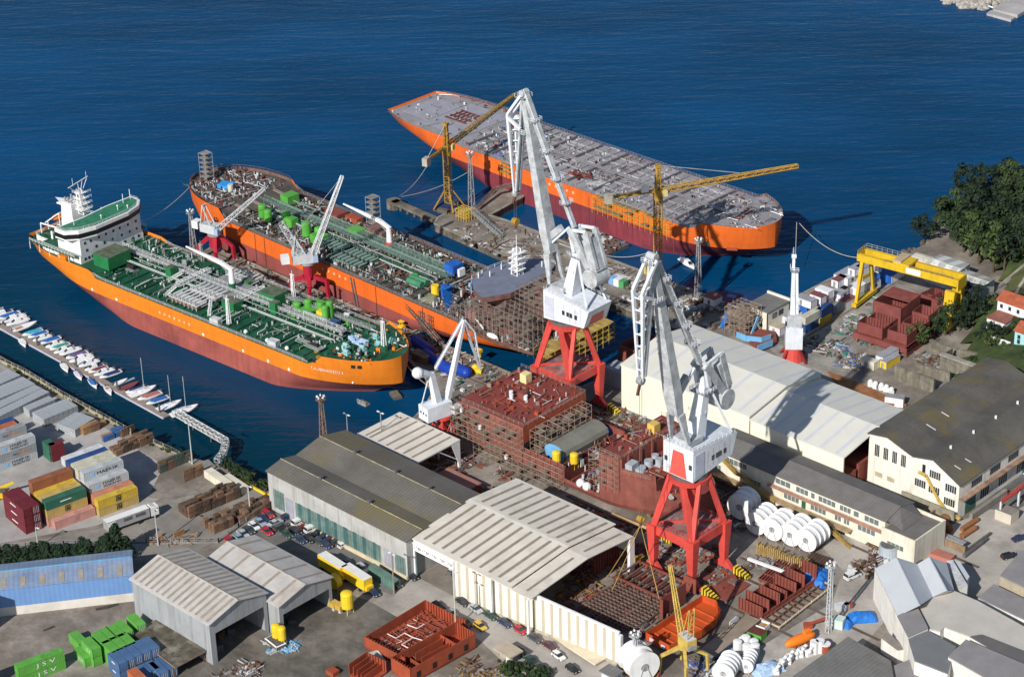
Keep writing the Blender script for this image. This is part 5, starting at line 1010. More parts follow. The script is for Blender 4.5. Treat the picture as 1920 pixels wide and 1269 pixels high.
def tower_crane(lab,x,y,hm,az,jl,cj,hood,extra=0):
 g=T('tower_crane',lab,'tower crane',(x,y,0),az,'yellow tower cranes on the outer pier');Y2=YELC
 m=MB();m.lattice((0,0,2.5),(0,0,hm),2.0,Y2,seg=2.0,t=.16);m.part('tower',g)
 m=MB()
 for s_,t_ in((-1,-1),(1,-1),(1,1),(-1,1)):m.beam((s_*4,t_*4,.3),(s_*1,t_*1,7),.4,.4,Y2);m.beam((s_*4,t_*4,.3),(-s_*4,t_*4,.3),.4,.4,Y2);m.beam((s_*4,t_*4,.3),(s_*4,-t_*4,.3),.4,.4,Y2)
 for s_ in(-1,1):m.box(s_*4-.8,s_*4+.8,-2,2,0,1.4,CONCD)
 m.part('tower_base',g)
 m=MB();m.tube((0,0,hm),(0,0,hm+1.2),1.6,Y2,n=14);m.box(-1.3,1.3,-1.3,1.3,hm+1.2,hm+3.4,Y2);m.box(0.9,2.6,-1.9,-.4,hm+1.4,hm+3.4,M('pale_yellow_cab',(0.66,0.55,0.25),0.5,0.1));m.part('slewing_head',g)
 m=MB();m.lattice((0,0,hm+3.4),(0,0,hm+hood),1.5,Y2,seg=1.5,t=.18,w2=.9);m.box(-.9,.9,-.9,.9,hm+hood,hm+hood+.8,Y2);m.part('tower_top',g)
 m=MB();m.lattice((1,0,hm+3.0),(jl,0,hm+3.6+extra),1.5,Y2,seg=1.6,t=.15,w2=1.0);m.part('jib',g)
 m=MB();m.beam((-1,-.6,hm+3),(-cj,-.6,hm+3),.3,.6,Y2);m.beam((-1,.6,hm+3),(-cj,.6,hm+3),.3,.6,Y2);m.box(-cj,-3,-.7,.7,hm+3.2,hm+3.3,Y2);m.rail([(-cj,-.9,hm+3.3),(-3,-.9,hm+3.3)],1,Y2,1.6,.1);cj_=m.part('counter_jib',g)
 MB().box(-cj-.6,-cj+2.0,-1.0,1.0,hm+1.2,hm+4.0,M('grey_ballast',(0.45,0.42,0.36),0.8,0.2)).part('counterweight',cj_)
 m=MB();m.tube((0,0,hm+hood+.6),(jl*.6,0,hm+4.2+extra*.6),.08,WHITED,n=4).tube((0,0,hm+hood+.6),(-cj+1,0,hm+3.4),.08,WHITED,n=4);m.part('tie_rope',g)
 return g
ta=Vector((-133.27,76.48,0));tower_crane('yellow tower crane on the elbow of the outer pier, jib reaching over the crimson hull',ta.x,ta.y,20.6,rad(105),50,14.5,11,1)
g=tower_crane('taller yellow tower crane behind the near portal crane, jib pointing over the bare hull',-30.8,69.4,35.0,rad(60),47.5,17,11,1)
m=MB();m.box(-6,-3.5,-1.2,-1.1,38.5,41.0,WHITE);m.part('sign_board',g)
DRED=M('crimson_crane_paint',(0.42,0.02,0.045),0.5,0.2)
PGR=M('pale_grey_crane',(0.55,0.57,0.60),0.55,0.18,0.5)
def dock_crane(lab,x,y,h,az,jl,el,style):
 g=T('dock_crane',lab,'crane',(x,y,0),0);
 m=MB()
 for sx,sy in((-1,-1),(1,-1),(1,1),(-1,1)):
  p=[(sx*4.6,sy*4.0,.4),(sx*4.4,sy*3.8,h*.5 if style else h*.55),(sx*1.2,sy*1.0,h*.62 if style else h*.95)]
  PS('leg',g).beam(p[0],p[1],.9,.9,DRED,1.1,1.1).beam(p[1],p[2],1.1,1.1,DRED,1.3,1.3)
 m.tube((0,0,h*.55),(0,0,h),1.6 if style else 2.2,DRED,r2=1.6 if style else 1.8,n=12)
 if style:m.lattice((-5,-3.8,.8),(5,-3.8,.8),.8,DRED,t=.15);
 m.part('portal',g)
 s_=bpy.data.objects.new('superstructure',None);
 ca,sa=math.cos(az),math.sin(az)
 def q(r,l,z):return(r*ca-l*sa,r*sa+l*ca,z)
 m=MB();m.tube((0,0,h),(0,0,h+.8),2.4,GREYM,n=16);m.obox(q(-1.5,0,h+.8),(6.5,3.6,3.0),az,PGR,GALV);m.obox(q(2.4,-1.6,h+1.0),(1.6,1.4,2.2),az,M('blue_white_cab',(0.35,0.45,0.62),0.5,0.1));m.part('cab',g)
 m=MB()
 for s__ in(-1,1):m.beam(q(-.5,s__*1.2,h+3.6),q(-3.6,s__*.8,h+10),.3,.3,PGR);m.beam(q(-4.6,s__*1.2,h+3.6),q(-3.6,s__*.8,h+10),.3,.3,PGR)
 m.beam(q(-3.6,-.9,h+10),q(-3.6,.9,h+10),.5,.5,PGR)
 if style:m.lattice(q(-1.5,.4,h+3),q(-7.5,.6,h+15),2.2,PGR,seg=1.7,t=.13,w2=1.6)
 m.part('gantry_frame',g)
 r0=Vector(q(1.8,0,h+2.4));tp=Vector(q(1.8+jl*math.cos(el),0,h+2.4+jl*math.sin(el)))
 MB().lattice(r0,tp,1.7,PGR,seg=1.7,t=.15,w2=.8).part('jib',g)
 MB().obox(q(-7.2,0,h+1.2),(2.6,2.8,2.6),az,WHITE).part('counterweight',g)
 MB().tube(q(-3.6,0,h+10.2),tp,.08,GREYM,n=4).part('tie_rope',g)
 return g
p=(-167.77,-0.32,0);dock_crane('crimson arched-leg dock crane with grey lattice jib at the outer end of the inner pier',-163.0,-5.0,9.5,rad(12),29,rad(42),0)
dock_crane('crimson single-column dock crane with tall grey jib halfway along the inner pier',-117.0,-4.0,12.5,rad(57),29,rad(67),1)
g=T('slipway_crane','small white luffing crane with portholes on red lattice legs beside the maroon hull stern','crane',(-15.6,-43.6,2.2),0)
for sx,sy in((-1,-1),(1,-1),(1,1),(-1,1)):PS('leg',g).beam((sx*3.0,sy*3.0,-2.2),(sx*1.6,sy*1.6,7.5),.5,.5,CRED)
m=MB();m.tube((0,0,7.3),(0,0,8.2),2.9,CRED,n=16);m.tube((0,0,1),(0,0,7.4),.8,CRED,r2=1.8,n=10)
for a_,b_ in(((-2.4,-2.4,1),(2,-2,6)),((2.4,-2.4,1),(-2,-2,6)),((2.4,-2.4,1),(2,2,6)),((2.4,2.4,1),(2,-2,6))):m.beam(a_,b_,.25,.25,CRED)
m.part('portal',g)
azc=rad(80);ca,sa=math.cos(azc),math.sin(azc)
def q(r,l,z):return(r*ca-l*sa,r*sa+l*ca,z)
m=MB();m.obox(q(-2.2,0,8.3),(8.4,4.6,4.4),azc,CW);m.obox(q(3.2,-2.6,8.6),(2.6,2.0,2.6),azc,WHITED);hs=m.part('machinery_house',g)
for k in range(4):PS('window',hs).tube(q(-5.2+k*1.4,2.3,10.6),q(-5.2+k*1.4,2.42,10.6),.4,GLASS,n=10);
for k in range(3):PS('window',hs).tube(q(-6.42,-1.4+k*1.3,10.6),q(-6.38,-1.4+k*1.3,10.6),.4,GLASS,n=10)
m=MB();m.beam(q(-1.5,0,12.6),q(-3.2,0,22.5),2.2,2.0,CW,1.5,1.3);m.rail([q(-1,1.3,14),q(-2.4,1.3,21)],.8,CW,1,.1);m.tube(q(-3,0,22),q(-7.5,0,24),.7,CW,r2=1.5,n=12);m.sphere(q(-7.6,0,24),1.7,CW,1,12,8);m.beam(q(-5.8,1.6,12.4),q(-3.5,0.5,21.5),.25,.25,CW);m.part('a_frame',g)
m=MB();m.beam(q(2.0,0,12.4),q(8.8,0,35.5),1.4,1.6,CW,1.0,1.0);m.part('boom',g)
m=MB()
for s_ in(-.7,.7):m.beam(q(8.8,s_,35.5),q(12.2,s_*.6,30.5),.35,.35,CW);m.beam(q(12.2,s_*.6,30.5),q(14.0,s_*.3,17.5),.3,.3,CW);m.beam(q(9.0,s_,34),q(14.0,s_*.3,17.5),.3,.3,CWD)
for k in range(5):m.beam(q(12.4+k*.3,0,28.5-k*2.4),q(9.9+k*.9,0,30.5-k*2.7),.18,.18,CW)
m.part('fly_jib',g)
m=MB();m.beam(q(8.6,0,35.6),q(-1.6,0,23.2),.5,.5,CW);m.rail([q(8.6,.3,35.8),q(-1.6,.3,23.4)],.8,CW,1.2,.1);m.part('tie_strut',g)
g=T('level_luffing_crane','slim white crane with upright jib on a red base behind the cream halls','crane',((27.51,64.63,0)[0],(27.51,64.63,0)[1],0),rad(-50))
MB().tube((0,0,0),(0,0,4.2),3.4,CRED,r2=2.4,n=16).part('portal',g)
for s_ in((-1,-1),(1,-1),(1,1),(-1,1)):PS('leg',g).beam((s_[0]*3.8,s_[1]*3.8,0),(s_[0]*1.8,s_[1]*1.8,3.6),.6,.6,M('dark_crane_red',(0.28,0.03,0.03),0.6,0.2))
m=MB();m.box(-2.6,2.6,-2.6,2.6,4.4,11.5,CW);m.box(-2.2,2.2,-2.2,2.2,11.5,15.5,CWD);m.box(-1.4,1.4,-2.7,-2.6,9.5,13,GREYD);m.part('machinery_house',g)
MB().beam((-0.4,0,15.5),(-.6,0,29.5),2.4,2.0,CW,1.4,1.2).part('a_frame',g)
MB().beam((.4,-.6,15),(-.3,-.8,34.5),1.6,1.4,CW,.7,.7).part('jib',g)
m=MB();m.tube((-.3,-1.4,34.4),(-.3,0,34.4),.7,CW,n=10);m.box(-1.7,1.2,-1.6,.8,29.8,29.95,GREYM);m.rail([(-1.7,-1.6,30),(1.2,-1.6,30),(1.2,.8,30)],1.2,CW,1,.15);m.tube((-.9,-.8,35),(-1.1,-.8,37),.1,CW,n=4);m.part('jib_head',g)
m=MB();m.tube((-2.2,-1,36),(-2.6,-1,16),.05,GREYM,n=4);m.part('hoist_rope',g)
GY=M('gantry_yellow',(0.66,0.43,0.02),0.5,0.14,0.3,(0.45,0.30,0.05),0.2,streak=0.3)
gx,gy=21.0,110.7
g=T('gantry_crane','big yellow gantry crane straddling the maroon blocks by the hillside','gantry crane',(gx,gy,0),rad(7.0))
Lg=31.5;zg=15.2
for x_,w_ in((0,1.0),(Lg,2.0)):
 for s_ in(-1,1):
  m=MB()
  if x_==0:m.beam((x_,s_*5.6,1.4),(x_,s_*2.6,zg),.9,.9,GY,1.1,1.1)
  else:m.beam((x_,s_*4.2,0.6),(x_,s_*2.4,zg-2),1.3,1.6,GY,2.0,2.6);m.beam((x_-1.8,s_*4.2,0.6),(x_-1.6,s_*2.4,zg-2),.9,.9,GY,1.2,1.2)
  m.part('leg',g)
 m=MB();m.box(x_-.8,x_+.8,-7,7,.9,2.2,GY);[m.tube((x_-.3,y_,.5),(x_+.3,y_,.5),.5,GREYD,n=8)for y_ in(-6,-4.4,4.4,6)];m.part('bogie',g)
for s_ in(-1,1):MB().box(-1.6,Lg+1.6,s_*2.3-.6,s_*2.3+.6,zg,zg+2.4,GY).part('girder',g)
m=MB();m.box(-1.9,-1.5,-2.9,2.9,zg,zg+2.4,GY);m.box(Lg+1.5,Lg+2,-2.9,2.9,zg-1.5,zg+2.4,GY);m.part('end_beam',g)
MB().rail([(-1.6,2.9,zg+2.4),(Lg+1.6,2.9,zg+2.4)],1.5,GREYM,1.8,.14).rail([(-1.6,-2.9,zg+2.4),(-1.6,2.9,zg+2.4)],1.4,GY,1.4,.12).rail([(8,-2.95,zg+2.4),(Lg,-2.95,zg+2.4)],.8,GREYD,1.8,.1).part('handrail',g)
MB().box(11,16.5,-3.2,3.0,zg+2.45,zg+3.2,GY).box(11,13.8,-3.2,3.0,zg+3.2,zg+3.9,M('tan_trolley_roof',(0.50,0.40,0.25),0.7,0.2)).part('trolley',g)
MB().box(15.5,20.5,-2.98,-2.9,zg+.4,zg+2.2,WHITE).part('sign_board',g)
CY=M('old_cream_yellow',(0.58,0.42,0.10),0.6,0.3,0.5,(0.35,0.24,0.08),0.3)
c_=Vector((107.62,-83.89,0));g=T('yard_crane','old cream-yellow four-legged yard crane with short lattice jib at the bottom edge','crane',(c_.x,c_.y,0))
for sx,sy in((-1,-1),(1,-1),(1,1),(-1,1)):PS('leg',g).beam((sx*4.2,sy*4.2,0),(sx*4.0,sy*4.0,5.6),.5,.5,CY,.7,.7).beam((sx*4.0,sy*4.0,5.4),(0,0,8.4),.7,.7,CY,.9,.9)
MB().tube((0,0,7.6),(0,0,9.2),1.5,CY,n=14).part('slewing_ring',g)
azc=rad(162);ca,sa=math.cos(azc),math.sin(azc)
m=MB();m.obox(q(-1.4,0,9.2),(4.4,2.6,2.6),azc,CY,PGR);m.obox(q(-3.2,0,9.0),(1.2,2.4,1.2),azc,GREYM);m.part('cab',g)
m=MB()
for s_ in(-1,1):m.beam(q(-2.8,s_*.9,11.6),q(-3.4,s_*.7,20.5),.22,.22,CY);m.beam(q(-.6,s_*.9,11.6),q(-3.0,s_*.7,20.3),.22,.22,CY)
for k in range(5):m.beam(q(-2.9-.1*k,-.9,13+k*1.6),q(-2.9-.1*k,.9,13+k*1.6),.18,.18,CY)
m.part('a_frame',g)
MB().lattice(q(1.0,0,10),q(6.6,0,27.5),1.1,CY,seg=1.1,t=.12,w2=.6).part('jib',g)
def lamp_mast(lab,x,y,h,m_,w0=1.7,head=True,name='lamp_mast'):
 g=T(name,lab,'light mast',(x,y,0));MB().lattice((0,0,0),(0,0,h),w0,m_,seg=2.4,t=.12,w2=.7).part('mast',g)
 MB().box(-1.1,1.1,-1.1,1.1,h,h+.12,m_).rail([(-1.1,-1.1,h),(1.1,-1.1,h),(1.1,1.1,h),(-1.1,1.1,h),(-1.1,-1.1,h)],1,m_,1.1,.09).part('platform',g)
 for k in range(5):a_=k*1.25;MB().obox((math.cos(a_)*1.0,math.sin(a_)*1.0,h+.9),(.5,.35,.5),a_,WHITE).part('floodlight',g)
lamp_mast('slim grey lattice lamp mast at the outer end of the inner pier',-172,-7.5,15.5,GREYM)
lamp_mast('rusty brown lattice lamp mast on the quay behind the dark double-gabled workshop',-33.8,-73,20.5,M('rusty_mast',(0.24,0.16,0.11),0.8,0.3),2.0)
lamp_mast('tall grey lattice lamp mast beside the small red-roofed hut on the outer pier',-19.7,76.3,21,GREYM)
lamp_mast('grey lattice lamp mast beside the junction of the outer pier and its branch',(-127.65,82.2,0)[0],(-127.65,82.2,0)[1],20,GREYM)
lamp_mast('pale lattice lamp mast on the forecourt right of the maroon blocks',123.2,-46.4,19,GALV,1.0)
lamp_mast('pale slim floodlight mast beside the big white drum at the bottom edge',(98.46,-91.34,0)[0],(98.46,-91.34,0)[1],10.5,GALV,.7)
def pole(lab,b,h,m_=GALV,arm=1.2,two=False,az=0.0,name='lamp_post'):
 g=T(name,lab,'lamp post',(b[0],b[1],0));MB().tube((0,0,0),(0,0,h),.22,m_,r2=.13,n=8).part('post',g)
 for s_ in((-1,1)if two else(1,)):MB().beam((0,0,h),(s_*arm*math.cos(az),s_*arm*math.sin(az),h+.15),.14,.14,m_).obox((s_*arm*math.cos(az),s_*arm*math.sin(az),h+.05),(.9,.4,.2),az,WHITE).part('lamp_head',g)
pole('tall pale lamp post on the shore edge beside the marina gangway',(-62.26,-98.31,0),13,GALV,1.0,True)
pole('grey lamp post by the timber stacks near the parked lorry',(-35.43,-132.12,0),11.5)
pole('grey lamp post in front of the brown stacks at the corner of the car park',(-28.88,-105.23,0),9)
pole('short lamp post with a white head beside the maroon container',(-58.9,-154.38,0),6.5)
pole('thick concrete lamp post on the road edge beside the large maroon tray block',(52.26,-106.93,0),17,M('concrete_post',(0.5,0.47,0.42),0.85,0.15),1.0,True)
pole('thin double lamp post against the striped white wall',(50.81,-97.52,0),8,GREYM,.9,True)
pole('thin lamp post on the ridge of the slipway shed edge',(-35.13,-62.69,2),11,GREYM,.9,True)
pole('short twin-headed lamp post beside the slipway shed roof',(-23.21,-60.37,0),15,GREYM,.9,True)
pole('grey utility post with crossarm in front of the fabrication hall doorway',(29.18,-106.3,0),12,M('wood_post',(0.28,0.24,0.20),0.9,0.2),.8,True)
# ================= HULL BLOCKS ON THE SLIPWAY =================
SC2=M('brown_scaffold_tube',(0.31,0.235,0.185),0.75,0.25,0.8)
SLP=M('slip_primer_plate',(0.265,0.085,0.065),0.75,0.25,0.2,(0.19,0.07,0.06),0.35,streak=0.25,stripe=('x',2.6,0.12))
SLD=M('slip_deck_plate',(0.22,0.050,0.040),0.7,0.2,0.25,(0.16,0.05,0.045),0.3)
g=T('hull_under_construction','maroon primed ship hull under construction on the slipway, wrapped in scaffolding at the stern','ship hull',(-16,-27.2,0),rad(0.6))
B_=13.2
W=MB()
def hbx(x,z):
 h=B_
 if x>58:q=(x-58)/(86.5-58);e=0.62+0.5*(1-min(1,z/12));h*=max(0,1-q**1.7)**e
 if x<14:q=1-x/14;h*=1-0.30*q*q*(1.5-min(1,z/12))
 return h
cuts=[(0,4,12.0),(4,29,15.0),(29,44.2,7.4),(44.2,57.0,4.6),(57.0,64.5,18.0),(64.5,74,15.2),(74,86.5,10.5)]
for x0,x1,zt in cuts:
 n_=max(1,int((x1-x0)/2.2));xs_=[x0+(x1-x0)*i/n_ for i in range(n_+1)]
 for sgn in(-1,1):
  for a,b in zip(xs_,xs_[1:]):
   prof=[(0.72,1.3),(0.95,2.0),(1.0,3.4),(1.0,min(zt,8)),(1.0,zt)]
   for(fa,za),(fb,zb_)in zip(prof,prof[1:]):
    if zb_<=za:continue
    p=[(a,sgn*hbx(a,za)*fa,za),(b,sgn*hbx(b,za)*fa,za),(b,sgn*hbx(b,zb_)*fb,zb_),(a,sgn*hbx(a,zb_)*fb,zb_)];W.face(p if sgn<0 else p[::-1],SLP)
W.part('shell',g)
Dk=MB()
def deckq(x0,x1,z,m_=SLD,in0=0.0,in1=0.0):
 n_=max(1,int((x1-x0)/3));xs_=[x0+(x1-x0)*i/n_ for i in range(n_+1)]
 for a,b in zip(xs_,xs_[1:]):Dk.face([(a,-hbx(a,z),z-.05),(b,-hbx(b,z),z-.05),(b,hbx(b,z),z-.05),(a,hbx(a,z),z-.05)],m_)
deckq(0,4,12);deckq(4,29,15);deckq(29,44.2,5.2);deckq(44.2,57,3.0);deckq(57,64.5,18);deckq(64.5,74,13.5);deckq(74,86.5,9.5)
Dk.part('deck',g)
for x,z0,z1,m_ in((29,9.8,15,PRIMB),(0,1.5,12,PRIMER),(57,3,18,PRIMD),(64.5,13.5,18,PRIMER),(74,9.5,13.5,PRIMD),(44.2,3,7.4,PRIMD),(4,12,15,PRIMER)):
 h=hbx(min(x+.05,86),10);MB().face([(x,-h,z0),(x,h,z0),(x,h,z1),(x,-h,z1)],m_).part('bulkhead',g)
for z in(12.4,):MB().box(26,29.4,-11,11,z,z+.2,PRIMD).part('open_deck',g)
for y in(-9,-4,1,6,11):MB().beam((28.9,y,5.2),(28.9,y,9.8),.35,.35,PRIMER).part('pillar',g)
MB().box(29.05,29.2,-12.9,12.9,8.2,9.9,BLACK).part('dark_opening',g)
MB().box(57,64.5,-12.6,12.8,13.6,13.8,PRIMD).part('open_deck',g)
for y in(-10,-5,0,5,10):MB().box(64.4,64.9,y-.3,y+.3,13.5,18,PRIMER).part('pillar',g)
for(x,y,r_,h_)in((67.5,-5,1.2,2),(69.5,-3,1.0,2.4),(67.5,-8.5,1.6,1.4),(70.5,0,1.3,1.8),(66.5,-1,1.0,1.6)):MB().tube((x,y,13.5),(x,y,13.5+h_),r_,M('silver_drum',(0.42,0.45,0.50),0.4,0.2,0.8),n=14).box(x-r_,x+r_,y-r_*.8,y+r_*.8,13.5,13.9,GALV).part('deck_machine',g)
MB().obox((66,-10.2,13.5),(2.2,3.2,3.0),0.1,M('silver_drum',(0,0,0))).part('deck_machine',g);MB().box(66,71,4,9,13.5,14.6,M('silver_drum',(0,0,0))).part('deck_machine',g)
MB().beam((75,-7,9.8),(79,-9,9.8),1.2,.5,GALV).part('bow_fitting',g)
MB().box(60,62.5,3.4,6,18,20.6,M('yellow_crate',(0.72,0.50,0.12),0.6,0.15,stripe=('x',.5,.3))).part('yellow_crate',g)
MB().box(10,12.4,6,8.4,15,17.8,M('pale_yellow_hut',(0.72,0.62,0.30),0.6,0.1)).part('yellow_hut',g)
MB().box(16,18.2,-1.5,.7,15,17.0,PRIMER).part('hatch_coaming',g)
for(x,y)in((13.5,-1.5),(15,-3),(18.5,-.8)):MB().tube((x,y,15),(x,y,16.4),.6,WHITE,n=10).part('white_drum',g)
m=MB();m.rail([(4,-13,15),(29,-13,15),(29,13,15),(4,13,15)],1.1,SC2,1.8,.1);m.rail([(57,-13,18),(64.5,-13,18),(64.5,13,18),(57,13,18)],1.1,SC2,1.6,.1);m.rail([(64.5,-12.9,13.5),(73,-10.5,13.5)],1.1,SC2,1.4,.1);m.part('handrail',g)
H9=type('H9',(),{'H':15.0,'at':lambda s,x,z:hbx(x,z),'deck':lambda s,x:next((z for a,b,z in((0,4,12),(4,29,15),(29,44.2,5.2),(44.2,57,3.0),(57,64.5,18),(64.5,74,13.5),(74,87,9.5))if a<=x<=b),9.5)})()
small_fittings(g,H9,4.5,28.5,-12,12,130,(PRIMER,SC2,PRIMD,WHITED,PRIMB),0.7,hmax=1.2)
small_fittings(g,H9,29.5,56.5,-12.5,12.5,330,(PRIMER,SC2,GREYM,WHITED,RUST,PLANK,BLUE,GALV),1.1,hmax=2.2)
small_fittings(g,H9,57.5,80,-10,10,110,(PRIMER,SC2,GREYM,PRIMB),0.8,hmax=1.2)
for y_ in(-12.9,12.3):MB().box(29,44.2,y_,y_+.5,5.2,8.2,PRIMER).part('side_coaming',g)
for x in(29.6,33,37,41,46,50,54):MB().box(x-.2,x+.2,-12.4,12.4,5.0 if x<44 else 2.8,6.6 if x<44 else 4.4,PRIMER).part('web_frame',g)
m=MB();m.scaffold(-1,29,-16.0,-13.4,0,14.6,SC2,PLANK,2.2,2.6,1.9,.06,.14,.8);m.part('scaffold',g)
m=MB();m.scaffold(29,44,-15.6,-13.5,0,8.8,SC2,PLANK,2.4,2.1,1.9,.06,.14,.8);m.part('scaffold',g)
m=MB();m.scaffold(55,64,-15.2,-13.5,8,18.8,SC2,PLANK,2.2,1.7,1.9,.06,.2,.8);m.part('scaffold',g)
m=MB();m.scaffold(-3.2,-.6,-13,12,0,11,SC2,PLANK,2.6,2.4,1.9,.07,.4,.8);m.part('scaffold',g)
m=MB();m.scaffold(29.4,33,-11,11,5.3,13.4,SC2,PLANK,1.8,2.4,2.2,.08,.3,.6);m.part('scaffold',g)
for i in range(24):MB().box(i*3.6+1,i*3.6+2.4,-8,8,0,1.3,WOOD).part('keel_block',g)
for(x,z)in((7,13),(2,5),(14,10),(24,4)):MB().tube((x,-15.2,z),(x,-15.2,z+1.2),.5,WHITE,n=8).part('white_drum',g)
g=T('arched_shelter','grey arched roof shelter with bright blue end standing amidships in the maroon hull','shelter',(20.6,-35.5,5.3),0)
prof=[(math.cos(math.pi*i/6)*3.9,math.sin(math.pi*i/6)*2.4+2.6)for i in range(7)]
MB().raw([(c,y,z)for y in(0,18.5)for c,z in prof],[(i+1,i,7+i,8+i)for i in range(6)],M('olive_grey_sheet',(0.20,0.20,0.17),0.7,0.2,0.2)).part('roof',g)
MB().raw([(c,0,z)for c,z in prof]+[(3.9,0,.4),(-3.9,0,.4)],[(0,1,2,3,4,5,6,8,7)],LBLUE).part('end_panel',g)
MB().box(-3.8,-3.6,0,18.5,0,2.6,TARP).box(3.6,3.8,0,18.5,0,2.6,GREYD).part('side_wall',g)
MB().raw([(-2.6,18.6,0),(2.6,18.6,0),(3.4,21.5,0),(-1.6,21.5,0),(-2.2,18.8,3.4),(2.2,18.8,3.6),(2.6,21.0,2.4),(-1.2,21,2.2)],[(0,1,5,4),(1,2,6,5),(2,3,7,6),(3,0,4,7),(4,5,6,7)],TARP).thing('covered_equipment','bright blue tarpaulin heap behind the arched shelter on the maroon hull','tarpaulin',org=(0,0,0)).location=(20.6,-35.5,5.3)
def vat(lab,p,h=3.4,r=1.2,m_=YEL,z=0,name='silo'):
 g=T(name,lab,'silo',(p[0],p[1],z));MB().tube((0,0,1.8),(0,0,1.8+h),r,m_,n=14).sphere((0,0,1.8+h),r,m_,.4,14,6).tube((0,0,1.0),(0,0,1.8),.3,m_,r2=r,n=14).part('vessel',g)
 for a_ in(.8,2.4,3.9,5.5):PS('leg',g).beam((math.cos(a_)*r*.95,math.sin(a_)*r*.95,0),(math.cos(a_)*r*.8,math.sin(a_)*r*.8,2.4),.16,.16,m_)
 return g
vat('yellow grit silo at the near edge of the maroon hull, left of its twin',(24.0,-38.4),z=5.3);vat('yellow grit silo standing right of its twin on the maroon hull',(27.5,-35.0),z=5.3,h=2.6)
for i,(x,y)in enumerate(((33.5,-39.0),(36,-39.2))):MB().sphere((x,y,4.6),1.3,WHITE,1,10,7).thing('white_sack',('left' if i==0 else 'right')+' one of two white sacks on the low midship deck of the maroon hull','sack')
# ================= PRIMED STEEL BLOCKS =================
def open_block(name,lab,p,lx,ly,h,rz,m_=PRIMB,nx=3,ny=1,wall=None,posts=True,ribs=True,z=0.4,floor=True):
 """open-topped ship section: floor plate, outer walls, inner webs, stiffener posts"""
 g=T(name,lab,'ship section',(p[0],p[1],z-.4),rz)
 if floor:MB().box(0,lx,0,ly,.3,.6,m_).part('floor_plate',g)
 wall=wall or 'nsew';t_=.15
 if 's' in wall:MB().box(0,lx,0,t_,.4,h,m_).part('side_plate',g)
 if 'n' in wall:MB().box(0,lx,ly-t_,ly,.4,h,m_).part('side_plate',g)
 if 'w' in wall:MB().box(0,t_,0,ly,.4,h,m_).part('side_plate',g)
 if 'e' in wall:MB().box(lx-t_,lx,0,ly,.4,h,m_).part('side_plate',g)
 for i in range(1,nx):x=lx*i/nx;MB().box(x-.08,x+.08,.2,ly-.2,.5,h*U(.55,.95),m_).part('web_plate',g)
 for i in range(1,ny):y=ly*i/ny;MB().box(.2,lx-.2,y-.08,y+.08,.5,h*U(.4,.8),m_).part('web_plate',g)
 if ribs:
  r_=MB();k=int(lx/.9)
  for i in range(k):
   x=lx*(i+.5)/k
   if 's' in wall:r_.box(x-.06,x+.06,.15,.5,.6,h+.25,m_)
   if 'n' in wall:r_.box(x-.06,x+.06,ly-.5,ly-.15,.6,h+.25,m_)
  r_.part('stiffeners',g)if r_.v else None
 for i in range(4):MB().box(lx*(i+.1)/4,lx*(i+.1)/4+.8,.3,ly-.3,0,.3,WOOD).part('support',g)
 return g
g=open_block('hull_section','large red tray-like hull section full of pipes beside the concrete road',(41.6,-128.2),14.2,21.5,3.6,rad(1),PRIMB,1,1,'swn',ribs=True)
MB().box(-.2,0,0,21.5,.6,3.4,PRIMB).part('side_plate',g);MB().box(13.9,14.2,0,21.5,.4,1.0,PRIMB).part('side_plate',g)
for i in range(10):MB().box(.4,13.8,1+i*2.0,1.16+i*2.0,.6,1.2,PRIMER).part('web_plate',g)
m=MB()
for i in range(170):x,y=U(.8,13),U(1,20.5);a_=pick(0,math.pi/2,U(0,3));l_=U(.8,3.5);m.tube((x,y,U(.7,1.9)),(x+math.cos(a_)*l_*.8,min(20.8,y+math.sin(a_)*l_),U(.7,1.9)),U(.06,.16),pick(RUST,PRIMB,PRIMER,PRIMB,M('pinkish_pipe',(0.55,0.40,0.36),0.6,0.2)),n=5)
m.part('pipework',g,kind='stuff')
m=MB();PKW=M('pale_pink_pipe',(0.80,0.68,0.66),0.5,0.1);m.path([(2,6,2.2),(5,6,2.2),(5,9,2.2),(8,9,2.2),(8,5,2.2),(11,5,2.2)],.14,PKW);m.path([(3,12,2.2),(6,12.5,2.2),(6,15,2.2)],.14,PKW);m.path([(8,9,2.2),(12,10,2.2),(12,7,2.2)],.14,PKW);m.part('white_pipe_loop',g)
g=open_block('hull_section','long red row of open boxes at the bottom edge before the guard hut',(54.0,-131.0),7.2,21.5,4.6,rad(-3),PRIMB,1,4,'nsew')
for k in range(4):PS('cut_out',g).box(7.18,7.30,2+k*5.2,3.2+k*5.2,1.2,2.8,BLACK)
for i,(dx_,dz)in enumerate(((2.2,2.6),(4.4,2.2))):MB().box(dx_,dx_+.15,6,15,.6,dz+1.5,PRIMB).part('web_plate',g)
open_block('hull_section','small dark-red finned section at the bottom edge near the scrap pile',(47.4,-138.96,0),6.5,6.5,3.8,rad(4),PRIMB,5,1,'nw')
MB().box((43.18,-140.92,0)[0]-1,(43.18,-140.92,0)[0]+1.6,(43.18,-140.92,0)[1]-1,(43.18,-140.92,0)[1]+1.2,0,1.2,PRIMB).thing('steel_box','small red steel box left of the finned section at the bottom edge','steel box')
p=(37.41,85.01,0);g=T('hull_section','big stepped maroon block under the yellow gantry crane','ship section',((44.5,86.29,0)[0],(44.5,86.29,0)[1],0),rad(95-90))
PRG=M('gantry_block_primer',(0.225,0.062,0.055),0.75,0.22,0.3,(0.14,0.05,0.045),0.35)
MB().box(-10,9,0.3,20,1.4,3.2,PRG).part('base_plate',g)
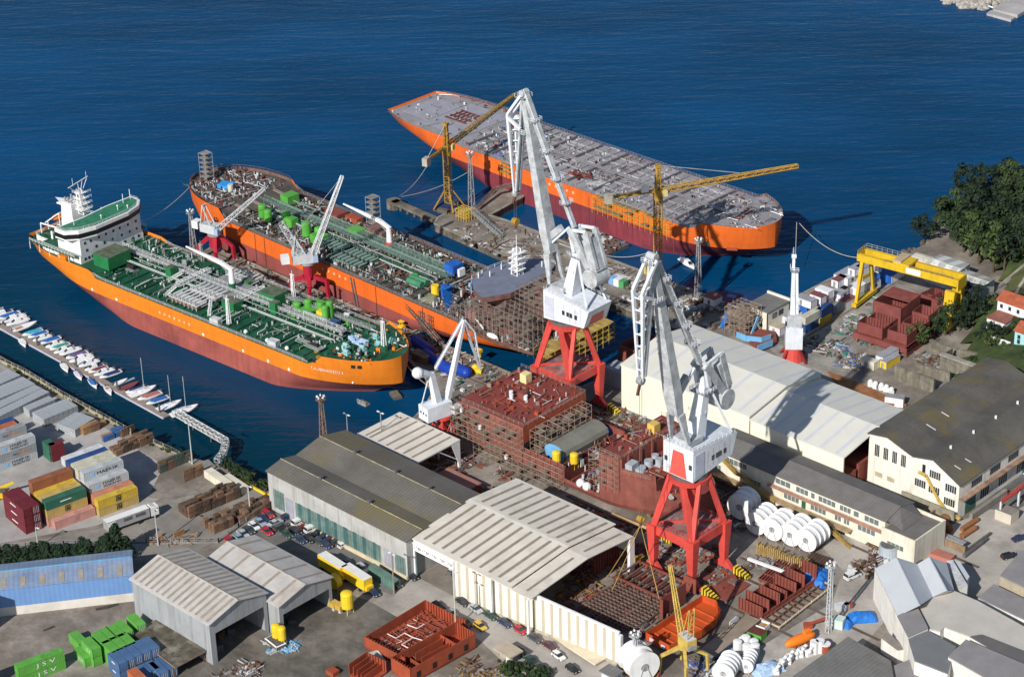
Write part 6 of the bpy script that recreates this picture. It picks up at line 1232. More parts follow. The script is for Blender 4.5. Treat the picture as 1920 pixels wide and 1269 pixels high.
for(x0,x1,y0,y1,z0,z1)in((-9,0,1,6,3.2,7.0),(1,8,2,8,3.2,6.8),(-10,0,12,24,3.2,9.5),(-9,-1,6.4,11.6,3.2,6.0),(1.5,8,10,16,3.2,6.2),(1,7,17,23,3.2,7)):
 b_=MB();b_.box(x0,x1,y0,y0+.2,z0,z1,PRG);b_.box(x0,x1,y1-.2,y1,z0,z1,PRG);b_.box(x0,x0+.2,y0,y1,z0,z1,PRG);b_.box(x1-.2,x1,y0,y1,z0,z1,PRG);b_.box(x0,x1,y0,y1,z0+.02,z0+.3,PRIMD)
 for k in range(int(x1-x0)):b_.box(x0+k+.4,x0+k+.5,y0+.2,y0+.6,z0,z1+.1,PRG);b_.box(x0+k+.4,x0+k+.5,y1-.6,y1-.2,z0,z1+.1,PRG)
 if z1>9:b_.box(x0,x1,y0+5,y1,z1,z1+.2,PRG)
 b_.part('box_section',g)
for x in(-9,-4,1,6):MB().box(x,x+.5,.5,19,0,1.4,WOOD).part('support',g)
MB().box(8.4,9,.4,20,0,3.2,PRG).part('web_plate',g)
open_block('hull_section','flat maroon block behind the big stepped one near the gantry crane leg',(35.44,120.45,0),10,7,4.0,rad(-5),PRG,3,2)
p=(101.51,-53.71,0);g=T('hull_section','maroon finned hull section with upright ribbed plates in front of the white drums','ship section',((108.34,-53.75,0)[0],(108.34,-53.75,0)[1],0),rad(0))
MB().box(-8,0,0,25,.5,.8,PRIMER).part('floor_plate',g)
for y,h_,x0 in((0.2,3.2,-8),(2.8,4.2,-7.8),(7.2,4.0,-7),(10.2,3.2,-6),(14.0,3.8,-7.5),(17.5,4.4,-6.5),(22.5,5.0,-5)):
 b_=MB();b_.box(x0,-.3,y,y+.15,.8,.8+h_,PRIMER)
 for k in range(int(-x0)):b_.box(x0+k+.3,x0+k+.42,y-.35,y,.8,.8+h_,PRIMER)
 b_.part('ribbed_plate',g)
MB().box(-.6,-.3,0,25,.8,1.8,PRIMER).part('side_plate',g);MB().box(-8,-7.8,4,24,.8,2.6,PRIMER).part('side_plate',g)
for y in(3,9,15,21):MB().box(-7.6,-.4,y-.4,y+.4,0,.5,WOOD).part('support',g)
g=T('steel_jig','low rusty steel frame jig with cream edge rails beside the finned maroon section','jig',((113.71,-53.91,0)[0],(113.71,-53.91,0)[1],0),rad(3))
CRM=M('cream_rail',(0.62,0.52,0.36),0.7,0.2)
for a,b_ in(((0,0,.9),(0,24,.9)),((0,0,.9),(-6,.2,.9)),((0,24,.9),(-6,24,.9))):MB().beam(a,b_,.35,.35,CRM).part('edge_rail',g)
for k in range(11):MB().beam((0,k*2.2+1,.7),(-6,k*2.2+U(.4,1.8),.7),.25,.3,RUST).part('cross_beam',g)
for k in range(9):MB().beam((-.1,k*2.9,0),(-.1,k*2.9,1.3),.2,.2,CRM).part('post',g)
MB().beam((-3,0,.6),(-3,24,.6),.3,.3,RUST).part('cross_beam',g)
def frame_grid(name,lab,p,lx,ly,z,rz,m_,sx=1.6,sy=1.6,deck=0.0,hb=.5):
 g=T(name,lab,'ship section',(p[0],p[1],0),rz);b_=MB()
 for i in range(int(lx/sx)+1):b_.box(i*sx,i*sx+.14,0,ly,z,z+hb,m_)
 for j in range(int(ly/sy)+1):b_.box(0,lx,j*sy,j*sy+.14,z+.05,z+hb*.8,m_)
 b_.part('frame_grid',g)
 if deck:MB().box(0,lx*deck,0,ly,z-.1,z-.02,m_).part('plate',g)
 for k in range(4):PS('support',g).box(lx*k/4+.2,lx*k/4+.6,.3,ly-.3,0,z-.1,RUST)
 return g
GRB=M('greyish_brown_steel',(0.20,0.135,0.115),0.8,0.35,0.5)
frame_grid('steel_grid','wide rusty grid of frames lying on the ground in front of the open hall',(70.5,-81.5),17,20,1.0,rad(1),GRB,1.3,1.3,0.0,.6)
frame_grid('panel_section','flat pinkish ribbed panel with a square hole beside the striped wall end',(66.5,-89.5),16,7.5,1.3,rad(-4),PRIMER,.8,2.4,1.0,.35)
frame_grid('panel_section','flat ribbed maroon panel half in the shade of the open hall',(56,-91.5),10,8,1.2,rad(-4),PRIMER,.7,2.6,1.0,.35)
MB().raw([(0,0,0),(.25,0,0),(.25,10.0,0),(0,10.0,0),(0,0,5.8),(.25,0,5.8),(.25,10.0,5.8),(0,10.0,5.8)],[(0,1,5,4),(1,2,6,5),(2,3,7,6),(3,0,4,7),(4,5,6,7)],PRIMER).box(.25,1.0,0,.2,0,5.8,PRIMER).thing('steel_plate','tall smooth pink-brown plate standing upright in front of the near portal crane','steel plate',org=(0,0,0)).location=(88.6,-70.5,.8)
g=T('ribbed_panel','upright maroon ribbed panel beside the open end of the white hall','steel panel',(62.5,-66.5,0),rad(2));b_=MB();b_.box(0,.2,0,11,.3,6.2,PRIMER)
for k in range(10):b_.box(.2,.7,k*1.1,k*1.1+.12,.3,6.4,PRIMER)
b_.part('plate',g)
g=T('hull_section','open frame section with beams between the upright panel and the near portal crane','ship section',(70,-66.5,0),rad(1))
for k in range(8):MB().beam((k*2.2,0,3.0-k%2*.5),(k*2.2,9.5,3.0),.3,.6,GRB).part('frame',g)
MB().beam((0,0,3.4),(17,0,3.4),.5,.4,PRIMER).part('beam',g);MB().beam((0,9.5,3.4),(17,9.5,3.4),.5,.4,PRIMER).part('beam',g);MB().box(0,17,0,9.5,.6,.8,PRIMD).part('floor_plate',g)
for k in range(5):MB().beam((k*4,0,0),(k*4,0,3.2),.3,.3,RUST).part('post',g)
MB().box(15,19,9.6,9.9,1,5.4,PRIMER).part('plate',g)
g=T('bow_section','orange-red boat-shaped deck tray beside the cream-yellow yard crane','ship section',(92.2,-80.0,0),rad(0))
pl_=[(0,0),(8,-.5),(9.6,10),(9.2,16),(7.5,20),(4,22.5),(0,22)];PB3=M('vivid_orange_primer',(0.50,0.085,0.02),0.6,0.15,0.3)
b_=MB();b_.prism(pl_,.8,1.1,PB3)
for a,c in zip(pl_,pl_[1:]+pl_[:1]):b_.beam((a[0],a[1],2.0),(c[0],c[1],2.0),.15,2.2,PB3)
b_.part('hull',g);
for k in range(6):MB().box(.3,8.6,3+k*3,3.15+k*3,1.1,1.6,PB3).part('web_plate',g)
for(x,y)in((1.5,-.3),(5.5,-.6)):PS('pale_square_mark',g).box(x,x+1.2,y-.12,y-.02,1.4,2.4,M('pale_lilac_mark',(0.6,0.6,0.8)))
for k in range(4):MB().box(1,7,2+k*5,2.6+k*5,0,.8,WOOD).part('support',g)
g=frame_grid('panel_section','flat red-brown plate by the foot of the near portal crane',(88.02,-53.1,0),8,10,.3,rad(2),PRIMER,4,5,1.0,.1)
frame_grid('panel_section','ribbed pink-brown panel lying left of the finned maroon section',(96.26,-40.22,0),6.5,11,.6,rad(8),PRIMER,.8,3,1.0,.7)
g=T('platform_ramp','long tan topped steel ramp lying between the orange tray and the white drums','ramp',((105.96,-76.93,0)[0],(105.96,-76.93,0)[1],0),rad(4));MB().box(0,4.6,0,21,1.2,2.0,M('navy_girder',(0.04,0.07,0.14),0.6,0.2),M('tan_plate',(0.30,0.24,0.18),0.85,0.25,0.2)).part('deck',g)
for k in range(5):MB().beam((4,2+k*4.2,0),(4,2+k*4.2,1.3),.4,.4,GREYD).part('post',g)
# ================= WHITE DRUMS =================
def reel(lab,p,r,w_,rz,n=4,z=0):
 g=T('cable_reel',lab,'reel',(p[0],p[1],z),rz,'big white reels');
 MB().tube((0,-w_/2,r+.3),(0,w_/2,r+.3),r*.86,WHITE,n=26).part('drum',g)
 for k in range(n):y=-w_/2+w_*k/(n-1);PS('flange',g).tube((0,y-.16,r+.3),(0,y+.16,r+.3),r,WHITE,n=30)
 b_=MB();b_.tube((0,-w_/2-.35,r+.3),(0,-w_/2-.16,r+.3),r*.25,GREYM,n=12)
 for s_ in(-1,1):b_.beam((s_*r*.5,-w_/2-.35,0),(s_*r*.1,-w_/2-.35,r+.6),.12,.12,WHITED);b_.beam((s_*r*.6,-w_/2,0.15),(s_*r*.6,w_/2,.15),.3,.3,WOOD)
 b_.part('cradle',g);return g
RL_=[(80.9,-22.84,0),(86.08,-22.22,0),(91.22,-21.25,0),(96.04,-20.65,0)]
for i,p in enumerate(RL_):reel(['leftmost of the four big white reels in front of the office block','big white reel, second from the left before the office block','big white reel, third from the left before the office block','rightmost of the four big white reels in front of the office block'][i],(p[0]+.4,p[1]+3.4),3.3,6.6,rad(4))
reel('weathered white reel in the shade behind the row of four',((73.19,-17.08,0)[0],(73.19,-17.08,0)[1]),3.8,5,rad(10),3)
reel('lone big white reel at the bottom edge beside the striped wall end',((100.02,-91.97,0)[0],(100.02,-91.97,0)[1]),4.2,6,rad(70),3)
reel('white reel at the bottom edge right of the cream-yellow crane',((116.42,-78.09,0)[0],(116.42,-78.09,0)[1]),2.8,6,rad(20),5)
reel('small white reel stack below the white tanks near the bottom edge',((117.82,-71.68,0)[0],(117.82,-71.68,0)[1]),1.9,5,rad(25),5)
for i in range(7):
 x,y=[(1120,380),(1180,400),(1250,410),(1110,440),(1190,450),(1260,470),(1090,520)][i];p=[(109.31,-64.64,0),(111.24,-64.28,0),(113.06,-63.34,0),(110.97,-67.19,0),(113.01,-66.06,0),(115.13,-65.51,0),(113.03,-70.68,0)][i]
 MB().tube((p[0],p[1],0),(p[0],p[1],1.6+i%2*.8),1.15,WHITE,n=12).sphere((p[0],p[1],1.6+i%2*.8),1.15,WHITE,.3,12,5).thing('white_tank','white tank, %s of seven in the cluster below the finned maroon section'%ORD[i],'tank','white tanks below the finned maroon section')
wp=[(124.4,-69.09,0),(124.06,-66.81,0),(123.29,-64.88,0),(123.95,-63.64,0),(123.22,-61.99,0),(123.84,-60.46,0),(124.4,-59.31,0),(124.07,-57.94,0),(125.74,-57.79,0)]
for i,p in enumerate(wp):MB().obox((p[0],p[1],0),(1.6,1.2,1.5),U(0,3),WHITE).tube((p[0],p[1],1.2),(p[0]+.6,p[1]+.5,2.6),.4,WHITE,n=8).sphere((p[0]+.5,p[1]-.4,1.6),.6,WHITE,1,8,5).thing('white_pump','%s white pump body from the bottom edge in the line by the arched workshop'%ORD[i],'pump','white pump bodies by the grey workshop')
for i,p in enumerate(((125.96,-55.94,0),(126.73,-54.6,0))):MB().tube((p[0],p[1],0),(p[0],p[1],3.4),1.1,WHITE,n=12).thing('white_cylinder',('left' if i==0 else 'right')+' one of two upright white cylinders near the orange lifeboat','tank')
p=(127.7,-53.74,0);MB().tube((p[0],p[1],0),(p[0],p[1],2.2),1.3,PRIMB,n=12).tube((p[0],p[1],2.2),(p[0],p[1],2.4),1.35,WHITE,n=12).thing('red_drum','red drum with a white lid right of the white cylinders','drum')
def lifeboat(lab,p,L_,rz,m_=ORNG):
 g=T('lifeboat',lab,'lifeboat',(p[0],p[1],0),rz);vs=[];fs=[];n=14
 for i in range(n+1):
  t_=i/n;x=(t_-.5)*L_;w_=1.35*(1-abs(2*t_-1)**2.6)**.5+.05
  for a_ in range(10):an=2*math.pi*a_/10;vs.append((x,w_*math.cos(an),1.6+w_*math.sin(an)*(1.0 if math.sin(an)<0 else.95)))
 for i in range(n):
  for a_ in range(10):fs.append((i*10+a_,i*10+(a_+1)%10,(i+1)*10+(a_+1)%10,(i+1)*10+a_))
 ob=MB().raw(vs,fs,m_).part('hull',g);[setattr(q,'use_smooth',True)for q in ob.data.polygons]
 MB().box(L_*.12,L_*.32,-.6,.6,2.7,3.5,m_).part('canopy',g)
 for x in(-2,2):MB().box(x-.2,x+.2,-1,1,0,.8,WOOD).part('chock',g)
lifeboat('bright orange enclosed lifeboat on chocks near the grey arched workshop',(121.27,-55.42,0),9.5,rad(75))
def cover(lab,p,sx_,sy_,h,rz=0,m_=TARP,name='tarpaulin'):
 b_=MB();n=9;vs=[]
 for j in range(n):
  for i in range(n):
   u,v=i/(n-1)*2-1,j/(n-1)*2-1;z=h*max(0,1-max(abs(u),abs(v))**3)*(.75+.25*R());vs.append((u*sx_/2+U(-.15,.15),v*sy_/2+U(-.15,.15),z))
 b_.raw(vs,[(j*n+i,j*n+i+1,(j+1)*n+i+1,(j+1)*n+i)for j in range(n-1)for i in range(n-1)],m_)
 o=b_.thing(name,lab,'tarpaulin',org=(0,0,0));o.location=(p[0],p[1],.02);o.rotation_euler=(0,0,rz);return o
cover('blue tarpaulin heap right of the finned maroon section',(106.37,-29.01,0),7.5,8.0,3.0,.3)
cover('long blue tarpaulin over a boat beside the white building wall',(126.17,-36.38,0),8,4.0,2.4,.9)
cover('small blue tarpaulin between the pale cube and the long blue cover',(125,-41.23,0),3,3,1.8,.2)
cover('blue tarpaulin heap with bottles outside the white factory corner',(112.27,26.08,0),5.5,5.5,2.6,.3)
cover('pale grey plastic cover over cargo at the bottom edge left of the pumps',(121.81,-69.44,0),5.5,8,2.0,-.3,M('pale_blue_plastic_wrap',(0,0,0)))
p=(123.87,-42.78,0);MB().obox((p[0],p[1],0),(2.6,2.6,2.6),.3,M('pale_green_cube',(0.55,0.68,0.62),0.6,0.15)).thing('pale_cube','pale greenish wrapped cube beside the pale lattice mast','crate')
p=(118.32,-48.21,0);MB().obox((p[0],p[1],0),(2.2,1.6,1.2),.8,PRIMB).beam((p[0],p[1],1),(p[0]+3,p[1]+4,2.4),.5,.5,PRIMB).obox((p[0]+3.5,p[1]+4.5,0),(2.4,2,2.2),.8,WHITE).thing('boom_lift','red articulated lift with a white engine box on the forecourt','lift')
p=(119.73,-35.99,0);MB().obox((p[0],p[1],0),(3.4,1.8,1.6),1.0,WHITED).obox((p[0]+1,p[1]+1.2,.4),(2,1.2,1.2),1.0,PRIMB).thing('site_truck','small grey and red site vehicle above the blue covers','truck')
p=(109.07,-56.38,0);g=T('open_skip','white open-topped box with tan contents below the finned section','skip',(p[0],p[1],0),rad(8));b_=MB()
b_.box(-2.6,2.6,-1.4,-1.3,.2,1.6,WHITE);b_.box(-2.6,2.6,1.3,1.4,.2,1.6,WHITE);b_.box(-2.6,-2.5,-1.4,1.4,.2,1.6,WHITE);b_.box(2.5,2.6,-1.4,1.4,.2,1.6,WHITE);b_.box(-2.5,2.5,-1.3,1.3,.2,1.0,WOODL);b_.part('box',g)
p=(105.87,-59.2,0);MB().obox((p[0],p[1],0),(5.4,3,1.6),rad(8),GALV).thing('grey_container','grey open steel container left of the white open box','container')
p=(110.38,-60.09,0);MB().obox((p[0],p[1],0),(6,3,1.8),rad(8),GREENB,PRIMD).thing('green_container','green-sided skip of red scrap above the white tanks','skip')
g=T('timber_rack','yellow-brown rack of upright timbers in front of the white reels','rack',((87.41,-29.73,0)[0],(87.41,-29.73,0)[1],0),rad(6));b_=MB();YT=M('yellowish_timber',(0.40,0.27,0.10),0.8,0.3,0.9)
for k in range(26):b_.box(k*.62,k*.62+.42,0,.5+U(0,1.6),0,3.0+U(-.4,.4),YT)
b_.part('timbers',g)
g=T('pipe_bundle','stack of long dark brown pipes beside the blue tarpaulin heap','pipes',((100.31,-30.26,0)[0],(100.31,-30.26,0)[1],0),rad(8))
for k in range(7):MB().tube((k*.9,0,.5),(k*.9,10,.5),.42,M('dark_brown_pipe',(0.10,0.06,0.045),0.7,0.3),n=8).part('pipe',g)
MB().beam((88.83,-35.1,1.6),(101.09,-33.72,1.6),.7,.7,WHITE).thing('white_beam','long white beam lying above the finned maroon section','beam')
MB().beam((46.53,-40.99,0.8),(58.49,-40.24,0.8),.8,.6,M('pale_orange_beam',(0.62,0.42,0.22),0.7,0.2)).thing('tan_beam','pale orange beam lying beside the bow of the maroon hull','beam')
for i,(a,b_,c_)in enumerate((((111.6,-82.01,0.5),(110.53,-77.12,0.5),WHITED),((112.96,-81.45,0.5),(111.43,-76.65,0.5),WHITED),((113.39,-78.4,0.8),(111.55,-69.54,0.8),WHITE))):MB().tube(a,b_,.3,c_,n=8).thing('long_pipe',['short pale pipe nearest the yard crane foot','second pale pipe beside the yard crane foot','long white pipe leading to the white tanks'][i],'pipe')
p=(114.68,-8.65,0);MB().tube((p[0],p[1],0),(p[0],p[1],4.2),2.6,M('pale_blue_tank',(0.42,0.48,0.54),0.5,0.15),n=20).tube((p[0],p[1],4.2),(p[0],p[1],4.21),2.3,GREYD,n=20).thing('open_tank','open pale blue cylindrical tank behind the joined sheds','tank')
p=(121.01,-6.33,0);MB().sphere((p[0],p[1],.2),2.8,GREYD,.45,14,6).thing('dark_dome','dark domed tank cover between the pale shed roofs','tank')
g=T('brick_enclosure','low brick enclosure with rusty pipes and drums beside the office block','enclosure',((128.7,5.8,0)[0],(128.7,5.8,0)[1],0),0);BK=M('old_brick',(0.30,0.21,0.14),0.9,0.3,0.6,stripe=('z',.4,.3))
x0_,y0_=-16.5,0
MB().box(-17,0,0,.5,0,2.2,BK).part('wall',g);MB().box(-17,-16.5,.5,12,0,2.2,BK).part('wall',g);MB().box(-.5,0,.5,12.5,0,1.0,CONCD).part('wall',g);MB().box(-17,-1,.5,2.3,2.2,2.5,GREYM).part('cover_slab',g)
for(x,y,r_,l_)in((-13,5,1.4,5),(-9.5,5.5,1.5,1.0),(-5,6,.8,6),(-7,9,.7,7)):MB().tube((x,y,r_),(x+.3,y+l_,r_),r_,M('bright_rust',(0.32,0.14,0.06),0.85,0.35),n=14).part('rusty_pipe',g)
p0=(117.77,-0.31,0.6);p1=(128.14,0.94,0.6);MB().beam(p0,p1,3.0,1.2,M('salmon_plate',(0.42,0.16,0.12),0.7,0.15)).thing('red_girder','long salmon-red girder lying between the brick enclosure and the pale sheds','girder')
MB().beam((129.49,4.28,0.5),(129.23,15.53,0.5),.9,.9,GREYD).thing('dark_girder','dark girder lying along the right side of the brick enclosure','girder')
g=T('yard_gantry_frame','red and white open steel frame at the right edge of the factory yard','frame',((125.87,26.88,0)[0],(125.87,26.88,0)[1],0),0)
for x,y in((0,0),(0,9),(0,18),(9,0),(9,9)):MB().beam((x,y,0),(x,y,5.4),.5,.5,WHITED).part('post',g)
MB().beam((0,0,5.2),(0,20,5.2),.5,.7,CRED).part('beam',g);MB().beam((9,0,5.2),(9,20,5.2),.5,.7,CRED).part('beam',g);MB().rail([(0,0,5.5),(0,20,5.5)],1.1,CRED,1.4,.1).part('handrail',g)
p=(127.22,28.07,0);MB().obox((p[0],p[1],0),(5,4,3),0,M('beige_kiosk_wall',(0.55,0.50,0.42),0.8,0.1),M('taupe_roof',(0,0,0))).thing('kiosk','small beige kiosk beside the red and white steel frame','kiosk')
g=T('hull_section','low rusty section with bright blue edge panels behind the taller cream hall','ship section',((8.49,65.95,0)[0],(8.49,65.95,0)[1],0),0)
for a,b_ in(((6.76,63.07,2),(10.87,62.87,2)),((10.87,62.87,2),(15.08,65,2)),((15.08,65,2),(15.83,68.62,2)),((17.56,59.75,2),(18.64,65.84,2))):
 o=Vector((8.49,65.95,0));MB().beam(Vector(a)-o,Vector(b_)-o,.25,2.0,LBLUE).part('blue_panel',g)
o=Vector((8.49,65.95,0));MB().prism([tuple((Vector(q)-o)[:2])for q in((3.4,66.1,0),(6.08,70.67,0),(13.76,73.49,0),(17.62,69.33,0),(15.71,61.77,0))],.3,1.4,PRIMER).part('floor_plate',g)
open_block('hull_section','dark maroon ribbed block standing at the left end of the taller cream hall',(-9.5,26.0),13,12,7.5,rad(0),PRIMER,4,2)
MB().box(-6,3,15,21,0,5.5,M('grey_panel_stack',(0.42,0.44,0.48),0.6,0.15,stripe=('z',.9,.3))).thing('panel_stack','tall stack of grey panels between the far portal crane and the cream hall','stack')
MB().prism([((41.22,63.71,0)[0],(41.22,63.71,0)[1]),((51.12,63.77,0)[0],(51.12,63.77,0)[1]),((71.22,61.88,0)[0],(71.22,61.88,0)[1]),((59.13,52.76,0)[0],(59.13,52.76,0)[1])],.3,1.0,M('bright_rust',(0,0,0))).thing('rusty_plates','bright rusty plates lying in the strip behind the lower cream hall','steel plates')
for i,p in enumerate(((55.65,65.58,0),(57.4,65.7,0),(59.33,65.98,0),(61.07,66.09,0),(63.1,65.78,0))):MB().obox((p[0],p[1],0),(1.6,1.2,1.2),U(0,3),WHITE).sphere((p[0],p[1],1.5),.8,WHITE,1,8,5).thing('white_valve','%s white valve body from the left in the row beside the rusty plates'%ORD[i],'valve','white valve bodies behind the lower cream hall')
p=(67.74,60.9,0);MB().obox((p[0],p[1],0),(5.5,2.6,2.8),.4,WHITE,GREYM).thing('site_cabin','small white cabin at the end of the row of white valve bodies','cabin')
open_block('hull_section','flat maroon deck block lying under the slipway shed canopy end',(-1.59,-61.42,3),13,6,3.2,rad(-1),PRIMER,3,1,z=0.4)
p=(-1.59,-61.42,3);MB().box(p[0],p[0]+13,p[1],p[1]+6,3.25,3.4,M('pink_deck_plate',(0.36,0.17,0.14),0.75,0.15,0.3)).thing('deck_plate','pinkish cover plate on the flat maroon block by the slipway shed','steel plate')
vat('left of the twin yellow silos in the gap between the grey hangars',(22.88,-140.96,0),3.2,1.1);vat('right of the twin yellow silos in the gap between the grey hangars',(24.79,-140.74,0),3.2,1.1)
vat('fat yellow silo on legs beside the two small yellow hoppers',(26.61,-120.22,0),4.0,1.6)
for i,p in enumerate(((23.18,-121.72,0),(25.22,-121.45,0))):MB().box(p[0]-1,p[0]+1,p[1]-1,p[1]+1,1.2,2.6,M('dull_yellow_hopper',(0.60,0.40,0.08),0.7,0.25)).beam((p[0],p[1],0),(p[0],p[1],1.2),.8,.8,WHITED).thing('hopper',['left','right'][i]+' small dull yellow hopper beside the fat yellow silo','hopper')
g=T('skip','white-rimmed open skip in front of the twin yellow silos','skip',((23.8,-142.1,0)[0],(23.8,-142.1,0)[1],0),rad(-8));MB().box(-2.6,2.6,-1.4,1.4,.2,1.4,GREYD).part('body',g);MB().rail([(-2.6,-1.4,1.0),(2.6,-1.4,1.0),(2.6,1.4,1.0),(-2.6,1.4,1.0),(-2.6,-1.4,1.0)],.4,WHITE,9,.3,1).part('rim',g)
g=T('skip','pale tilted open skip left of the large red tray section','skip',((48.06,-130.67,0)[0],(48.06,-130.67,0)[1],0),rad(-20));MB().raw([(-2,-1.4,0),(2,-1.4,0),(2,1.4,0),(-2,1.4,0),(-2.8,-1.8,1.6),(2.8,-1.8,1.6),(2.8,1.8,1.6),(-2.8,1.8,1.6)],[(0,1,5,4),(1,2,6,5),(2,3,7,6),(3,0,4,7),(0,3,2,1)],M('pale_skip',(0.50,0.52,0.50),0.6,0.2)).part('body',g)
def box_trailer(lab,c0,rz,L_=9.5,m_=YEL):
 g=T('box_trailer',lab,'trailer',(c0[0],c0[1],0),rz);MB().box(0,L_,0,2.8,1.0,4.2,m_,M('white_roof_panel',(0.74,0.74,0.72),0.6,0.1)).part('box',g);MB().box(L_,L_+.8,.3,2.5,1.0,2.2,m_).part('rear_step',g)
 for x in(1.5,7.5):PS('wheel',g).tube((x,-.05,.5),(x,.3,.5),.5,BLACK,n=12)
box_trailer('yellow box trailer with white roof, the left one of two beside the rear hangar',(5.39,-111.13,0),rad(-5));box_trailer('yellow box trailer with white roof, the right one of two beside the rear hangar',(14.24,-110.86,0),rad(-5))
p=(15.85,-114.72,0);g=T('yellow_tank','round yellow tank standing on edge behind the fat yellow silo','tank',(p[0],p[1],0));MB().tube((0,-.9,2.2),(0,.9,2.2),2.0,YEL,n=22).part('drum',g);MB().box(-1.6,1.6,-.6,.6,0,.5,YELC).part('cradle',g)
g=T('bus_shelter','long green glazed shelter by the road behind the dark blue car','shelter',((17.78,-104.55,0)[0],(17.78,-104.55,0)[1],0),rad(-6));MB().box(0,11,0,.15,0.2,2.6,M('green_glass_panel',(0.12,0.24,0.20),0.3,0.2,stripe=('x',1.2,.4))).part('panel',g);MB().box(0,11,0,2,2.6,2.75,M('green_shelter_roof',(0.12,0.20,0.17),0.6,0.2)).part('roof',g);[PS('post',g).beam((x,1.9,0),(x,1.9,2.6),.12,.12,GREYD)for x in(0,5.5,11)]
g=T('guard_hut','small beige-roofed hut with white post at the roadside near the bottom edge','hut',((72.18,-108.94,0)[0],(72.18,-108.94,0)[1],0),rad(-4));MB().box(-3.6,2.6,-1.5,3,2.9,3.3,M('beige_hut_roof',(0.50,0.42,0.32),0.85,0.15)).part('roof',g);MB().box(.6,2.0,-1,0,0,2.9,WHITE).part('wall',g);MB().box(-3.2,-1,.5,2.6,0,2.9,M('beige_hut_wall',(0.42,0.36,0.28),0.85,0.15)).part('back_wall',g)
g=T('site_office','tiny grey-roofed office with blue-framed windows at the end of the striped wall','hut',((94.63,-99.37,0)[0],(94.63,-99.37,0)[1],0),rad(0));MB().box(-.5,4.2,-.5,3.4,2.8,3.1,ASBG).part('roof',g);MB().box(0,3.8,0,3,0,2.8,M('blue_white_wall',(0.55,0.60,0.70),0.6,0.1)).part('wall',g);[PS('window',g).box(3.8,3.86,.3+k*1.4,1.4+k*1.4,.9,2.1,M('blue_pane',(0.08,0.16,0.35),0.3,0.1))for k in range(2)]
m=MB();cr_=M('cream_ramp',(0.66,0.58,0.44),0.8,0.12,0.3);m.prism([(73.71,-94.12,0)[:2],(73.41,-91.93,0)[:2],(90.13,-91.18,0)[:2],(89.7,-96.29,0)[:2],(79.17,-95.12,0)[:2]],.5,.9,cr_);m.thing('entrance_canopy','cream sloping canopy along the foot of the striped wall end','canopy')
MB().prism([(44.5,-121.67,0)[:2]]*0+[(-61.14,-97.77,0)[:2],(-60.31,-94.04,0)[:2],(-55.42,-95.16,0)[:2],(-54.53,-100.3,0)[:2]],0,.5,CONC).thing('landing_slab','pale concrete landing slab at the shore end of the marina gangway','slab')
g=T('white_block_row','row of three joined cream concrete blocks on the shore beside the brown timber stacks','blocks',((-53.84,-100.87,0)[0],(-53.84,-100.87,0)[1],0),rad(-6));[MB().box(k*2.9,k*2.9+2.8,0,2.6,0,2.3,M('cream_block',(0.66,0.62,0.50),0.8,0.12,0.3)).part('block',g)for k in range(4)]
p=(-43.11,-98.49,0);MB().obox((p[0],p[1],0),(9.5,2.6,2.0),rad(-6),M('cream_block',(0,0,0))).thing('cream_box','long tan-topped cream box nearer the dark workshop than the block row','box')
MB().obox(((-30,-96.75,0)[0],(-30,-96.75,0)[1],0),(1.6,1.6,2.4),0,YEL).thing('yellow_cabinet','bright yellow cabinet at the left corner of the dark double-gabled workshop','cabinet')
MB().beam((-45.4,-95.34,0.3),(-33.39,-95.82,0.3),.5,.6,YEL).thing('yellow_barrier','yellow kerb barrier along the shoreline bushes','barrier')
g=T('dolphin_walkway','narrow concrete walkway on piles ending at the round dolphin of the outer pier','walkway',((-130.72,67.26,0)[0],(-130.72,67.26,0)[1],0),0)
o=Vector((-130.72,67.26,0));e=Vector((-153.65,68.87,0));v=e-o
MB().beam((0,0,-.5),tuple(v+Vector((0,0,-.5))),3.0,1.0,qm).part('deck',g);MB().tube((v.x,v.y,-7),(v.x,v.y,0),2.6,qm,n=14).part('dolphin',g)
for k in range(6):q_=v*(k/6);PS('pile',g).tube((q_.x,q_.y,-6),(q_.x,q_.y,-.8),.5,CONCD,n=8)
def trough(lab,a,b_,w_=1.6,h=1.2,m_=GREYM,name='gangway'):
 MB().beam(a,b_,w_,.2,m_).rail([Vector(a)+Vector((0,w_/2,0)),Vector(b_)+Vector((0,w_/2,0))],h,m_,1.5,.14,2).rail([Vector(a)-Vector((0,w_/2,0)),Vector(b_)-Vector((0,w_/2,0))],h,m_,1.5,.14,2).thing(name,lab,'gangway')
trough('grey gangway lying across the outer pier below the tower crane',(-121.53,75.68,3),(-101.7,70.17,0.5));trough('weathered gangway leading up the branch of the outer pier',(-124.27,81.75,0.8),(-127.5,93.72,3),1.4,1.0,GRB);trough('brown gangway along the branch of the outer pier to the crimson hull',(-127.5,93.72,3),(-122.76,100.08,4.5),1.4,1.0,GRB)
p=(-123.07,73.75,0);MB().scaffold(p[0]-2,p[0]+3,p[1]-2,p[1]+2,0,4,YS,None,1.2,1.2,1.3,.12).thing('yellow_staging','yellow steel staging on the outer pier beside the foot of the tower crane','frame')
g=T('work_barge','dark flat barge heaped with scrap between the outer pier and the crimson hull','barge',(-78,92,-3),rad(-2));MB().box(-10,10,-6.5,6.5,-1,1.2,GREYD,CONCD).part('hull',g)
m=MB();[m.obox((U(-9.5,9.5),U(-6,6),1.2),(U(.5,2.4),U(.3,1.4),U(.2,1.1)),U(0,3),pick(GREYD,RUST,GREYM,CONCD,WHITED,GRB))for _ in range(130)];m.part('scrap',g,kind='stuff')
for s_ in(-1,1):PS('tyre_fender',g).tube((s_*5,-6.6,.4),(s_*5,-6.9,.4),.7,BLACK,n=10)
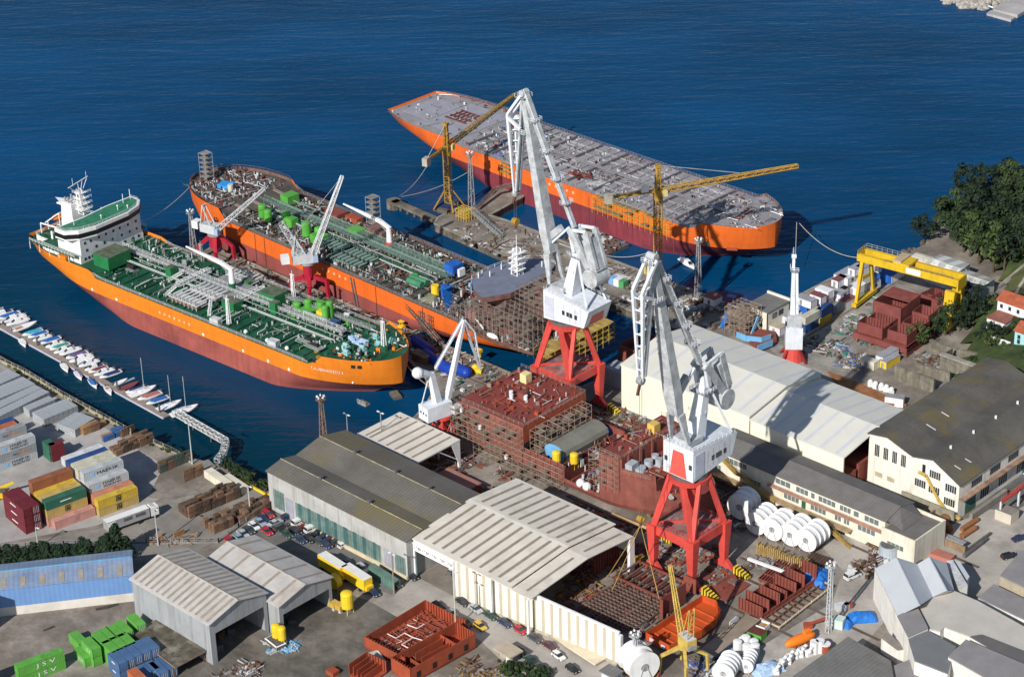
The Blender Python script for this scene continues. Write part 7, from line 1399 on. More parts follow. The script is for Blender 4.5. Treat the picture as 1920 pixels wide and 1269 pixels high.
def mline(lab,a,b_,sag=2.5,r=.11,m_=None):
 a=Vector(a);b_=Vector(b_);pts=[a.lerp(b_,i/12)-Vector((0,0,4*sag*(i/12)*(1-i/12)))for i in range(13)];MB().path(pts,r,m_ or M('mooring_rope',(0.45,0.44,0.38),0.8,0.1),4).thing('mooring_line',lab,'rope')
mline('mooring line hanging from the dolphin up to the bare hull, the left one',(-154.23,72.37,0.3),(-163.98,98.28,4),2)
mline('mooring line from the dolphin sagging far to the right toward the crimson hull',(-153.23,72.24,0.3),(-151.14,103.94,0),1.5)
mline('mooring line from the outfitting tanker bow across open water to the finished tanker',(-202.94,21.04,11),(-192.83,-12.89,8),2.0)
mline('mooring line from the bare hull bow to the shore by the gantry crane',(-21.35,131.79,8),(1.33,134.88,1),3)
mline('mooring line straight down from the bare hull bow to the slim white crane',(-22.41,131.79,8),(-10.71,115.81,2),.5)
mline('mooring line across the outer pier basin to the tower crane foot',(-66.44,81.98,0.5),(-54.15,93.68,1),1.5)
mline('mooring line from the finished tanker bow to the inner pier',(-48.79,-25.92,8),(-43.26,-21.45,0.3),1)
def hut(lab,p,lx,ly,h,wm,rm,rz=0,name='hut'):
 g=T(name,lab,'hut',(p[0],p[1],0),rz);MB().box(0,lx,0,ly,0,h,wm).part('wall',g);MB().box(-.2,lx+.2,-.2,ly+.2,h,h+.25,rm).part('roof',g);PS('door',g).box(lx*.4,lx*.4+.9,-.08,0,0,2,GREYD);return g
hut('small white hut with red roof on the outer pier beside the lattice lamp mast',(-17.12,76.04,0),4.4,4.0,2.8,WHITE,M('dull_red_roof',(0.28,0.10,0.08),0.8,0.2))
g=T('striped_container','blue, white and green striped container on the outer pier','container',((-50.16,67.36,0)[0],(-50.16,67.36,0)[1],0),rad(2));[MB().box(k*2.1,k*2.1+2.1,0,2.6,0,2.4,m_).part('panel',g)for k,m_ in enumerate((M('sky_blue_panel',(0.20,0.38,0.70),0.6,0.1),WHITE,M('leaf_green_panel',(0.08,0.30,0.12),0.6,0.15)))]
g=T('scaffold_tower','rusty scaffolding tower with blue sheeting at the shore end of the outer pier','scaffold',((0.59,64.78,0)[0],(0.59,64.78,0)[1],0));MB().scaffold(0,8,0,8,0,9,SC2,PLANK,2,2,1.8,.1,.35,.8).part('frame',g);MB().beam((-3,2,0),(-2,4,4),1.8,.4,TARP).part('sheeting',g);MB().beam((8.6,2,0),(8.6,6,6),.3,1.2,LBLUE).part('sheeting',g)
p=(-36.38,77.49,0);g=T('yellow_gate_frame','yellow A-shaped gate frame on the outer pier behind the near crane tip','frame',((-45.94,81.05,0)[0],(-45.94,81.05,0)[1],0));MB().beam((0,0,0),(0,0,5),.6,.6,YEL).part('post',g);MB().beam((12,-8,0),(12,-8,5),.6,.6,YEL).part('post',g);MB().beam((0,0,5),(12,-8,5),.4,.5,YEL).part('beam',g)
MB().beam((-33,-72,0),(-33,-72,.1),.1,.1,GREYD)if False else None
BLD=M('deep_blue_paint',(0.012,0.05,0.36),0.45,0.15,0.4)
for i,(a,b_,r_)in enumerate((((-67.59,-4.25,1.5),(-58.91,-6.54,1.5),1.7),((-58.83,-8.45,1.4),(-52.09,-10.01,1.4),1.6),((-48.82,-11.08,1.5),(-44.54,-11,1.5),1.8),((-44.54,-9.55,1.5),(-40.09,-9.32,1.5),1.8))):
 a=Vector(a);b_=Vector(b_);MB().tube(a,b_,r_,BLD,n=14).sphere(tuple(b_),r_,BLD,1,14,7).thing('blue_duct',['deep blue curved duct nearest the tanker bow on the inner pier','deep blue duct, second from the tanker bow on the inner pier','deep blue drum right of the small white crane boom','deep blue drum behind the small white crane tip'][i],'duct')
p=(-46.74,2.55,0);MB().beam((p[0]-1,p[1],0),(p[0]-1,p[1],2.4),.3,.3,YEL).beam((p[0]+1,p[1],0),(p[0]+1,p[1],2.4),.3,.3,YEL).box(p[0]-1.3,p[0]+1.3,p[1]-.8,p[1]+.8,1.6,2.6,YEL).thing('yellow_press','yellow frame machine on the inner pier behind the small white crane','frame')
p=(-40.35,-5.1,0);MB().sphere((p[0],p[1],1.2),1.3,YEL,1,10,6).obox((p[0]+1.5,p[1],0),(2.4,2,1.8),.3,YEL).thing('yellow_machine','yellow machine at the tip of the small white crane jib','machine')
hut('brown wooden hut on the inner pier beyond the tanker bow',(-60.74,-12.48,0),6,3,2.4,M('brown_hut',(0.22,0.15,0.08),0.85,0.3),M('brown_hut_roof',(0.24,0.19,0.13),0.85,0.3),0,'shed')
p=(-78.85,0.68,0);MB().obox((p[0],p[1],0),(2.0,1.6,.8),0,YEL).beam((p[0]-.8,p[1],.8),(p[0]-.8,p[1],2.2),.15,.15,YEL).beam((p[0]+.8,p[1],.8),(p[0]+.8,p[1],2.2),.15,.15,YEL).obox((p[0],p[1],2.2),(2,1.4,.15),0,YEL).thing('forklift','small yellow forklift on the inner pier beside the outfitting tanker','forklift')
# ================= CONTAINERS =================
def CM(n,c):return M(n+'_container_paint',c,.55,.14,.4,tuple(q*.6 for q in c),.2,streak=.25,stripe=('x',.56,.28))
CG={'yellow':CM('yellow',(0.66,0.45,0.06)),'dull yellow':CM('dull_yellow',(0.55,0.40,0.14)),'salmon':CM('salmon',(0.56,0.24,0.16)),'light grey':CM('light_grey',(0.50,0.53,0.56)),'grey':CM('mid_grey',(0.32,0.34,0.36)),
'white':CM('white',(0.66,0.68,0.70)),'dark blue':CM('dark_blue',(0.03,0.08,0.26)),'green':CM('dark_green',(0.04,0.15,0.10)),'brown':CM('brown',(0.32,0.12,0.06)),'pink':CM('pink',(0.58,0.30,0.26)),'maroon':CM('maroon',(0.17,0.025,0.035)),
'bright green':CM('bright_green',(0.13,0.42,0.07)),'steel blue':CM('steel_blue',(0.08,0.16,0.32)),'orange':CM('orange',(0.52,0.15,0.06)),'cream':CM('cream',(0.60,0.58,0.46)),'blue':CM('mid_blue',(0.04,0.20,0.45))}
INK=M('black_lettering',(0.02,0.025,0.04),.6,.05);PALE=M('pale_lettering',(0.8,0.82,0.84),.6,.05);OINK=M('orange_lettering',(0.75,0.25,0.05),.6,.05);BINK=M('navy_lettering',(0.03,0.06,0.25),.6,.05);SBL=M('pale_blue_square',(0.25,0.50,0.75),.5,.05)
def container(lab,p,zt,rz,L_=12.19,col='grey',mark=None,grp=None,H=2.55):
 """p = near left top corner; x along the long side, y away from it"""
 g=T('container',lab,'container',(p[0],p[1],zt-2.59),rz,grp);m=CG[col];b_=MB();b_.box(0.04,L_-.04,.04,2.40,.1,H-.04,m)
 for x in(0,L_-.16):
  for y in(0,2.28):b_.box(x,x+.16,y,y+.16,0,H,m)
 b_.box(0,L_,0,.12,H-.16,H,m);b_.box(0,L_,2.32,2.44,H-.16,H,m);b_.box(0,L_,0,.12,0,.18,m);b_.part('body',g)
 k=MB()
 if mark=='M':text_mesh(k,'MAERSK',(4.0,0,.85),(1,0,0),(0,0,1),1.0,INK,6.6);k.box(2.0,3.2,-.03,.03,.8,1.9,SBL)
 elif mark=='MS':text_mesh(k,'MAERSK',(4.2,0,1.35),(1,0,0),(0,0,1),.8,INK,5.6);text_mesh(k,'SEALAND',(4.2,0,.4),(1,0,0),(0,0,1),.75,INK,5.6);k.box(1.9,3.1,-.03,.03,.7,1.8,SBL)
 elif mark=='PO':text_mesh(k,'P&O',(4.8,0,1.0),(1,0,0),(0,0,1),.7,BINK,1.5);text_mesh(k,'Nedlloyd',(6.6,0,1.0),(1,0,0),(0,0,1),.75,OINK,3.6)
 elif mark=='MSC':k.box(5.4,6.9,-.03,.02,.5,2.2,INK);text_mesh(k,'M',(5.6,-.04,1.4),(1,0,0),(0,0,1),.65,CG[col],1.1);text_mesh(k,'SC',(5.6,-.04,.6),(1,0,0),(0,0,1),.65,CG[col],1.1)
 elif mark=='JSV':text_mesh(k,'J S V',(L_*.38,0,.75),(1,0,0),(0,0,1),1.1,PALE,L_*.42)
 elif mark=='S':k.box(L_*.35,L_*.62,-.03,.03,1.25,1.5,PALE)
 elif mark=='E':
  for q in range(5):k.box(-.03,.02,.3+q*.4,.5+q*.4,.5,2.1,PALE)
 if mark:k.part('lettering',g)
 else:[k.box(L_-.02,L_+.05,y-.04,y+.04,.3,2.3,GALV)for y in(.5,.95,1.5,1.95)];k.part('door_bars',g)
 return g
h1=rad(80.5);exv=Vector((math.cos(h1),math.sin(h1),0));eyv=Vector((-math.sin(h1),math.cos(h1),0))
def row(base,i,dx_,spec,name):
 """spec: bottom to top colours with marks"""
 p=Vector(base)+eyv*(2.52*i)+exv*dx_
 lv=['lowest','second level','third level','top']
 for k,(c,mk,tx)in enumerate(spec):
  pos='top' if k==len(spec)-1 else('bottom' if k==0 else('second up' if k==1 else 'third up'))
  container('%s container%s, %s of %s'%(c,tx,pos,name),p,2.6*(k+1),h1,12.19,c,mk)
A0=Vector((-58.83,-133.81,5.2));A0.z=0
N_=''
row(A0,0,0,[('dull yellow','MSC',' with black emblem'),('yellow','MSC',' with black emblem')],'the stack nearest the lorry')
row(A0,1,.3,[('salmon',None,N_),('salmon',None,N_)],'the stack behind the yellow emblem pair')
row(A0,2,.2,[('salmon',None,N_),('orange',None,N_),('light grey','MS',' with two-line lettering')],'the three-high stack in the right block')
row(A0,3,.2,[('salmon',None,N_),('white',None,N_),('white',None,N_),('light grey','M',' with one-line lettering')],'the right block stack with one-line lettering')
row(A0,4,-.2,[('white',None,N_),('grey',None,N_),('white',None,N_),('cream',None,N_)],'the second four-high stack in the right block')
row(A0,5,0,[('grey',None,N_),('white',None,N_),('grey',None,N_),('cream',None,' with a grey roof')],'the third four-high stack in the right block')
row(A0,6,-.2,[('white',None,N_),('grey',None,N_),('white',None,N_),('dark blue',None,N_)],'the fourth four-high stack in the right block')
row(A0,7,-.4,[('grey',None,N_),('white',None,N_),('grey',None,N_),('white',None,N_)],'the rear four-high stack in the right block')
B0=Vector((-65.21,-146.23,7.8));B0.z=0
row(B0,-1,.8,[('pink',None,' lying singly')],'the front row of the middle block')
row(B0,0,0,[('pink',None,N_),('dull yellow','MSC',' with small black emblem'),('green','S',' with a pale mark')],'the three-high green-topped stack')
row(B0,1,0,[('grey',None,N_),('dull yellow',None,N_),('dull yellow',None,' in the nearer yellow row')],'the stack behind the green-topped one')
row(B0,2,0,[('grey',None,N_),('dull yellow',None,N_),('yellow',None,' in the farther yellow row')],'the stack before the brown-topped one')
row(B0,3,0,[('grey',None,N_),('salmon',None,N_),('brown',None,N_),('brown',None,' with white code')],'the brown-topped stack')
C0=Vector((-67.38,-152.44,7.8));C0.z=0
for j in range(2):
 for k in range(3):container('maroon container, %s of the %s stack by the short lamp post'%(['bottom','middle','top'][k],['right','left'][j]),C0+Vector((math.cos(rad(82)),math.sin(rad(82)),0))*(j*2.5)+Vector((-11.6*math.cos(rad(-8)),-11.6*math.sin(rad(-8)),0)),2.6*(k+1),rad(-8),12.19,'maroon',None if j else 'S')
D0=Vector((-98.48,-125.69,7.8));D0.z=0;D0=D0-exv*12.2
row(D0,0,0,[('light grey','MS',' with two-line lettering'),('grey','PO',' with orange lettering'),('light grey','MS',' with blue square')],'the three-high stack at the left edge')
row(D0,1,-1.2,[('grey',None,N_),('white',None,N_),('grey',None,N_),('grey','PO',' with orange lettering')],'the four-high stack at the left edge')
row(D0,2,-2.6,[('brown',None,N_),('grey',None,N_),('orange',None,N_),('orange',None,N_)],'the orange-topped stack at the left edge')
row(D0,3,-2,[('white',None,N_),('dark blue',None,N_),('grey',None,N_),('dark blue',None,N_)],'the first blue-topped stack at the left edge')
row(D0,4,0,[('dark blue',None,N_),('grey',None,N_),('dark blue',None,N_)],'the low blue stack at the left edge')
row(D0,5,-6,[('white',None,N_),('grey',None,N_),('white',None,N_),('white',None,N_)],'the rear white-topped stack at the left edge')
for k in range(2):
 container('dark green short container, %s of the pair beyond the lettered stacks'%['lower','upper'][k],(-98.19,-123.91,5.2),2.6*(k+1),rad(-8),4.2,'green','E');container('maroon short container, %s of the pair beside the dark green ones'%['lower','upper'][k],(-93.37,-124.17,5.2),2.6*(k+1),rad(80),4.0,'maroon')
h2=rad(78)
for k in range(2):container('long green container with large white letters, %s of the pair at bottom left'%['lower','upper'][k],(-10.21,-195.11,5.2),2.6*(k+1),h2,12.19,'bright green','JSV')
for k in range(2):container('bright green container cut off by the left edge, %s one'%['lower','upper'][k],(-16.87,-210.06,5.2),2.6*(k+1),h2,12.19,'bright green')
def shortc(lab,pn,zt,col,n,mark=None,rz=rad(-10)):
 """pn = near top corner; the long side runs away to the upper left"""
 ex=Vector((math.cos(rz),math.sin(rz),0));p=Vector(pn)-ex*6.06
 for k in range(n):container(lab+(', top one' if(n>1 and k==n-1)else(', bottom one' if n>1 else '')),p,zt-2.6*(n-1-k),rz,6.06,col,mark)
shortc('green short container with white letters at the near corner of the green group',(-2.79,-178.3,5.2),5.2,'bright green',2,'JSV')
shortc('green short container with white letters lying lowest in front of the green group',(-4.35,-179.78,2.6),2.6,'bright green',1,'JSV')
shortc('green short container behind the lettered near corner one',(-3.04,-174.97,5.2),5.2,'bright green',2)
shortc('green low container at the left end of the green group',(-10.64,-176.69,2.6),2.6,'bright green',1)
for i,(q,z,n)in enumerate((((-2.95,-172.85,5.2),5.2,2),((-2.55,-170.96,5.2),5.2,2),((-2.6,-168.42,5.2),5.2,2),((-2.66,-164.33,5.2),5.2,2),((1.85,-175.72,5.2),5.2,2),((2.11,-173.46,5.2),5.2,2),((2.38,-171.2,5.2),5.2,2))):
 shortc('plain green short container, %s along toward the mossy shed'%ORD[i],q,z,'bright green',n)
for i,(q,z,n)in enumerate((((7,-177.66,5.2),5.2,2),((7.2,-175.5,5.2),5.2,2),((7.45,-173.37,5.2),5.2,2),((7.75,-171,5.2),5.2,2),((8.2,-168.59,5.2),5.2,2),((11.63,-174.11,2.6),2.6,1),((11.93,-171.87,2.6),2.6,1),((14.74,-171.36,2.6),2.6,1),((14.91,-168.74,2.6),2.6,1))):
 shortc('steel blue short container, %s in the blue group beside the mossy shed'%ORD[i],q,z,'steel blue',n,'S' if i in(0,5)else None)
shortc('brick red container end poking in at the bottom edge among the blue ones',(15.3,-178.14,4.4),4.4,'orange',1)
def cabin(lab,pn,zt,lx,ly,wall,roof,base=None,win=False):
 g=T('site_cabin',lab,'cabin',(pn[0]-lx,pn[1],zt-2.6),0,None);MB().box(0,lx,0,ly,0,2.5,wall).part('wall',g);MB().box(-.06,lx+.06,-.06,ly+.06,2.42,2.6,roof).part('roof',g)
 b_=MB();[b_.box(x-.06,x+.06,y-.06,y+.06,0,2.45,roof)for x in(0,lx)for y in(0,ly)];b_.part('corner_frame',g)
 if win:PS('window',g).box(lx,lx+.06,ly*.4,ly*.4+1.1,1.0,2.0,GLASS)
 else:PS('door',g).box(lx*.3,lx*.3+.9,-.05,0,0,2.0,GREYM)
DR_=M('maroon_cabin_trim',(0.20,0.07,0.08),.7,.15);TG=M('grey_cabin_roof',(0.30,0.31,0.34),.7,.12);CB=M('cabin_white',(0.68,0.69,0.74),.6,.06,.3)
for a in(((14.37,100.07,5.2),5.2,5.2,3,CB,M('white_cabin_roof',(0.72,0.72,0.74),.6,.05),0,'white-roofed cabin perched highest near the water behind the slim white crane'),
((13.55,101.34,2.6),2.6,5.2,3,CB,GREYD,0,'white cabin directly beneath the white-roofed one'),
((14.83,95.71,5.2),5.2,4.6,2.8,CB,DR_,0,'upper white cabin with maroon roof behind the slim white crane'),((14.36,96.5,2.6),2.6,4.6,2.8,CB,DR_,0,'lower white cabin beneath the maroon-roofed one'),
((14.35,91.12,5.2),5.2,6.4,3,CB,TG,0,'wide white cabin with pale grey roof in the upper tier nearest the slim white crane'),((12.3,91.58,2.6),2.6,5,3,BLUE,M('blue_roof',(0.10,0.22,0.38),.6,.1),0,'bright blue cabin half hidden behind the slim white crane'),
((15.49,105.39,2.6),2.6,4.6,4,CB,TG,1,'grey-roofed cabin between the two tiers in mid row'),((19.8,102.18,2.6),2.6,3,6,CB,DR_,0,'long white cabin with maroon corners beside the gantry leg'),
((11.91,108.74,5.2),5.2,2.8,5,CB,DR_,0,'white maroon-edged cabin at the water end of the second tier'),((13.22,112.13,5.2),5.2,2.8,5,CB,M('pale_roof',(0.5,0.52,0.54),.6,.1),1,'white cabin with a dark window beside the maroon-edged one'),
((10.31,112.27,5.2),5.2,2.8,8,CB,TG,0,'long grey-roofed cabin furthest out at the water edge'),((13.79,115.03,7.6),7.6,2.8,5,CB,TG,0,'highest white cabin behind the left gantry leg'),((13.24,115.97,5),5,2.8,5,CB,TG,0,'white cabin beneath the highest one behind the gantry leg'),
((15.27,117.52,7.6),7.6,3,6.5,CB,TG,0,'white cabin stacked on the yellow container behind the gantry'),((19.62,108.16,5.2),5.2,3.4,5.4,CB,M('white_cabin_roof',(0,0,0)),0,'white cabin with white roof just left of the gantry leg'),
((19.52,108.84,2.6),2.6,3.4,5.4,CB,GREYM,0,'lower white cabin under the white-roofed one at the gantry leg'),((20.34,115.27,4.2),4.2,4,5,CB,TG,1,'white cabin with a window between the gantry legs'),
((17.31,123.41,7),7,3,3,CB,TG,0,'small white cabin behind the blue tank'),((19.9,127.28,2.8),2.8,3,7,CB,TG,0,'grey-roofed container cabin right of the blue tank'),
((31.43,112.96,2.8),2.8,2.8,8,CB,TG,1,'long white cabin with grey roof behind the stepped maroon block'),((15.37,73.82,2.6),2.6,4.2,3,CB,M('beige_roof',(0.45,0.38,0.28),.8,.1),0,'cream cabin with ochre side beside the harbour office'),
((15.08,81.42,2.8),2.8,9,3,CB,TG,0,'long lilac-white cabin between the harbour office and the slim white crane'),((50.74,74.21,2.6),2.6,5,2.6,M('cream_cube',(0.66,0.63,0.50),.7,.08),M('cream_cube',(0,0,0)),0,'plain cream block cabin by the retaining wall'),
((51.21,78.3,3),3,2.8,8,CB,TG,1,'white container cabin behind the cream block by the retaining wall'),((53.17,77.28,2.4),2.4,2.8,7,YEL,TG,0,'yellow container with grey roof beside the cream block')):
 cabin(a[7],a[0],a[1],a[2],a[3],a[4],a[5],win=a[6])
def bigc(lab,pn,zt,col,L_):container(lab,(pn[0],pn[1]),zt,rad(90),L_,col)
bigc('pale grey-green container stacked on a dark blue one beside the crane rail',(19.92,80.82,5.2),5.2,'cream',9);bigc('dark blue container under the pale grey-green one beside the crane rail',(20.19,80.61,2.6),2.6,'dark blue',9)
bigc('royal blue container with maroon roof stacked on a yellow one',(20.65,88.35,5.2),5.2,'dark blue',6.06);bigc('yellow container beneath the royal blue one',(20.61,87.47,2.6),2.6,'yellow',6.06);bigc('grey short container right of the royal blue one',(19.7,97.54,2.6),2.6,'grey',6.06);bigc('yellow container under a white cabin behind the gantry leg',(15.54,117.11,5),5,'yellow',6.06)
p=(16.8,128.17,0);MB().tube((p[0],p[1],0),(p[0],p[1],7.5),3.1,BLUE,n=22).tube((p[0],p[1],7.5),(p[0],p[1],8.0),3.1,M('lighter_blue_top',(0.05,0.25,0.6),.5,.1),r2=1.0,n=22).thing('blue_tank','big upright blue cylindrical tank behind the gantry crane','tank')
# ================= GREY BUNDLE STACKS, TIMBER =================
GB=M('grey_ingot',(0.40,0.43,0.46),.5,.16,.8,stripe=('y',.62,.45))
def bundle_stack(lab,fl,fr,br,zt=2.6):
 fl,fr,br=Vector(fl),Vector(fr),Vector(br);ex=(fr-fl);L_=ex.length;ex.normalize();W_=(br-fr).length;rz=math.atan2(ex.y,ex.x);n=min(20,max(3,int(L_/1.5)))
 for i in range(n):
  w_=L_/n;g=MB();
  for k in range(3):g.box(.04,w_-.05,0,W_,k*zt/3+.03,(k+1)*zt/3-.02+U(-.03,.03),GB)
  o=g.thing('steel_bundle','grey metal bundle slab, %s along, in %s'%(ORD[i],lab),'metal bundles','grey metal bundles in '+lab,org=(0,0,0));q=fl+ex*(w_*i);o.location=(q.x,q.y,0);o.rotation_euler=(0,0,rz)
for a in(('the far stack cut by the left edge',(-140.42,-115.03,2.6),(-140.77,-101.12,2.6),(-146.91,-100.63,2.6)),('the second long stack from the far left',(-133.31,-119.98,2.6),(-132.61,-101.57,2.6),(-139.4,-101.01,2.6)),('the narrow third stack',(-128,-119.49,2.6),(-128.83,-101.83,2.6),(-132.38,-101.58,2.6)),
('the fourth long stack with a lit face',(-123.69,-122.51,2.6),(-125.1,-101.77,2.6),(-128.64,-101.82,2.6)),('the short narrow stack beside the blue containers',(-120.27,-112.78,2.6),(-119.93,-103.56,2.6),(-123.13,-103.21,2.6)),('the wide stack partly in shadow',(-112.28,-113.29,2.6),(-111.55,-101.47,2.6),(-117.94,-101.49,2.6)),('the right-hand stack beside the timber crates',(-100.15,-111.07,2.6),(-101.59,-102.67,2.6),(-109.1,-102.07,2.6))):bundle_stack(*a)
def slat_mesh(lx,ly,h,m_,n=None):
 b_=MB();k=n or max(2,int(h/.42))
 for i in range(k):
  z=i*h/k;b_.box(U(-.05,.05),lx+U(-.05,.05),U(-.05,.05),ly+U(-.05,.05),z+.1,z+h/k-.02,m_);b_.box(.1,lx-.1,.15,ly-.15,z,z+.1,BLACK)  # black filler paints the shade between timber layers
 return b_.mesh('timber_stack')
TM={'pale orange-brown':M('orange_timber',(0.42,0.24,0.11),.85,.3,.9),'dark brown':M('dark_timber',(0.13,0.085,0.06),.9,.4,.9),'mid brown':M('mid_timber',(0.24,0.14,0.09),.9,.35,.9),'grey-green':M('green_grey_timber',(0.09,0.12,0.10),.9,.35,.9),'blue':M('blue_crate',(0.05,0.13,0.32),.7,.25,.9)}
SM={(c,h):slat_mesh(2.3,2.1,h,TM[c])for c in TM for h in(1.6,2.6,3.6)}
def piles(lab,a,b_,nx,ny,cols,hs,rz=None,skip=.08):
 """grid of stacks between two corner points; a near-left, b far-right"""
 a=Vector(a);b_=Vector(b_);d=b_-a;rz=rz if rz is not None else rad(-6);ex=Vector((math.cos(rz),math.sin(rz),0));ey=Vector((-math.sin(rz),math.cos(rz),0));Lx,Ly=d.dot(ex),d.dot(ey)
 for i in range(nx):
  for j in range(ny):
   if R()<skip:continue
   c=pick(*cols);h=pick(*hs);o=bpy.data.objects.new('timber_stack',SM[(c,h)]);sc.collection.objects.link(o);q=a+ex*(Lx*(i+.0)/nx)+ey*(Ly*j/ny);o.location=(q.x+U(-.1,.1),q.y+U(-.1,.1),0.02);o.rotation_euler=(0,0,rz+U(-.05,.05));o.scale=(abs(Lx)/nx/2.5,abs(Ly)/ny/2.3,1)
   tagit(o,'%s timber stack, %s along, %s back, %s'%(c,ORD[i],ORD[j],lab),'timber stack','timber stacks '+lab)
piles('among the crates beside the grey bundles',(-100.09,-108.89,0),(-101.63,-99.9,0),3,3,['pale orange-brown','pale orange-brown','mid brown'],[1.6,2.6]);piles('among the blue crates by the orange ones',(-92.48,-107.2,0),(-94.98,-98.82,0),3,2,['blue','blue','pale orange-brown'],[2.6,1.6])
piles('in the brown heap behind the containers',(-86.25,-109.55,0),(-80.74,-96.99,0),7,5,['mid brown','mid brown','dark brown'],[1.6,2.6,2.6]);piles('in the heap by the shore fence',(-90.37,-102.09,0),(-90.57,-96.98,0),2,2,['dark brown','mid brown'],[1.6,2.6])
piles('by the shore lamp post',(-65.9,-107.86,0),(-63.79,-96.48,0),5,4,['grey-green','mid brown','mid brown','grey-green'],[1.6,2.6,3.6]);piles('under the tall shore lamp post',(-56.22,-106.45,0),(-56.09,-99.3,0),3,2,['mid brown','pale orange-brown','dark brown'],[2.6,3.6])
piles('in the block near the lorry',(-40.28,-118.03,0),(-43.8,-100.24,0),6,7,['dark brown','mid brown','dark brown','dark brown'],[2.6,2.6,3.6]);piles('in the block by the car park',(-29.55,-118.47,0),(-33.08,-97.74,0),4,12,['dark brown','dark brown','mid brown'],[2.6,2.6,1.6]);piles('near the fence beside the lorry',(-35.19,-127.18,0),(-34.48,-123.33,0),1,1,['pale orange-brown'],[1.6],skip=0)
# ================= FENCES, LORRY, CARS =================
def fence(lab,pts,h=1.8,m_=None,sp=3.0,slab=.5):
 m_=m_ or CONC;g=T('fence',lab,'fence',(pts[0][0],pts[0][1],0));o=Vector(pts[0]);b_=MB()
 for a,c in zip(pts,pts[1:]):
  a=Vector(a)-o;c=Vector(c)-o;b_.beam((a.x,a.y,slab/2),(c.x,c.y,slab/2),.2,slab,m_);b_.tube((a.x,a.y,h),(c.x,c.y,h),.05,GREYM,n=3);b_.tube((a.x,a.y,h*.6),(c.x,c.y,h*.6),.04,GREYM,n=3)
  n=int((c-a).length/sp)
  for i in range(n+1):q=a.lerp(c,i/max(1,n));b_.box(q.x-.12,q.x+.12,q.y-.12,q.y+.12,0,h,m_)
 b_.part('posts_and_rails',g)
fence('pale concrete post fence along the shore behind the grey bundles',[(-169.75,-98.2,0),(-144.46,-97.14,0),(-122.92,-98.47,0),(-102.67,-98.79,0),(-89.32,-99.2,0)],2.0,M('mossy_concrete_post',(0.40,0.37,0.26),.9,.3),slab=.9)
fence('post fence along the pavement between the car park and the timber stacks',[(-37.89,-133.72,0),(-24.16,-120.56,0),(-25.96,-111.93,0),(-28.4,-98.93,0)],1.6,slab=.5);fence('low fence on the roadside above the conifer hedge',[(-66.74,-161.26,0),(-55.07,-148.78,0),(-38.91,-133.48,0)],1.2,GREYD,slab=.2);fence('fence along the shore from the bushes to the marina gangway',[(-79.81,-98.23,0),(-71.56,-97.79,0),(-62.36,-98.23,0)],1.6,M('mossy_concrete_post',(0,0,0)),slab=.5)
WH_=MB().tube((0,-.12,.32),(0,.12,.32),.33,BLACK,n=12).tube((0,-.13,.32),(0,.13,.32),.18,GALV,n=8).mesh('wheel')
def paint(n,c):return M(n+'_car_paint',c,.3,.05,1.0,spec=.6)
CARC={'white':paint('white',(0.75,0.76,0.76)),'silver':paint('silver',(0.42,0.45,0.48)),'red':paint('red',(0.42,0.02,0.03)),'dark blue':paint('dark_blue',(0.02,0.035,0.10)),'black':paint('black',(0.015,0.016,0.02)),'dark grey':paint('dark_grey',(0.06,0.065,0.07)),'maroon':paint('maroon',(0.10,0.02,0.03)),'pale blue':paint('pale_blue',(0.28,0.36,0.45)),'dark green':paint('dark_green',(0.02,0.06,0.045)),'yellow':paint('yellow',(0.70,0.42,0.03))}
LAMP=M('headlamp_glass',(0.7,0.7,0.68),.2,.05);TAIL=M('tail_lamp',(0.4,0.02,0.02),.3,.05);_carm={}
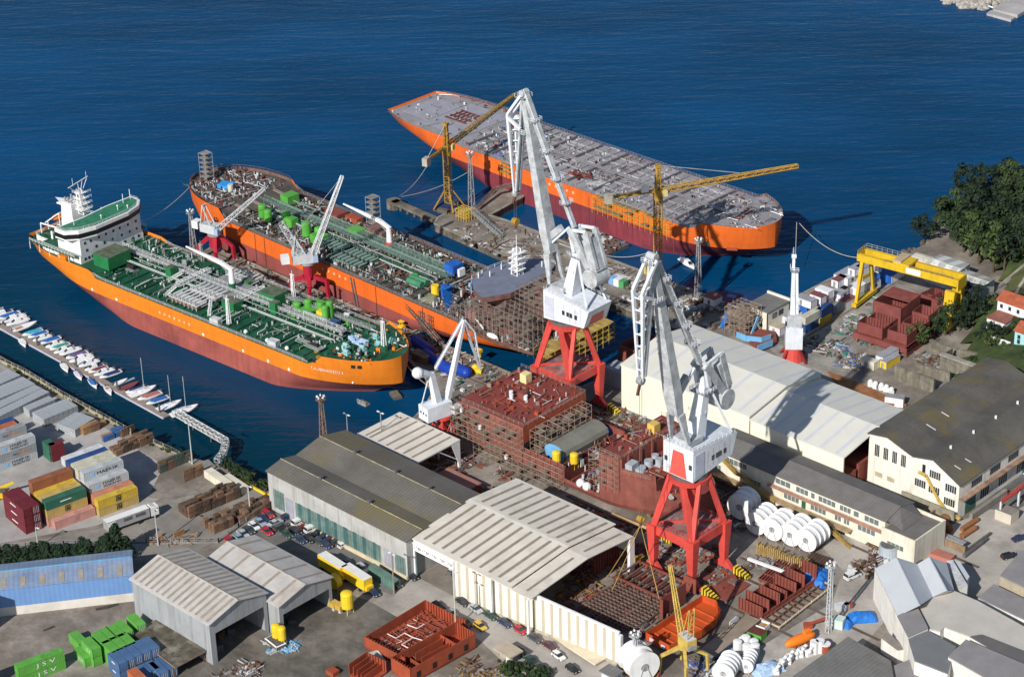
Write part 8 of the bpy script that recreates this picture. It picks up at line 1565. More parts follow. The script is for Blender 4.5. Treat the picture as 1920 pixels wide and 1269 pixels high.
def car_mesh(kind,c):
 if(kind,c)in _carm:return _carm[(kind,c)]
 P_={'hatchback':(1.95,.82,1.42,[(-1.95,.85),(-1.7,1.38),(.25,1.42),(1.0,.92)]),'saloon':(2.2,.86,1.40,[(-1.5,.92),(-.95,1.36),(.4,1.40),(1.15,.92)]),'estate':(2.25,.86,1.46,[(-2.15,.95),(-1.95,1.42),(.4,1.46),(1.15,.95)]),'van':(2.4,.95,1.95,[(-2.38,1.0),(-2.3,1.9),(1.1,1.95),(1.75,1.05)])}[kind]
 L_,hw,H_,cab=P_;m=CARC[c];zb=.92 if kind!='van' else 1.05
 def shell(prof,w0,w1,mt):
  n=len(prof);b_=[(x,-w0,z)for x,z in prof]+[(x,w0,z)for x,z in prof];return b_,n
 B=MB();pr=[(-L_,.28),(L_,.28),(L_+.02,.55),(L_-.12,.78),(cab[3][0],zb),(cab[0][0],zb),(-L_,.8)];n=len(pr);vs=[(x,-hw*(.97 if z>.7 else 1),z)for x,z in pr]+[(x,hw*(.97 if z>.7 else 1),z)for x,z in pr]
 B.raw(vs,[tuple(range(n)),tuple(range(2*n-1,n-1,-1))]+[(i,n+i,n+(i+1)%n,(i+1)%n)for i in range(n)],m)
 B.box(cab[1][0]+.05,cab[2][0]-.05,-hw*.78,hw*.78,H_-.05,H_,m)
 for x,z in((cab[1][0],H_-.03),):pass
 C=MB();vs=[(x,-hw*(.93 if z<1.1 else.80),z-.02)for x,z in cab]+[(x,hw*(.93 if z<1.1 else.80),z-.02)for x,z in cab];C.raw(vs,[(0,3,2,1),(4,5,6,7),(0,1,5,4),(1,2,6,5),(2,3,7,6)],GLASS)
 for s_ in(-1,1):
  for x in((cab[1][0]+cab[2][0])/2,cab[1][0]+.12):B.beam((x,s_*hw*.945,zb-.02),(x,s_*hw*.815,H_-.02),.1,.06,m)
 if kind=='van':
  for s_ in(-1,1):B.raw([(cab[1][0]+.1,s_*hw*.90,1.5),(0,s_*hw*.90,1.5),(0,s_*hw*.83,1.9),(cab[1][0]+.1,s_*hw*.83,1.9)],[(0,1,2,3)],m)
 r=(B.mesh('body'),C.mesh('glasshouse'),MB().box(L_-.06,L_+.04,-hw+.1,-hw+.45,.55,.72,LAMP).mesh('headlight'),MB().box(L_-.06,L_+.04,hw-.45,hw-.1,.55,.72,LAMP).mesh('headlight'),MB().box(-L_-.03,-L_+.05,-hw+.08,hw-.08,.62,.74,TAIL).mesh('tail_lights'),L_,hw)
 _carm[(kind,c)]=r;return r
def car(p,rz,kind,c,where):
 r=car_mesh(kind,c);g=T('parked_car' if kind!='van' else 'parked_van','%s %s %s'%(c,kind,where),'van' if kind=='van' else 'car',(p[0],p[1],.03),rz,'parked vehicles')
 def ch(n,me,loc=(0,0,0)):o=bpy.data.objects.new(n,me);sc.collection.objects.link(o);o.parent=g;o.location=loc
 ch('body',r[0]);ch('glasshouse',r[1]);ch('headlight',r[2]);ch('headlight',r[3]);ch('tail_lights',r[4])
 for sx,sy in((-1,-1),(1,-1),(1,1),(-1,1)):ch('wheel',WH_,(sx*r[5]*.62,sy*(r[6]-.1),0))
XX=rad(-8);YY=rad(84)
for q,rz,k,c,wh in(((-24.53,-102.65,0),XX,'estate','red','furthest up the left row of the car park'),((-23.51,-104.98,0),XX,'saloon','dark blue','second down the left row of the car park'),((-22.95,-106.78,0),XX,'saloon','pale blue','third down the left row of the car park'),((-22.61,-109.22,0),XX,'hatchback','white','in the left row of the car park'),((-22.29,-111.52,0),XX,'saloon','dark grey','below the white one in the left row of the car park'),((-21.93,-113.72,0),XX,'saloon','silver','fourth from the bottom in the left row of the car park'),((-21.07,-115.75,0),XX,'saloon','pale blue','next to last in the left row of the car park'),((-21.81,-118.4,0),XX,'hatchback','red','at the bottom of the left row, half behind the hangar roof'),
((-19.58,-99.48,0),YY,'estate','dark blue','parked alone above the grey pair in the car park'),((-19.6,-104.3,0),YY,'saloon','silver','left of the grey estate in the car park'),((-16.94,-104.7,0),YY,'estate','dark grey','in the middle of the car park'),((-17.87,-108.68,0),XX,'hatchback','red','alone in front of the hangar roof'),
((-14.77,-99.62,0),YY,'van','white','left of the red cars by the workshop wall'),((-12.86,-98.17,0),YY,'hatchback','red','between the white vans, nearest the wall'),((-11.85,-101.15,0),YY,'hatchback','maroon','nose to nose with the red one between the vans'),((-9.61,-99.64,0),YY,'van','white','right of the red cars by the workshop wall'),
((-6.85,-99.7,0),YY,'saloon','black','first right of the second white van'),((-4.42,-99.37,0),YY,'saloon','dark blue','second right of the vans by the wall'),((-2.15,-99.38,0),YY,'saloon','maroon','third right of the vans by the wall'),((0.12,-99.4,0),YY,'hatchback','dark grey','fourth right of the vans by the wall'),((2.77,-99.29,0),YY,'hatchback','white','at the end of the wall row beyond the vans'),
((-13.02,-106,0),XX,'saloon','dark green','at the left of the dark middle row'),((-12.52,-103.32,0),XX,'saloon','black','above the dark middle row'),((-8.14,-105.3,0),XX,'saloon','dark blue','in the shade in the dark middle row'),((-6.37,-103.53,0),XX,'hatchback','black','third in the dark middle row'),((-3.47,-102.77,0),XX,'saloon','dark grey','fourth in the dark middle row'),((-0.87,-102.48,0),XX,'hatchback','dark blue','last in the dark middle row'),
((7.08,-98.17,0),XX,'saloon','maroon','parallel to the workshop wall, first of three'),((11.97,-98.28,0),XX,'saloon','dark green','parallel to the workshop wall, behind the bright red one'),((16.89,-98.54,0),XX,'hatchback','red','bright beside the workshop wall near its right end'),((22.26,-98.47,0),XX,'hatchback','silver','just before the hall doorway post'),((27.27,-98.12,0),XX,'saloon','black','nearest the hall doorway'),
((4.75,-106.04,0),XX,'saloon','black','behind the left yellow trailer'),((10.04,-104.88,0),XX,'saloon','dark blue','behind the right yellow trailer'),((14.96,-104.02,0),XX,'estate','silver','left of the green shelter top end'),((20.47,-103.46,0),XX,'saloon','black','behind the green glazed shelter'),((26.66,-103.31,0),XX,'saloon','dark grey','at the right end of the green glazed shelter'),((25.59,-110.12,0),XX,'hatchback','dark blue','alone on the near side of the green shelter'),
((45.63,-97.91,0),XX,'saloon','black','first at the foot of the striped white wall'),((50.54,-97.96,0),XX,'saloon','silver','second at the foot of the striped white wall'),((55.38,-97.62,0),XX,'saloon','dark green','third at the foot of the striped wall'),((60.39,-97.58,0),XX,'saloon','dark blue','fourth at the foot of the striped wall'),((65.57,-97.36,0),XX,'hatchback','red','at the foot of the striped wall'),((70.79,-97.52,0),XX,'saloon','dark grey','right of the red car by the striped wall'),((75.75,-97.48,0),XX,'saloon','maroon','second right of the red car by the striped wall'),((80.35,-99.2,0),XX,'hatchback','white','on the lane by the cream canopy'),((86.62,-101.01,0),XX,'hatchback','black','next down the lane from the white one'),
((42.82,-103.57,0),XX,'estate','black','behind the corner of the large red tray'),((47.36,-103.51,0),XX,'saloon','silver','behind the large red tray'),((52.85,-104.05,0),XX,'saloon','maroon','right of the concrete lamp post'),((56.81,-102.78,0),XX,'hatchback','yellow','behind the red box sections'),((76.4,-105.01,0),XX,'saloon','dark green','by the grass patch, upper one'),((80.56,-105.64,0),XX,'saloon','dark grey','by the grass patch, lower one'),((71.66,-104.09,0),XX,'saloon','black','left of the grass patch by the guard hut'),
((135.51,21.3,0),rad(70),'saloon','dark blue','upper one parked at the right edge forecourt'),((138.18,12.17,0),rad(65),'estate','black','lower one parked beside the grey roof at the right edge'),((113.18,-22.44,0),rad(78),'van','white','alone in the middle of the forecourt')):car(q,rz,k,c,wh)
g=T('lorry','long white lorry with dark lined trailer beside the yellow containers','lorry',((-49.61,-138.01,0)[0],(-49.61,-138.01,0)[1],0),rad(79));TRL=M('lorry_white',(0.75,0.75,0.73),.5,.06);LS=M('lorry_side_grey',(0.34,0.34,0.36),.5,.15,.5)
MB().box(0,12.8,0,2.5,1.2,3.9,LS,TRL).part('trailer',g);[PS('side_panel',g).box(x,x+w_,-.03,.02,2.4,3.4,GREYD)for x,w_ in((5,2.6),(8.6,3))];PS('rear_curtain',g).box(.1,2.6,-.06,.02,1.3,3.6,TRL)
cb=MB().box(13.3,15.6,.05,2.45,1.0,3.6,TRL).part('cab',g);MB().raw([(13.3,.2,3.6),(15,.2,3.6),(13.3,2.3,3.6),(15,2.3,3.6),(13.3,.2,4.2),(13.3,2.3,4.2)],[(0,1,4),(2,5,3),(1,3,5,4)],TRL).part('wind_deflector',cb);MB().box(15.58,15.66,.2,2.3,2.2,3.1,GLASS).part('windscreen',cb);MB().box(14.4,15.3,.0,.06,2.2,3.0,GLASS).part('window',cb)
for x in(1.6,2.9,9.6,14.4):
 for y in(.2,2.3):PS('wheel',g).tube((x,y-.2,.5),(x,y+.2,.5),.5,BLACK,n=12)
MB().box(.3,13,.6,1.9,.9,1.2,GREYD).part('chassis',g)
p=(-88.12,-145.35,0);g=T('reach_truck','yellow lifting truck half cut by the left edge beside the maroon containers','forklift',(p[0],p[1],0),rad(60));MB().box(-2.4,2.4,-1.3,1.3,.5,2.0,YEL).box(-.6,1,-.8,.8,2,3.2,GREYD).part('body',g);MB().beam((-2.5,0,2.6),(3.6,0,4.2),.6,.6,YEL).part('boom',g);[PS('wheel',g).tube((x,y-.25,.6),(x,y+.25,.6),.6,BLACK,n=10)for x in(-1.6,1.6)for y in(-1.2,1.2)]
# ================= MARINA =================
g=T('marina_pontoon','long narrow floating pontoon with fenders crossing the basin at the left','pontoon',((-93.92,-82.56,-2.5)[0],(-93.92,-82.56,-2.5)[1],-3));o=Vector((-93.92,-82.56,-2.5));o.z=-3;a=Vector((0,0,.35));v=Vector((-206.93,-78.88,-2.5))-Vector((-93.92,-82.56,-2.5));PD=M('pontoon_planks',(0.30,0.25,0.21),.85,.2,.8)
MB().beam((0,0,.3),(v.x,v.y,.3),2.3,.35,PD).part('deck',g);nv=Vector((v.y,-v.x,0)).normalized();nv=nv if nv.y<0 else-nv
MB().beam(tuple(nv*1.25+Vector((0,0,.15))),tuple(v+nv*1.25+Vector((0,0,.15))),.4,.4,M('lilac_fender',(0.52,0.52,0.66),.6,.1)).part('fender',g)
for k in range(5):q_=v*(.03+k*.19);PS('pile',g).tube((q_.x,q_.y,-4),(q_.x,q_.y,3.2),.3,GREYD,n=8)
for k in range(15):q_=v*(.05+k*.064);e_=q_-nv*8.2;PS('finger',g).beam((q_.x,q_.y,.25),(e_.x,e_.y,.25),.7,.25,M('pale_finger',(0.42,0.42,0.48),.7,.15))
a=Vector((-91.79,-80.97,-1));b2=Vector((-64.21,-84.12,0.6));c2=Vector((-59.87,-88.72,0.6));d2=Vector((-58.03,-92.79,0.3))
g=T('gangway_bridge','grey truss footbridge linking the shore to the marina pontoon','footbridge',(b2.x,b2.y,0));o=Vector((b2.x,b2.y,0))
MB().lattice(a-o,b2-o,1.7,GALV,seg=1.5,t=.13,h=1.4).beam(a-o-Vector((0,0,.6)),b2-o-Vector((0,0,.6)),1.6,.12,PD).part('truss',g);MB().lattice(b2-o,c2-o,1.7,GALV,seg=1.5,t=.13,h=1.4).beam(b2-o-Vector((0,0,.6)),c2-o-Vector((0,0,.6)),1.6,.12,PD).lattice(c2-o,d2-o,1.7,GALV,seg=1.5,t=.13,h=1.2).part('landing_truss',g)
for q_ in(a.lerp(b2,.35),a.lerp(b2,.7),b2,c2):PS('pile',g).tube(q_-o-Vector((0,0,5)),q_-o,.25,GREYD,n=8)
BWT=M('boat_gelcoat',(0.78,0.79,0.80),.35,.05,.6)
COV={'white':BWT,'blue':M('blue_boat_cover',(0.03,0.14,0.42),.6,.15),'navy':M('navy_boat_cover',(0.03,0.05,0.16),.6,.15),'green':M('green_boat_cover',(0.06,0.30,0.22),.6,.15),'red':M('faded_red_cover',(0.40,0.16,0.15),.6,.15),'purple':M('purple_boat_cover',(0.14,0.10,0.24),.6,.15),'tan':M('tan_deck',(0.50,0.28,0.20),.6,.15),'cyan':M('cyan_boat_cover',(0.05,0.38,0.52),.6,.15),'lilac':M('lilac_cover',(0.48,0.46,0.58),.6,.1),'maroon':M('maroon_hull',(0.20,0.06,0.07),.5,.1)}
def boat(p,L_,cov,kind,lab,rz,hullm=None):
 hullm=hullm or BWT;g=T('sailing_boat' if kind=='sail' else 'motor_boat',lab,'sailing boat' if kind=='sail' else 'boat',(p[0],p[1],-3),rz,'boats at the marina pontoon');W_=L_*.17;n=12;vs=[];fs=[]
 for i in range(n+1):
  t_=i/n;w_=W_*(1-max(0,(t_-.45)/.55)**2.2)*(.82+.18*min(1,t_*4));sh=.65+.45*t_**2;x=(t_-.5)*L_
  vs+=[(x*.97,-w_*.6,-.1),(x,-w_,sh*.55),(x,-w_,sh),(x,-w_*.86,sh+.03),(x,w_*.86,sh+.03),(x,w_,sh),(x,w_,sh*.55),(x*.97,w_*.6,-.1)]
 for i in range(n):
  for k in range(7):fs.append((i*8+k,(i+1)*8+k,(i+1)*8+k+1,i*8+k+1))
 MB().raw(vs,fs+[(0,1,2,3,4,5,6,7)],hullm).part('hull',g)
 if kind=='cover':MB().raw([(-L_*.42,-W_*.85,.75),(L_*.2,-W_*.9,.85),(L_*.36,0,1.1),(L_*.2,W_*.9,.85),(-L_*.42,W_*.85,.75),(-L_*.35,0,1.25),(L_*.12,0,1.5)],[(0,1,6,5),(1,2,6),(2,3,6),(3,4,5,6),(4,0,5)],COV[cov]).part('cover',g)
 elif kind=='open':MB().box(-L_*.38,L_*.22,-W_*.6,W_*.6,.5,.76,COV[cov]).part('cockpit',g)
 else:
  MB().raw([(-L_*.15,-W_*.6,.75),(L_*.26,-W_*.5,.95),(L_*.26,W_*.5,.95),(-L_*.15,W_*.6,.75),(-L_*.12,-W_*.5,1.75 if kind=='cabin' else 1.2),(L_*.08,-W_*.42,1.75 if kind=='cabin' else 1.25),(L_*.08,W_*.42,1.75 if kind=='cabin' else 1.25),(-L_*.12,W_*.5,1.75 if kind=='cabin' else 1.2)],[(0,1,5,4),(1,2,6,5),(2,3,7,6),(3,0,4,7),(4,5,6,7)],BWT).part('cabin',g)
  if kind=='cabin':MB().raw([(L_*.255,-W_*.46,1.0),(L_*.255,W_*.46,1.0),(L_*.095,W_*.4,1.68),(L_*.095,-W_*.4,1.68)],[(0,1,2,3)],GLASS).part('windscreen',g);MB().box(-L_*.42,-L_*.15,-W_*.6,W_*.6,.7,.95,COV[cov]).part('cockpit_cover',g)
  if kind=='sail':MB().tube((L_*.05,0,1),(L_*.05,0,L_*1.25),.09,GALV,n=6).tube((L_*.05,0,1.9),(-L_*.4,0,1.9),.12,COV[cov],n=6).part('mast',g)
 if kind in('cover','open','cabin'):MB().box(-L_*.5-.35,-L_*.5+.05,-.25,.25,.2,1.25,GREYD).part('outboard_motor',g)
 return g
BA=math.atan2(-(-nv).y,-(-nv).x)
bl=(((-189.31,-74.43,-2.3),7.5,'navy','cabin','white cabin boat cut by the left picture edge'),((-186.63,-74.07,-2.3),8.5,'blue','cover','blue covered boat, second from the left edge'),((-183.52,-74.3,-2.3),9,'white','cabin','largest white cabin cruiser near the left edge'),((-180.51,-74.6,-2.3),8,'white','cabin','white cruiser between the largest one and the tan-decked boat'),((-175.93,-75.11,-2.3),9.0,'tan','open','white boat with tan deck'),
((-170.42,-76.05,-2.3),7,'cyan','cover','boat under a cyan cover'),((-167.91,-75.77,-2.3),7,'blue','cover','bright blue covered boat beside the cyan one'),((-164.68,-76.42,-2.3),6.5,'white','cabin','small white cabin boat between the blue covers'),((-161.54,-75.7,-2.3),7.5,'blue','cover','blue covered boat in front of the dark pile'),((-157.87,-76.42,-2.3),6.5,'white','cabin','white cabin boat left of the green cover'),((-155.57,-76.28,-2.3),7,'green','cover','motorboat under a sea-green cover'),((-152.6,-76.78,-2.3),7,'navy','cabin','white boat with navy cockpit cover right of the green one'),((-150.38,-76.08,-2.3),7.5,'white','cabin','white flybridge boat in mid row'),
((-146.68,-76.22,-2.3),7.5,'purple','cover','boat under a purple cover'),((-143.85,-76.79,-2.3),8,'white','cabin','slim white boat right of the purple cover'),((-141.13,-77.14,-2.3),7,'white','open','white open boat, left of a pair'),((-139.14,-77.21,-2.3),7,'white','cabin','white cabin boat, right of the pair'),((-135.65,-77.76,-2.3),6.5,'navy','cabin','small white boat with navy canopy'),((-133.68,-77.83,-2.3),6.5,'maroon','cover','small boat under a maroon cover'),((-130.8,-77.69,-2.3),7,'white','cabin','white cuddy boat near the second dark pile'),((-128.21,-77.21,-2.3),7.5,'navy','cover','navy covered boat beside an empty berth'),
((-121.62,-78.38,-2.3),5,'white','open','tiny white tender in the almost empty berth'),((-117.52,-78.23,-2.3),7,'maroon','open','maroon open boat near the tall yacht mast'),((-114.22,-78.45,-2.3),6.5,'navy','cover','navy covered dinghy left of the tall masted yacht'),((-111.71,-77.5,-2.3),9.5,'white','sail','white yacht whose mast stands furthest left'),((-107.88,-78.03,-2.3),8,'red','cover','boat under a faded red cover'),((-103.79,-78.23,-2.3),7.5,'blue','cover','white boat with blue cover right of the faded red one'),((-98.44,-77.79,-2.3),8.5,'navy','sail','white yacht with the middle of the three masts'),((-92.49,-76.79,-2.3),9.5,'lilac','sail','white yacht beside the gangway bridge'))
for p,L_,c_,k_,lab in bl:boat((p[0],p[1]),L_,c_,k_,lab,BA-rad(6)+(math.pi if k_ in('sail','open')else 0),COV['maroon']if lab.startswith('maroon open')else None)
for p,L_,c_,k_,lab in(((-166.84,-82.3,-2.3),6,'white','open','white open boat alone below the pontoon at the left'),((-142.63,-83.79,-2.3),6,'white','open','white open boat below mid pontoon, left of the lilac one'),((-135.16,-84.09,-2.3),6,'lilac','cover','boat with lilac cover below the pontoon'),((-127.42,-84.34,-2.3),6.5,'blue','cover','blue covered boat below the pontoon'),((-120.14,-84.12,-2.3),5.5,'tan','open','orange and white boat below the pontoon, furthest right')):boat((p[0],p[1]),L_,c_,k_,lab,rad(-20))
p=(-43.89,100.34,-2.5);o_=boat((p[0],p[1]),9,'white','cabin','white motorboat lying off the outer pier under the bare hull',rad(-20));o_['group']='lone boats';del o_['group']
# ================= VEGETATION =================
def leafm(n,c,c2):
 return M(n,c,.8,.55,.35,c2,.35)
LF=[leafm('dark_foliage',(0.014,0.030,0.014),(0.03,0.05,0.018)),leafm('mid_foliage',(0.028,0.055,0.02),(0.055,0.08,0.028)),leafm('olive_foliage',(0.06,0.095,0.025),(0.11,0.13,0.04)),leafm('conifer_foliage',(0.018,0.045,0.02),(0.035,0.065,0.02))]
BARK=M('tree_bark',(0.10,0.075,0.05),.9,.3,2)
def crown_mesh(n_cl,n_lf,rx,rz,m_,sz=.42,conifer=False,seed=0):
 rr=random.Random(seed);v=[];f=[]
 cl=[]
 for _ in range(n_cl):
  if conifer:t_=rr.random();a=rr.uniform(0,6.28);r_=(1-t_)*rx*rr.uniform(.5,1.0)+.12;cl.append((math.cos(a)*r_,math.sin(a)*r_,t_*rz*2,.55+.5*(1-t_)))
  else:
   while True:
    x,y,z=rr.uniform(-1,1),rr.uniform(-1,1),rr.uniform(-1,1)
    if.25<x*x+y*y+z*z<1:break
   cl.append((x*rx,y*rx,rz+z*rz,rr.uniform(.7,1.5)*rx*.27))
 for(cx,cy,cz,cr_)in cl:
  for _ in range(n_lf):
   while True:
    x,y,z=rr.uniform(-1,1),rr.uniform(-1,1),rr.uniform(-1,1)
    d=x*x+y*y+z*z
    if.3<d<1:break
   p=Vector((cx+x*cr_,cy+y*cr_,cz+z*cr_*.75));nrm=Vector((x+rr.uniform(-.5,.5),y+rr.uniform(-.5,.5),z+.5+rr.uniform(-.3,.5))).normalized();t_=nrm.cross(Vector((rr.random(),rr.random(),.3))).normalized();b_=nrm.cross(t_);s_=sz*rr.uniform(.6,1.3);k=len(v)
   v+=[tuple(p+t_*s_),tuple(p+b_*s_*.7),tuple(p-t_*s_),tuple(p-b_*s_*.7)];f.append((k,k+1,k+2,k+3))
 me=bpy.data.meshes.new('crown');me.from_pydata(v,[],f);me.materials.append(m_);me.update();return me
def trunk_mesh(h,r,n=4,seed=0):
 rr=random.Random(seed);b_=MB();b_.tube((0,0,-.5),(0,0,h*.7),r,BARK,r2=r*.5,n=7)
 for i in range(n):a=rr.uniform(0,6.28);z=h*rr.uniform(.3,.6);b_.tube((0,0,z),(math.cos(a)*h*.3,math.sin(a)*h*.3,z+h*.35),r*.4,BARK,r2=r*.15,n=5)
 return b_.mesh('trunk')
CR=[crown_mesh(34,34,4.2,3.6,LF[i%3],.42,seed=i)for i in range(4)];TR=[trunk_mesh(7,.32,5,i)for i in range(3)];CC=[crown_mesh(46,22,1.5,2.6,LF[3],.26,True,i+9)for i in range(3)];TC=trunk_mesh(3.5,.14,0,5);BU=[crown_mesh(14,34,1.6,1.0,LF[1+i%2],.24,seed=i+20)for i in range(3)]
def tree(p,z,s_,i,lab,grp,lift=3.2,name='broadleaf_tree'):
 g=T(name,lab,'tree',(p[0],p[1],z),U(0,6),grp);
 for n,me,l_ in(('trunk',TR[i%3],0),('crown',CR[i%4],lift)):o=bpy.data.objects.new(n,me);sc.collection.objects.link(o);o.parent=g;o.location=(0,0,l_)
 g.scale=(s_,s_,s_*U(.9,1.2))
k=0
wood=[(9,162),(14,168),(9,178),(6,192),(12,208),(22,214),(19,200),(17,187),(21,174),(24,164),(30,219),(33,204),(28,192),(31,180),(33,167),(42,221),(44,208),(40,197),(43,185),(44,172),(42,166),(34,159),(40,156),(46,153),(37,164),(48,161),(28,161),(52,156),(56,222),(55,209),(54,197),(55,184),(56,171),(70,222),(68,208),(66,195),(82,222),(80,208),(54,168),(65,170),(70,182)]
side=['at the water edge','in the front rank','in mid wood','by the right edge']
for(x,y)in wood:
 x+=U(-1.5,1.5);y+=U(-1.5,1.5);s_=U(1.0,1.55);i=k%4
 lab='%s %s %s, %s of its kind'%(['dark bushy tree','taller green tree','loose olive tree','dark ragged tree'][i],side[min(3,int((x-4)/18))],['near the headland tip','behind the striped sheds','in the centre'][0 if y>200 else(1 if y<175 else 2)],ORD[k//4])
 tree((x,y),hill(x,y),s_,i,lab,'trees of the dark headland wood');k+=1
for(q,s_,lab)in(((51,112.5),.95,'leaning grey-green tree hiding the right gantry leg foot'),((49.5,121),.8,'dark tree right behind the gantry leg'),((51,124.5),1.0,'dark tree between the gantry leg and the slope'),((58,116.5),.9,'green tree on the slope left of the hillside houses'),((52.2,105.6),.85,'pale grey-green tree beside the stepped maroon block'),((52.31,95.3,1),.8,'small feathery tree at the end of the retaining wall'),((55.5,113),.7,'mid-green tree above the curved retaining wall'),((71.4,104.5),.7,'round green tree below the white garden wall'),((77,111),.5,'dark tree in front of the terracotta roofed house'),((74,101.5),.6,'small olive tree under the white garden wall'),((74.5,107),.4,'pale green garden tree beside the low white house')):
 tree(q,max(0,hill(q[0],q[1])-.2),s_,k,lab,None,2.6);k+=1
zc=[0,0,0]
for i in range(48):
 x=U(48,90);y=U(88,150)
 if x<xb(y)+2:continue
 o=bpy.data.objects.new('shrub',BU[i%3]);sc.collection.objects.link(o);o.location=(x,y,hill(x,y)-.3);s_=U(.8,1.7);o.scale=(s_,s_,s_*.8);zn=min(2,int((x-xb(y))/14));zc[zn]+=1;tagit(o,'%s low green shrub on the %s part of the grassy slope'%(ORD[(zc[zn]-1)%20],['lower','middle','upper'][zn]),'shrub','shrubs on the grassy slope')
for i in range(16):
 a=Vector((-59.07,-166.67,0));b_=Vector((-41.4,-145.68,0));q=a.lerp(b_,i/15)+Vector((U(-.5,.5),U(-.5,.5),0))
 g=T('conifer','%s conifer from the left edge in the hedge above the blue warehouse'%ORD[i],'conifer',(q.x,q.y,0),U(0,6),'hedge conifers')
 s_=U(.95,1.25)
 for n,me in(('trunk',TC),('crown',CC[i%3])):o=bpy.data.objects.new(n,me);sc.collection.objects.link(o);o.parent=g
 g.scale=(s_*1.35,s_*1.35,s_)
for q,s_,lab in(((-38.51,-143.15,0),2.0,'tallest conifer at the right end of the blue warehouse'),((-39.21,-145.41,0),1.6,'conifer left of the tallest one by the warehouse end'),((-36.65,-141.51,0),1.3,'shorter conifer right of the tallest one')):
 g=T('conifer',lab,'conifer',(q[0],q[1],0),U(0,6));g.scale=(s_,s_,s_*.95)
 for n,me in(('trunk',TC),('crown',CC[0])):o=bpy.data.objects.new(n,me);sc.collection.objects.link(o);o.parent=g
def bushes(a,b_,n,lab,grp,s0=.7,s1=1.3,w_=1.0):
 a=Vector(a);b_=Vector(b_)
 for i in range(n):
  q=a.lerp(b_,(i+.5)/n)+Vector((U(-w_,w_),U(-w_,w_),0));o=bpy.data.objects.new('shrub',BU[i%3]);sc.collection.objects.link(o);o.location=(q.x,q.y,-.2);s_=U(s0,s1);o.scale=(s_,s_,s_);o.rotation_euler=(0,0,U(0,6));tagit(o,'%s, %s along'%(lab,ORD[i%20])if n<=20 else lab,'shrub',grp)
bushes((-55.61,-92.35,0),(-35.68,-94.3,0),16,'yellow-green shrub on the shore edge beside the yellow kerb barrier','shore shrubs');bushes((-79.44,-98.52,0),(-64.84,-96.79,0),10,'small shrub on the shore by the tall lamp post','shrubs by the lamp post',.4,.8);bushes((74.93,-111.23,0),(85.02,-108.81,0),16,'green bush in the overgrown patch by the guard hut','bushes by the guard hut',.8,1.5,2.5);m=MB();a=Vector((-158.39,-96.66,0));b_=Vector((-92.45,-98.62,0))
for i in range(60):q=a.lerp(b_,i/60)+Vector((U(-.8,.8),U(-.8,.8),0));s_=U(.25,.5);me=BU[i%3];m.raw([(q.x+v.co.x*s_,q.y+v.co.y*s_,v.co.z*s_)for v in me.vertices],[tuple(p_.vertices)for p_ in me.polygons],LF[2])
m.thing('weeds','straggling weeds along the shore fence','weeds',kind='stuff')
q0=(113.57,-16.08,0);
m=MB()
for i in range(14):m.beam((q0[0]+U(-3,3),q0[1]+U(-4,4),0),(q0[0]+U(-4,4),q0[1]+U(-5,5),U(1,4)),.2,.2,RUST).obox((q0[0]+U(-3.5,3.5),q0[1]+U(-5,5),0),(U(1,2.4),U(.6,1.6),U(.6,1.8)),U(0,3),pick(RUST,PLANK,WHITED))
m.thing('scrap_heap','tangled rusty scrap pile between the office block and the pale blue open tank','scrap',kind='stuff')
m=MB();m.box(-80,-33,-226,-193,0,15,HG,SLR);m.thing('grey_warehouse','grey warehouse just outside the lower left corner','warehouse')
m=MB()
for i in range(150):t_=R();a=[(3,128),(9,149),(11,159),(5,175),(0,190),(3,208)];j=min(4,int(t_*5));f_=t_*5-j;x=a[j][0]+(a[j+1][0]-a[j][0])*f_+U(-1.5,1.5);y=a[j][1]+(a[j+1][1]-a[j][1])*f_+U(-1.5,1.5);m.sphere((x,y,U(-3,-.5)),U(.6,1.6),M('shore_rock',(0.13,0.105,0.095),.9,.35,.5),.8,6,4)
m.thing('shore_rocks','dark rocks along the foot of the wooded headland','rocks',kind='stuff')
# ================= SCATTERED YARD MATERIAL =================
SCM=(RUST,GREYM,PLANK,PRIMER,GREYD,WOOD,CONCD,GALV,GRB,PRIMER,RUST)
def inpoly(x,y,P_):
 c=False;j=len(P_)-1
 for i in range(len(P_)):
  if(P_[i][1]>y)!=(P_[j][1]>y)and x<(P_[j][0]-P_[i][0])*(y-P_[i][1])/(P_[j][1]-P_[i][1])+P_[i][0]:c=not c
  j=i
 return c
def scatter(lab,poly,n,mats=SCM,smax=1.2,hmax=1.0,long=.35,name='scrap',z=0.02):
 poly=[p[:2]for p in poly];xs=[p[0]for p in poly];ys=[p[1]for p in poly];m=MB();i=0;tries=0
 while i<n and tries<n*20:
  tries+=1;x=U(min(xs),max(xs));y=U(min(ys),max(ys))
  if not inpoly(x,y,poly):continue
  if noise.noise((x*.16,y*.16,7.3))<-.12:continue
  i+=1;mt=pick(*mats);q=R();a=pick(0,math.pi/2,U(0,3));s_=U(.25,smax)
  if q<long:l_=U(1.5,6);h_=U(.1,hmax*.6);m.beam((x-math.cos(a)*l_/2,y-math.sin(a)*l_/2,z+h_),(x+math.cos(a)*l_/2,y+math.sin(a)*l_/2,z+h_),U(.12,.35),U(.12,.3),mt)
  elif q<long+.3:m.obox((x,y,z),(s_*U(.8,2.2),s_*U(.6,1.6),U(.1,hmax)),a,mt)
  elif q<long+.42:m.tube((x,y,z),(x,y,z+U(.3,hmax)),s_*.4,mt,n=7)
  else:m.obox((x,y,z),(s_*U(1.2,3),s_*U(.8,2.2),U(.04,.2)),a,mt)
 m.thing(name,lab,'scrap material',kind='stuff')
scatter('strip of scrap, beams and planks along the near side of the maroon hull',[(-24,-62),(30,-56),(64,-56),(86,-37),(66,-38),(40,-42),(-18,-44)],1200)
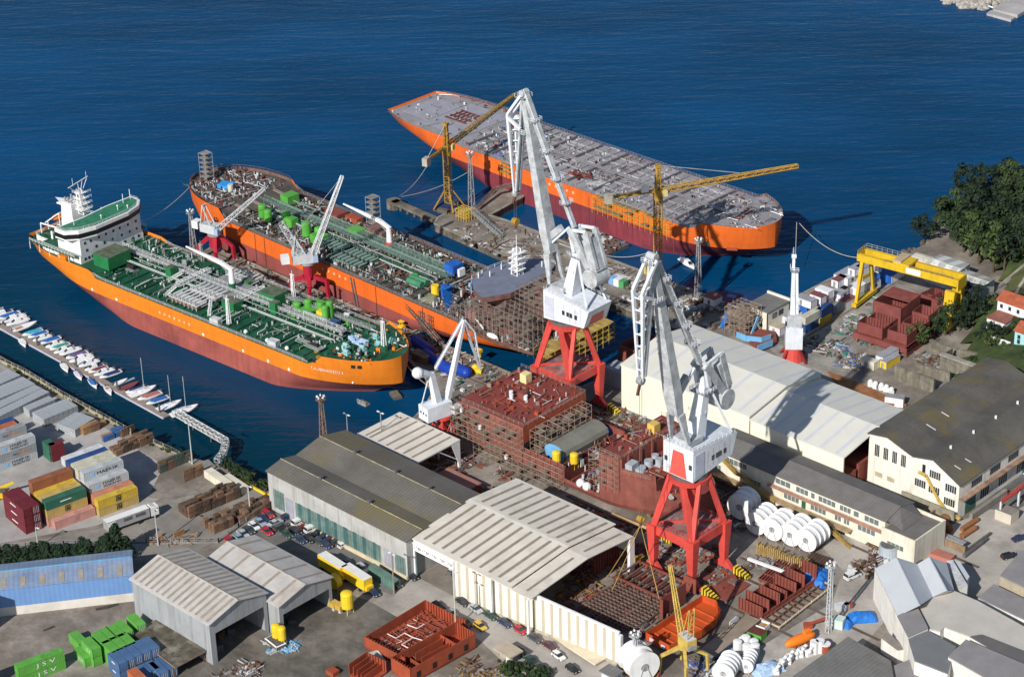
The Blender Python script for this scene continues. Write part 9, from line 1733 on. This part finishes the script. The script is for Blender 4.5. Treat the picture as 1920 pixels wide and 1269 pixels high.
scatter('rusty frames and offcuts around the legs of the near portal crane',[(60,-60),(92,-66),(92,-36),(70,-34),(62,-52)],330,(PRIMER,RUST,GREYM,PLANK,PRIMB,GRB),1.4,1.2)
scatter('assembled steel pieces in and before the open hall',[(46,-92),(64,-94),(92,-88),(92,-62),(58,-58),(30,-62),(30,-90)],1000,(PRIMER,RUST,GRB,PLANK,GREYD,GRB,PRIMD,YELC),1.3,1.3,.45)
scatter('mixed material between the maroon hull and the cream halls',[(-8,-10),(6,6),(56,6),(60,-3),(76,-12),(70,-22),(56,-11),(-4,-11)],560)
scatter('scrap and pallets behind the white reels',[(72,-30),(84,-14),(60,-3),(64,-18)],150)
scatter('stacked bits and debris on the inner pier',[(-170,-11),(-170,0),(-24,0),(-22,-12),(-40,-20),(-62,-11)],800,(RUST,GREYM,PLANK,GREYD,CONCD,WHITED,GRB,GREEN,GALV),1.1,1.2)
scatter('debris and gear on the outer pier',[(-120,59),(-118,78),(-92,80),(0,80),(0,60)],620,(RUST,GREYM,PLANK,GREYD,CONCD,WHITED,GRB,CONC),1.2,.9)
scatter('concrete lumps and gear at the shore end of the outer pier',[(-24,62),(2,62),(4,80),(-20,80)],230,(CONC,GREYM,CONCD,RUST,WHITED),1.5,1.4,.15)
scatter('material lying along the gantry rails',[(23.62,73.75,0),(22.04,129.36,0),(31.99,108.32,0),(41.82,76.97,0),(38.96,72.33,0)],260,(GREYM,RUST,WHITED,PLANK,M('teal_steel',(0.05,0.25,0.20),.6,.2),GREYD),1.2,.9)
scatter('material around the gantry blocks and the wall foot',[(32.7,80.96,0),(42.14,83.29,0),(48.36,70.72,0),(40.37,69.42,0)],130,(GREYM,RUST,BLUE,PLANK,WHITED),1.1,.9)
scatter('rusty strip of parts behind the lower cream hall',[(58,43),(88,43),(88,55),(62,58)],240,(M('bright_rust',(0,0,0)),RUST,GREYM,WHITED,PRIMER),1.2,.8)
scatter('grey, blue and white odds and ends piled in the factory yard',[(107.47,33.25,0),(114.84,33.97,0),(110.72,49.67,0),(104.87,50.51,0),(105.62,41.31,0)],420,(GREYM,GALV,WHITED,BLUE,RUST,LBLUE,WHITE),1.3,1.6,.2)
scatter('coloured goods under and beside the pale canopy of the factory yard',[(111.84,50.65,0),(118.44,50.54,0),(116.73,60.84,0),(107.02,68.57,0),(104.97,62.7,0)],220,(WHITE,BLUE,CRED,YEL,PLANK,GREYM),1.3,1.3,.1)
scatter('pipes, drums and timber behind the cream-yellow yard crane',[(105.93,-79.58,0),(109.06,-67.55,0),(114.47,-72.03,0),(112.86,-81.31,0),(112.14,-84.44,0)],240,(RUST,GREYM,WHITED,PLANK,BLUE,GREYD),1.0,1.0)
scatter('maroon frames and bits at the bottom edge around the yard crane legs',[(94.38,-92.41,0),(95.45,-83.58,0),(101.01,-83.93,0),(104.97,-90.8,0),(102,-94.7,0)],260,(PRIMER,PRIMD,RUST,YELC,GREYM),1.1,1.3)
scatter('bits of scrap in front of the finned maroon section',[(89.42,-27.96,0),(98.34,-26.1,0),(100.39,-31.94,0),(94.64,-34.66,0),(86.28,-36.1,0)],200,(GREYM,M('lilac_bits',(0.36,0.36,0.48),.6,.2),RUST,PRIMER,PLANK),1.1,.9)
scatter('loose scrap on the dark dirt yard',[(15.95,-155.81,0),(21.61,-150.8,0),(30.66,-150.41,0),(29.84,-156.75,0),(23.65,-162.23,0)],170,(RUST,PLANK,GREYM,WHITED,GRB),1.2,1.0)
scatter('scrap beside the twin yellow silos',[(20.4,-143.15,0),(26.11,-138.1,0),(30.12,-139.43,0),(24.68,-145.2,0)],60,(GALV,LBLUE,WHITED,GREYM),.9,.7)
scatter('rusty pieces and yellow rails along the bottom edge right of the box sections',[(64.79,-112.63,0),(69.65,-109.29,0),(77.21,-114.8,0),(66.79,-124.03,0)],170,(RUST,PLANK,YELC,GREYM),1.0,.8)
scatter('old material around the retaining walls',[(56.21,88.03,0),(64.72,88.44,0),(70.35,94.44,0),(63.22,96.41,0),(54.92,92.76,0)],120,(RUST,CONCD,GREYM,PLANK),1.1,.8)
scatter('heap of drums and bags in front of the brick enclosure',[(104.03,0.17,0),(108.6,0.93,0),(114.55,-11.31,0),(111.01,-12.86,0)],120,(WHITED,RUST,GREYM,WOOD),1.2,1.4)
scatter('small litter of timber and pallets near the lorry',[(-40.59,-131.58,0),(-30.9,-120.82,0),(-25.19,-121.46,0),(-37.89,-133.72,0)],70,(WOOD,WOODL,GREYM,RUST),1.0,.8)
STN=M('oil_stain',(0.055,0.05,0.047),.8,.3)
def stain(lab,pts,z,m_=STN):s=MB();s.raw([(p[0],p[1],z)for p in pts],[tuple(range(len(pts)))],m_);o=s.thing('oil_stain',lab,'stain');o['kind']='stuff'
stain('long dark oil stain on the lane below the blue warehouse',[(-23.8,-162.08,0),(-22.54,-159.34,0),(-21.27,-156.59,0),(-20.35,-156.87,0),(-21.21,-160.07,0),(-22.71,-162.48,0)],.03);stain('smaller dark stain on the lane further left',[(-25.88,-177.04,0),(-25.47,-174.03,0),(-24.59,-173.78,0),(-24.84,-175.59,0),(-25.28,-177.2,0)],.03)
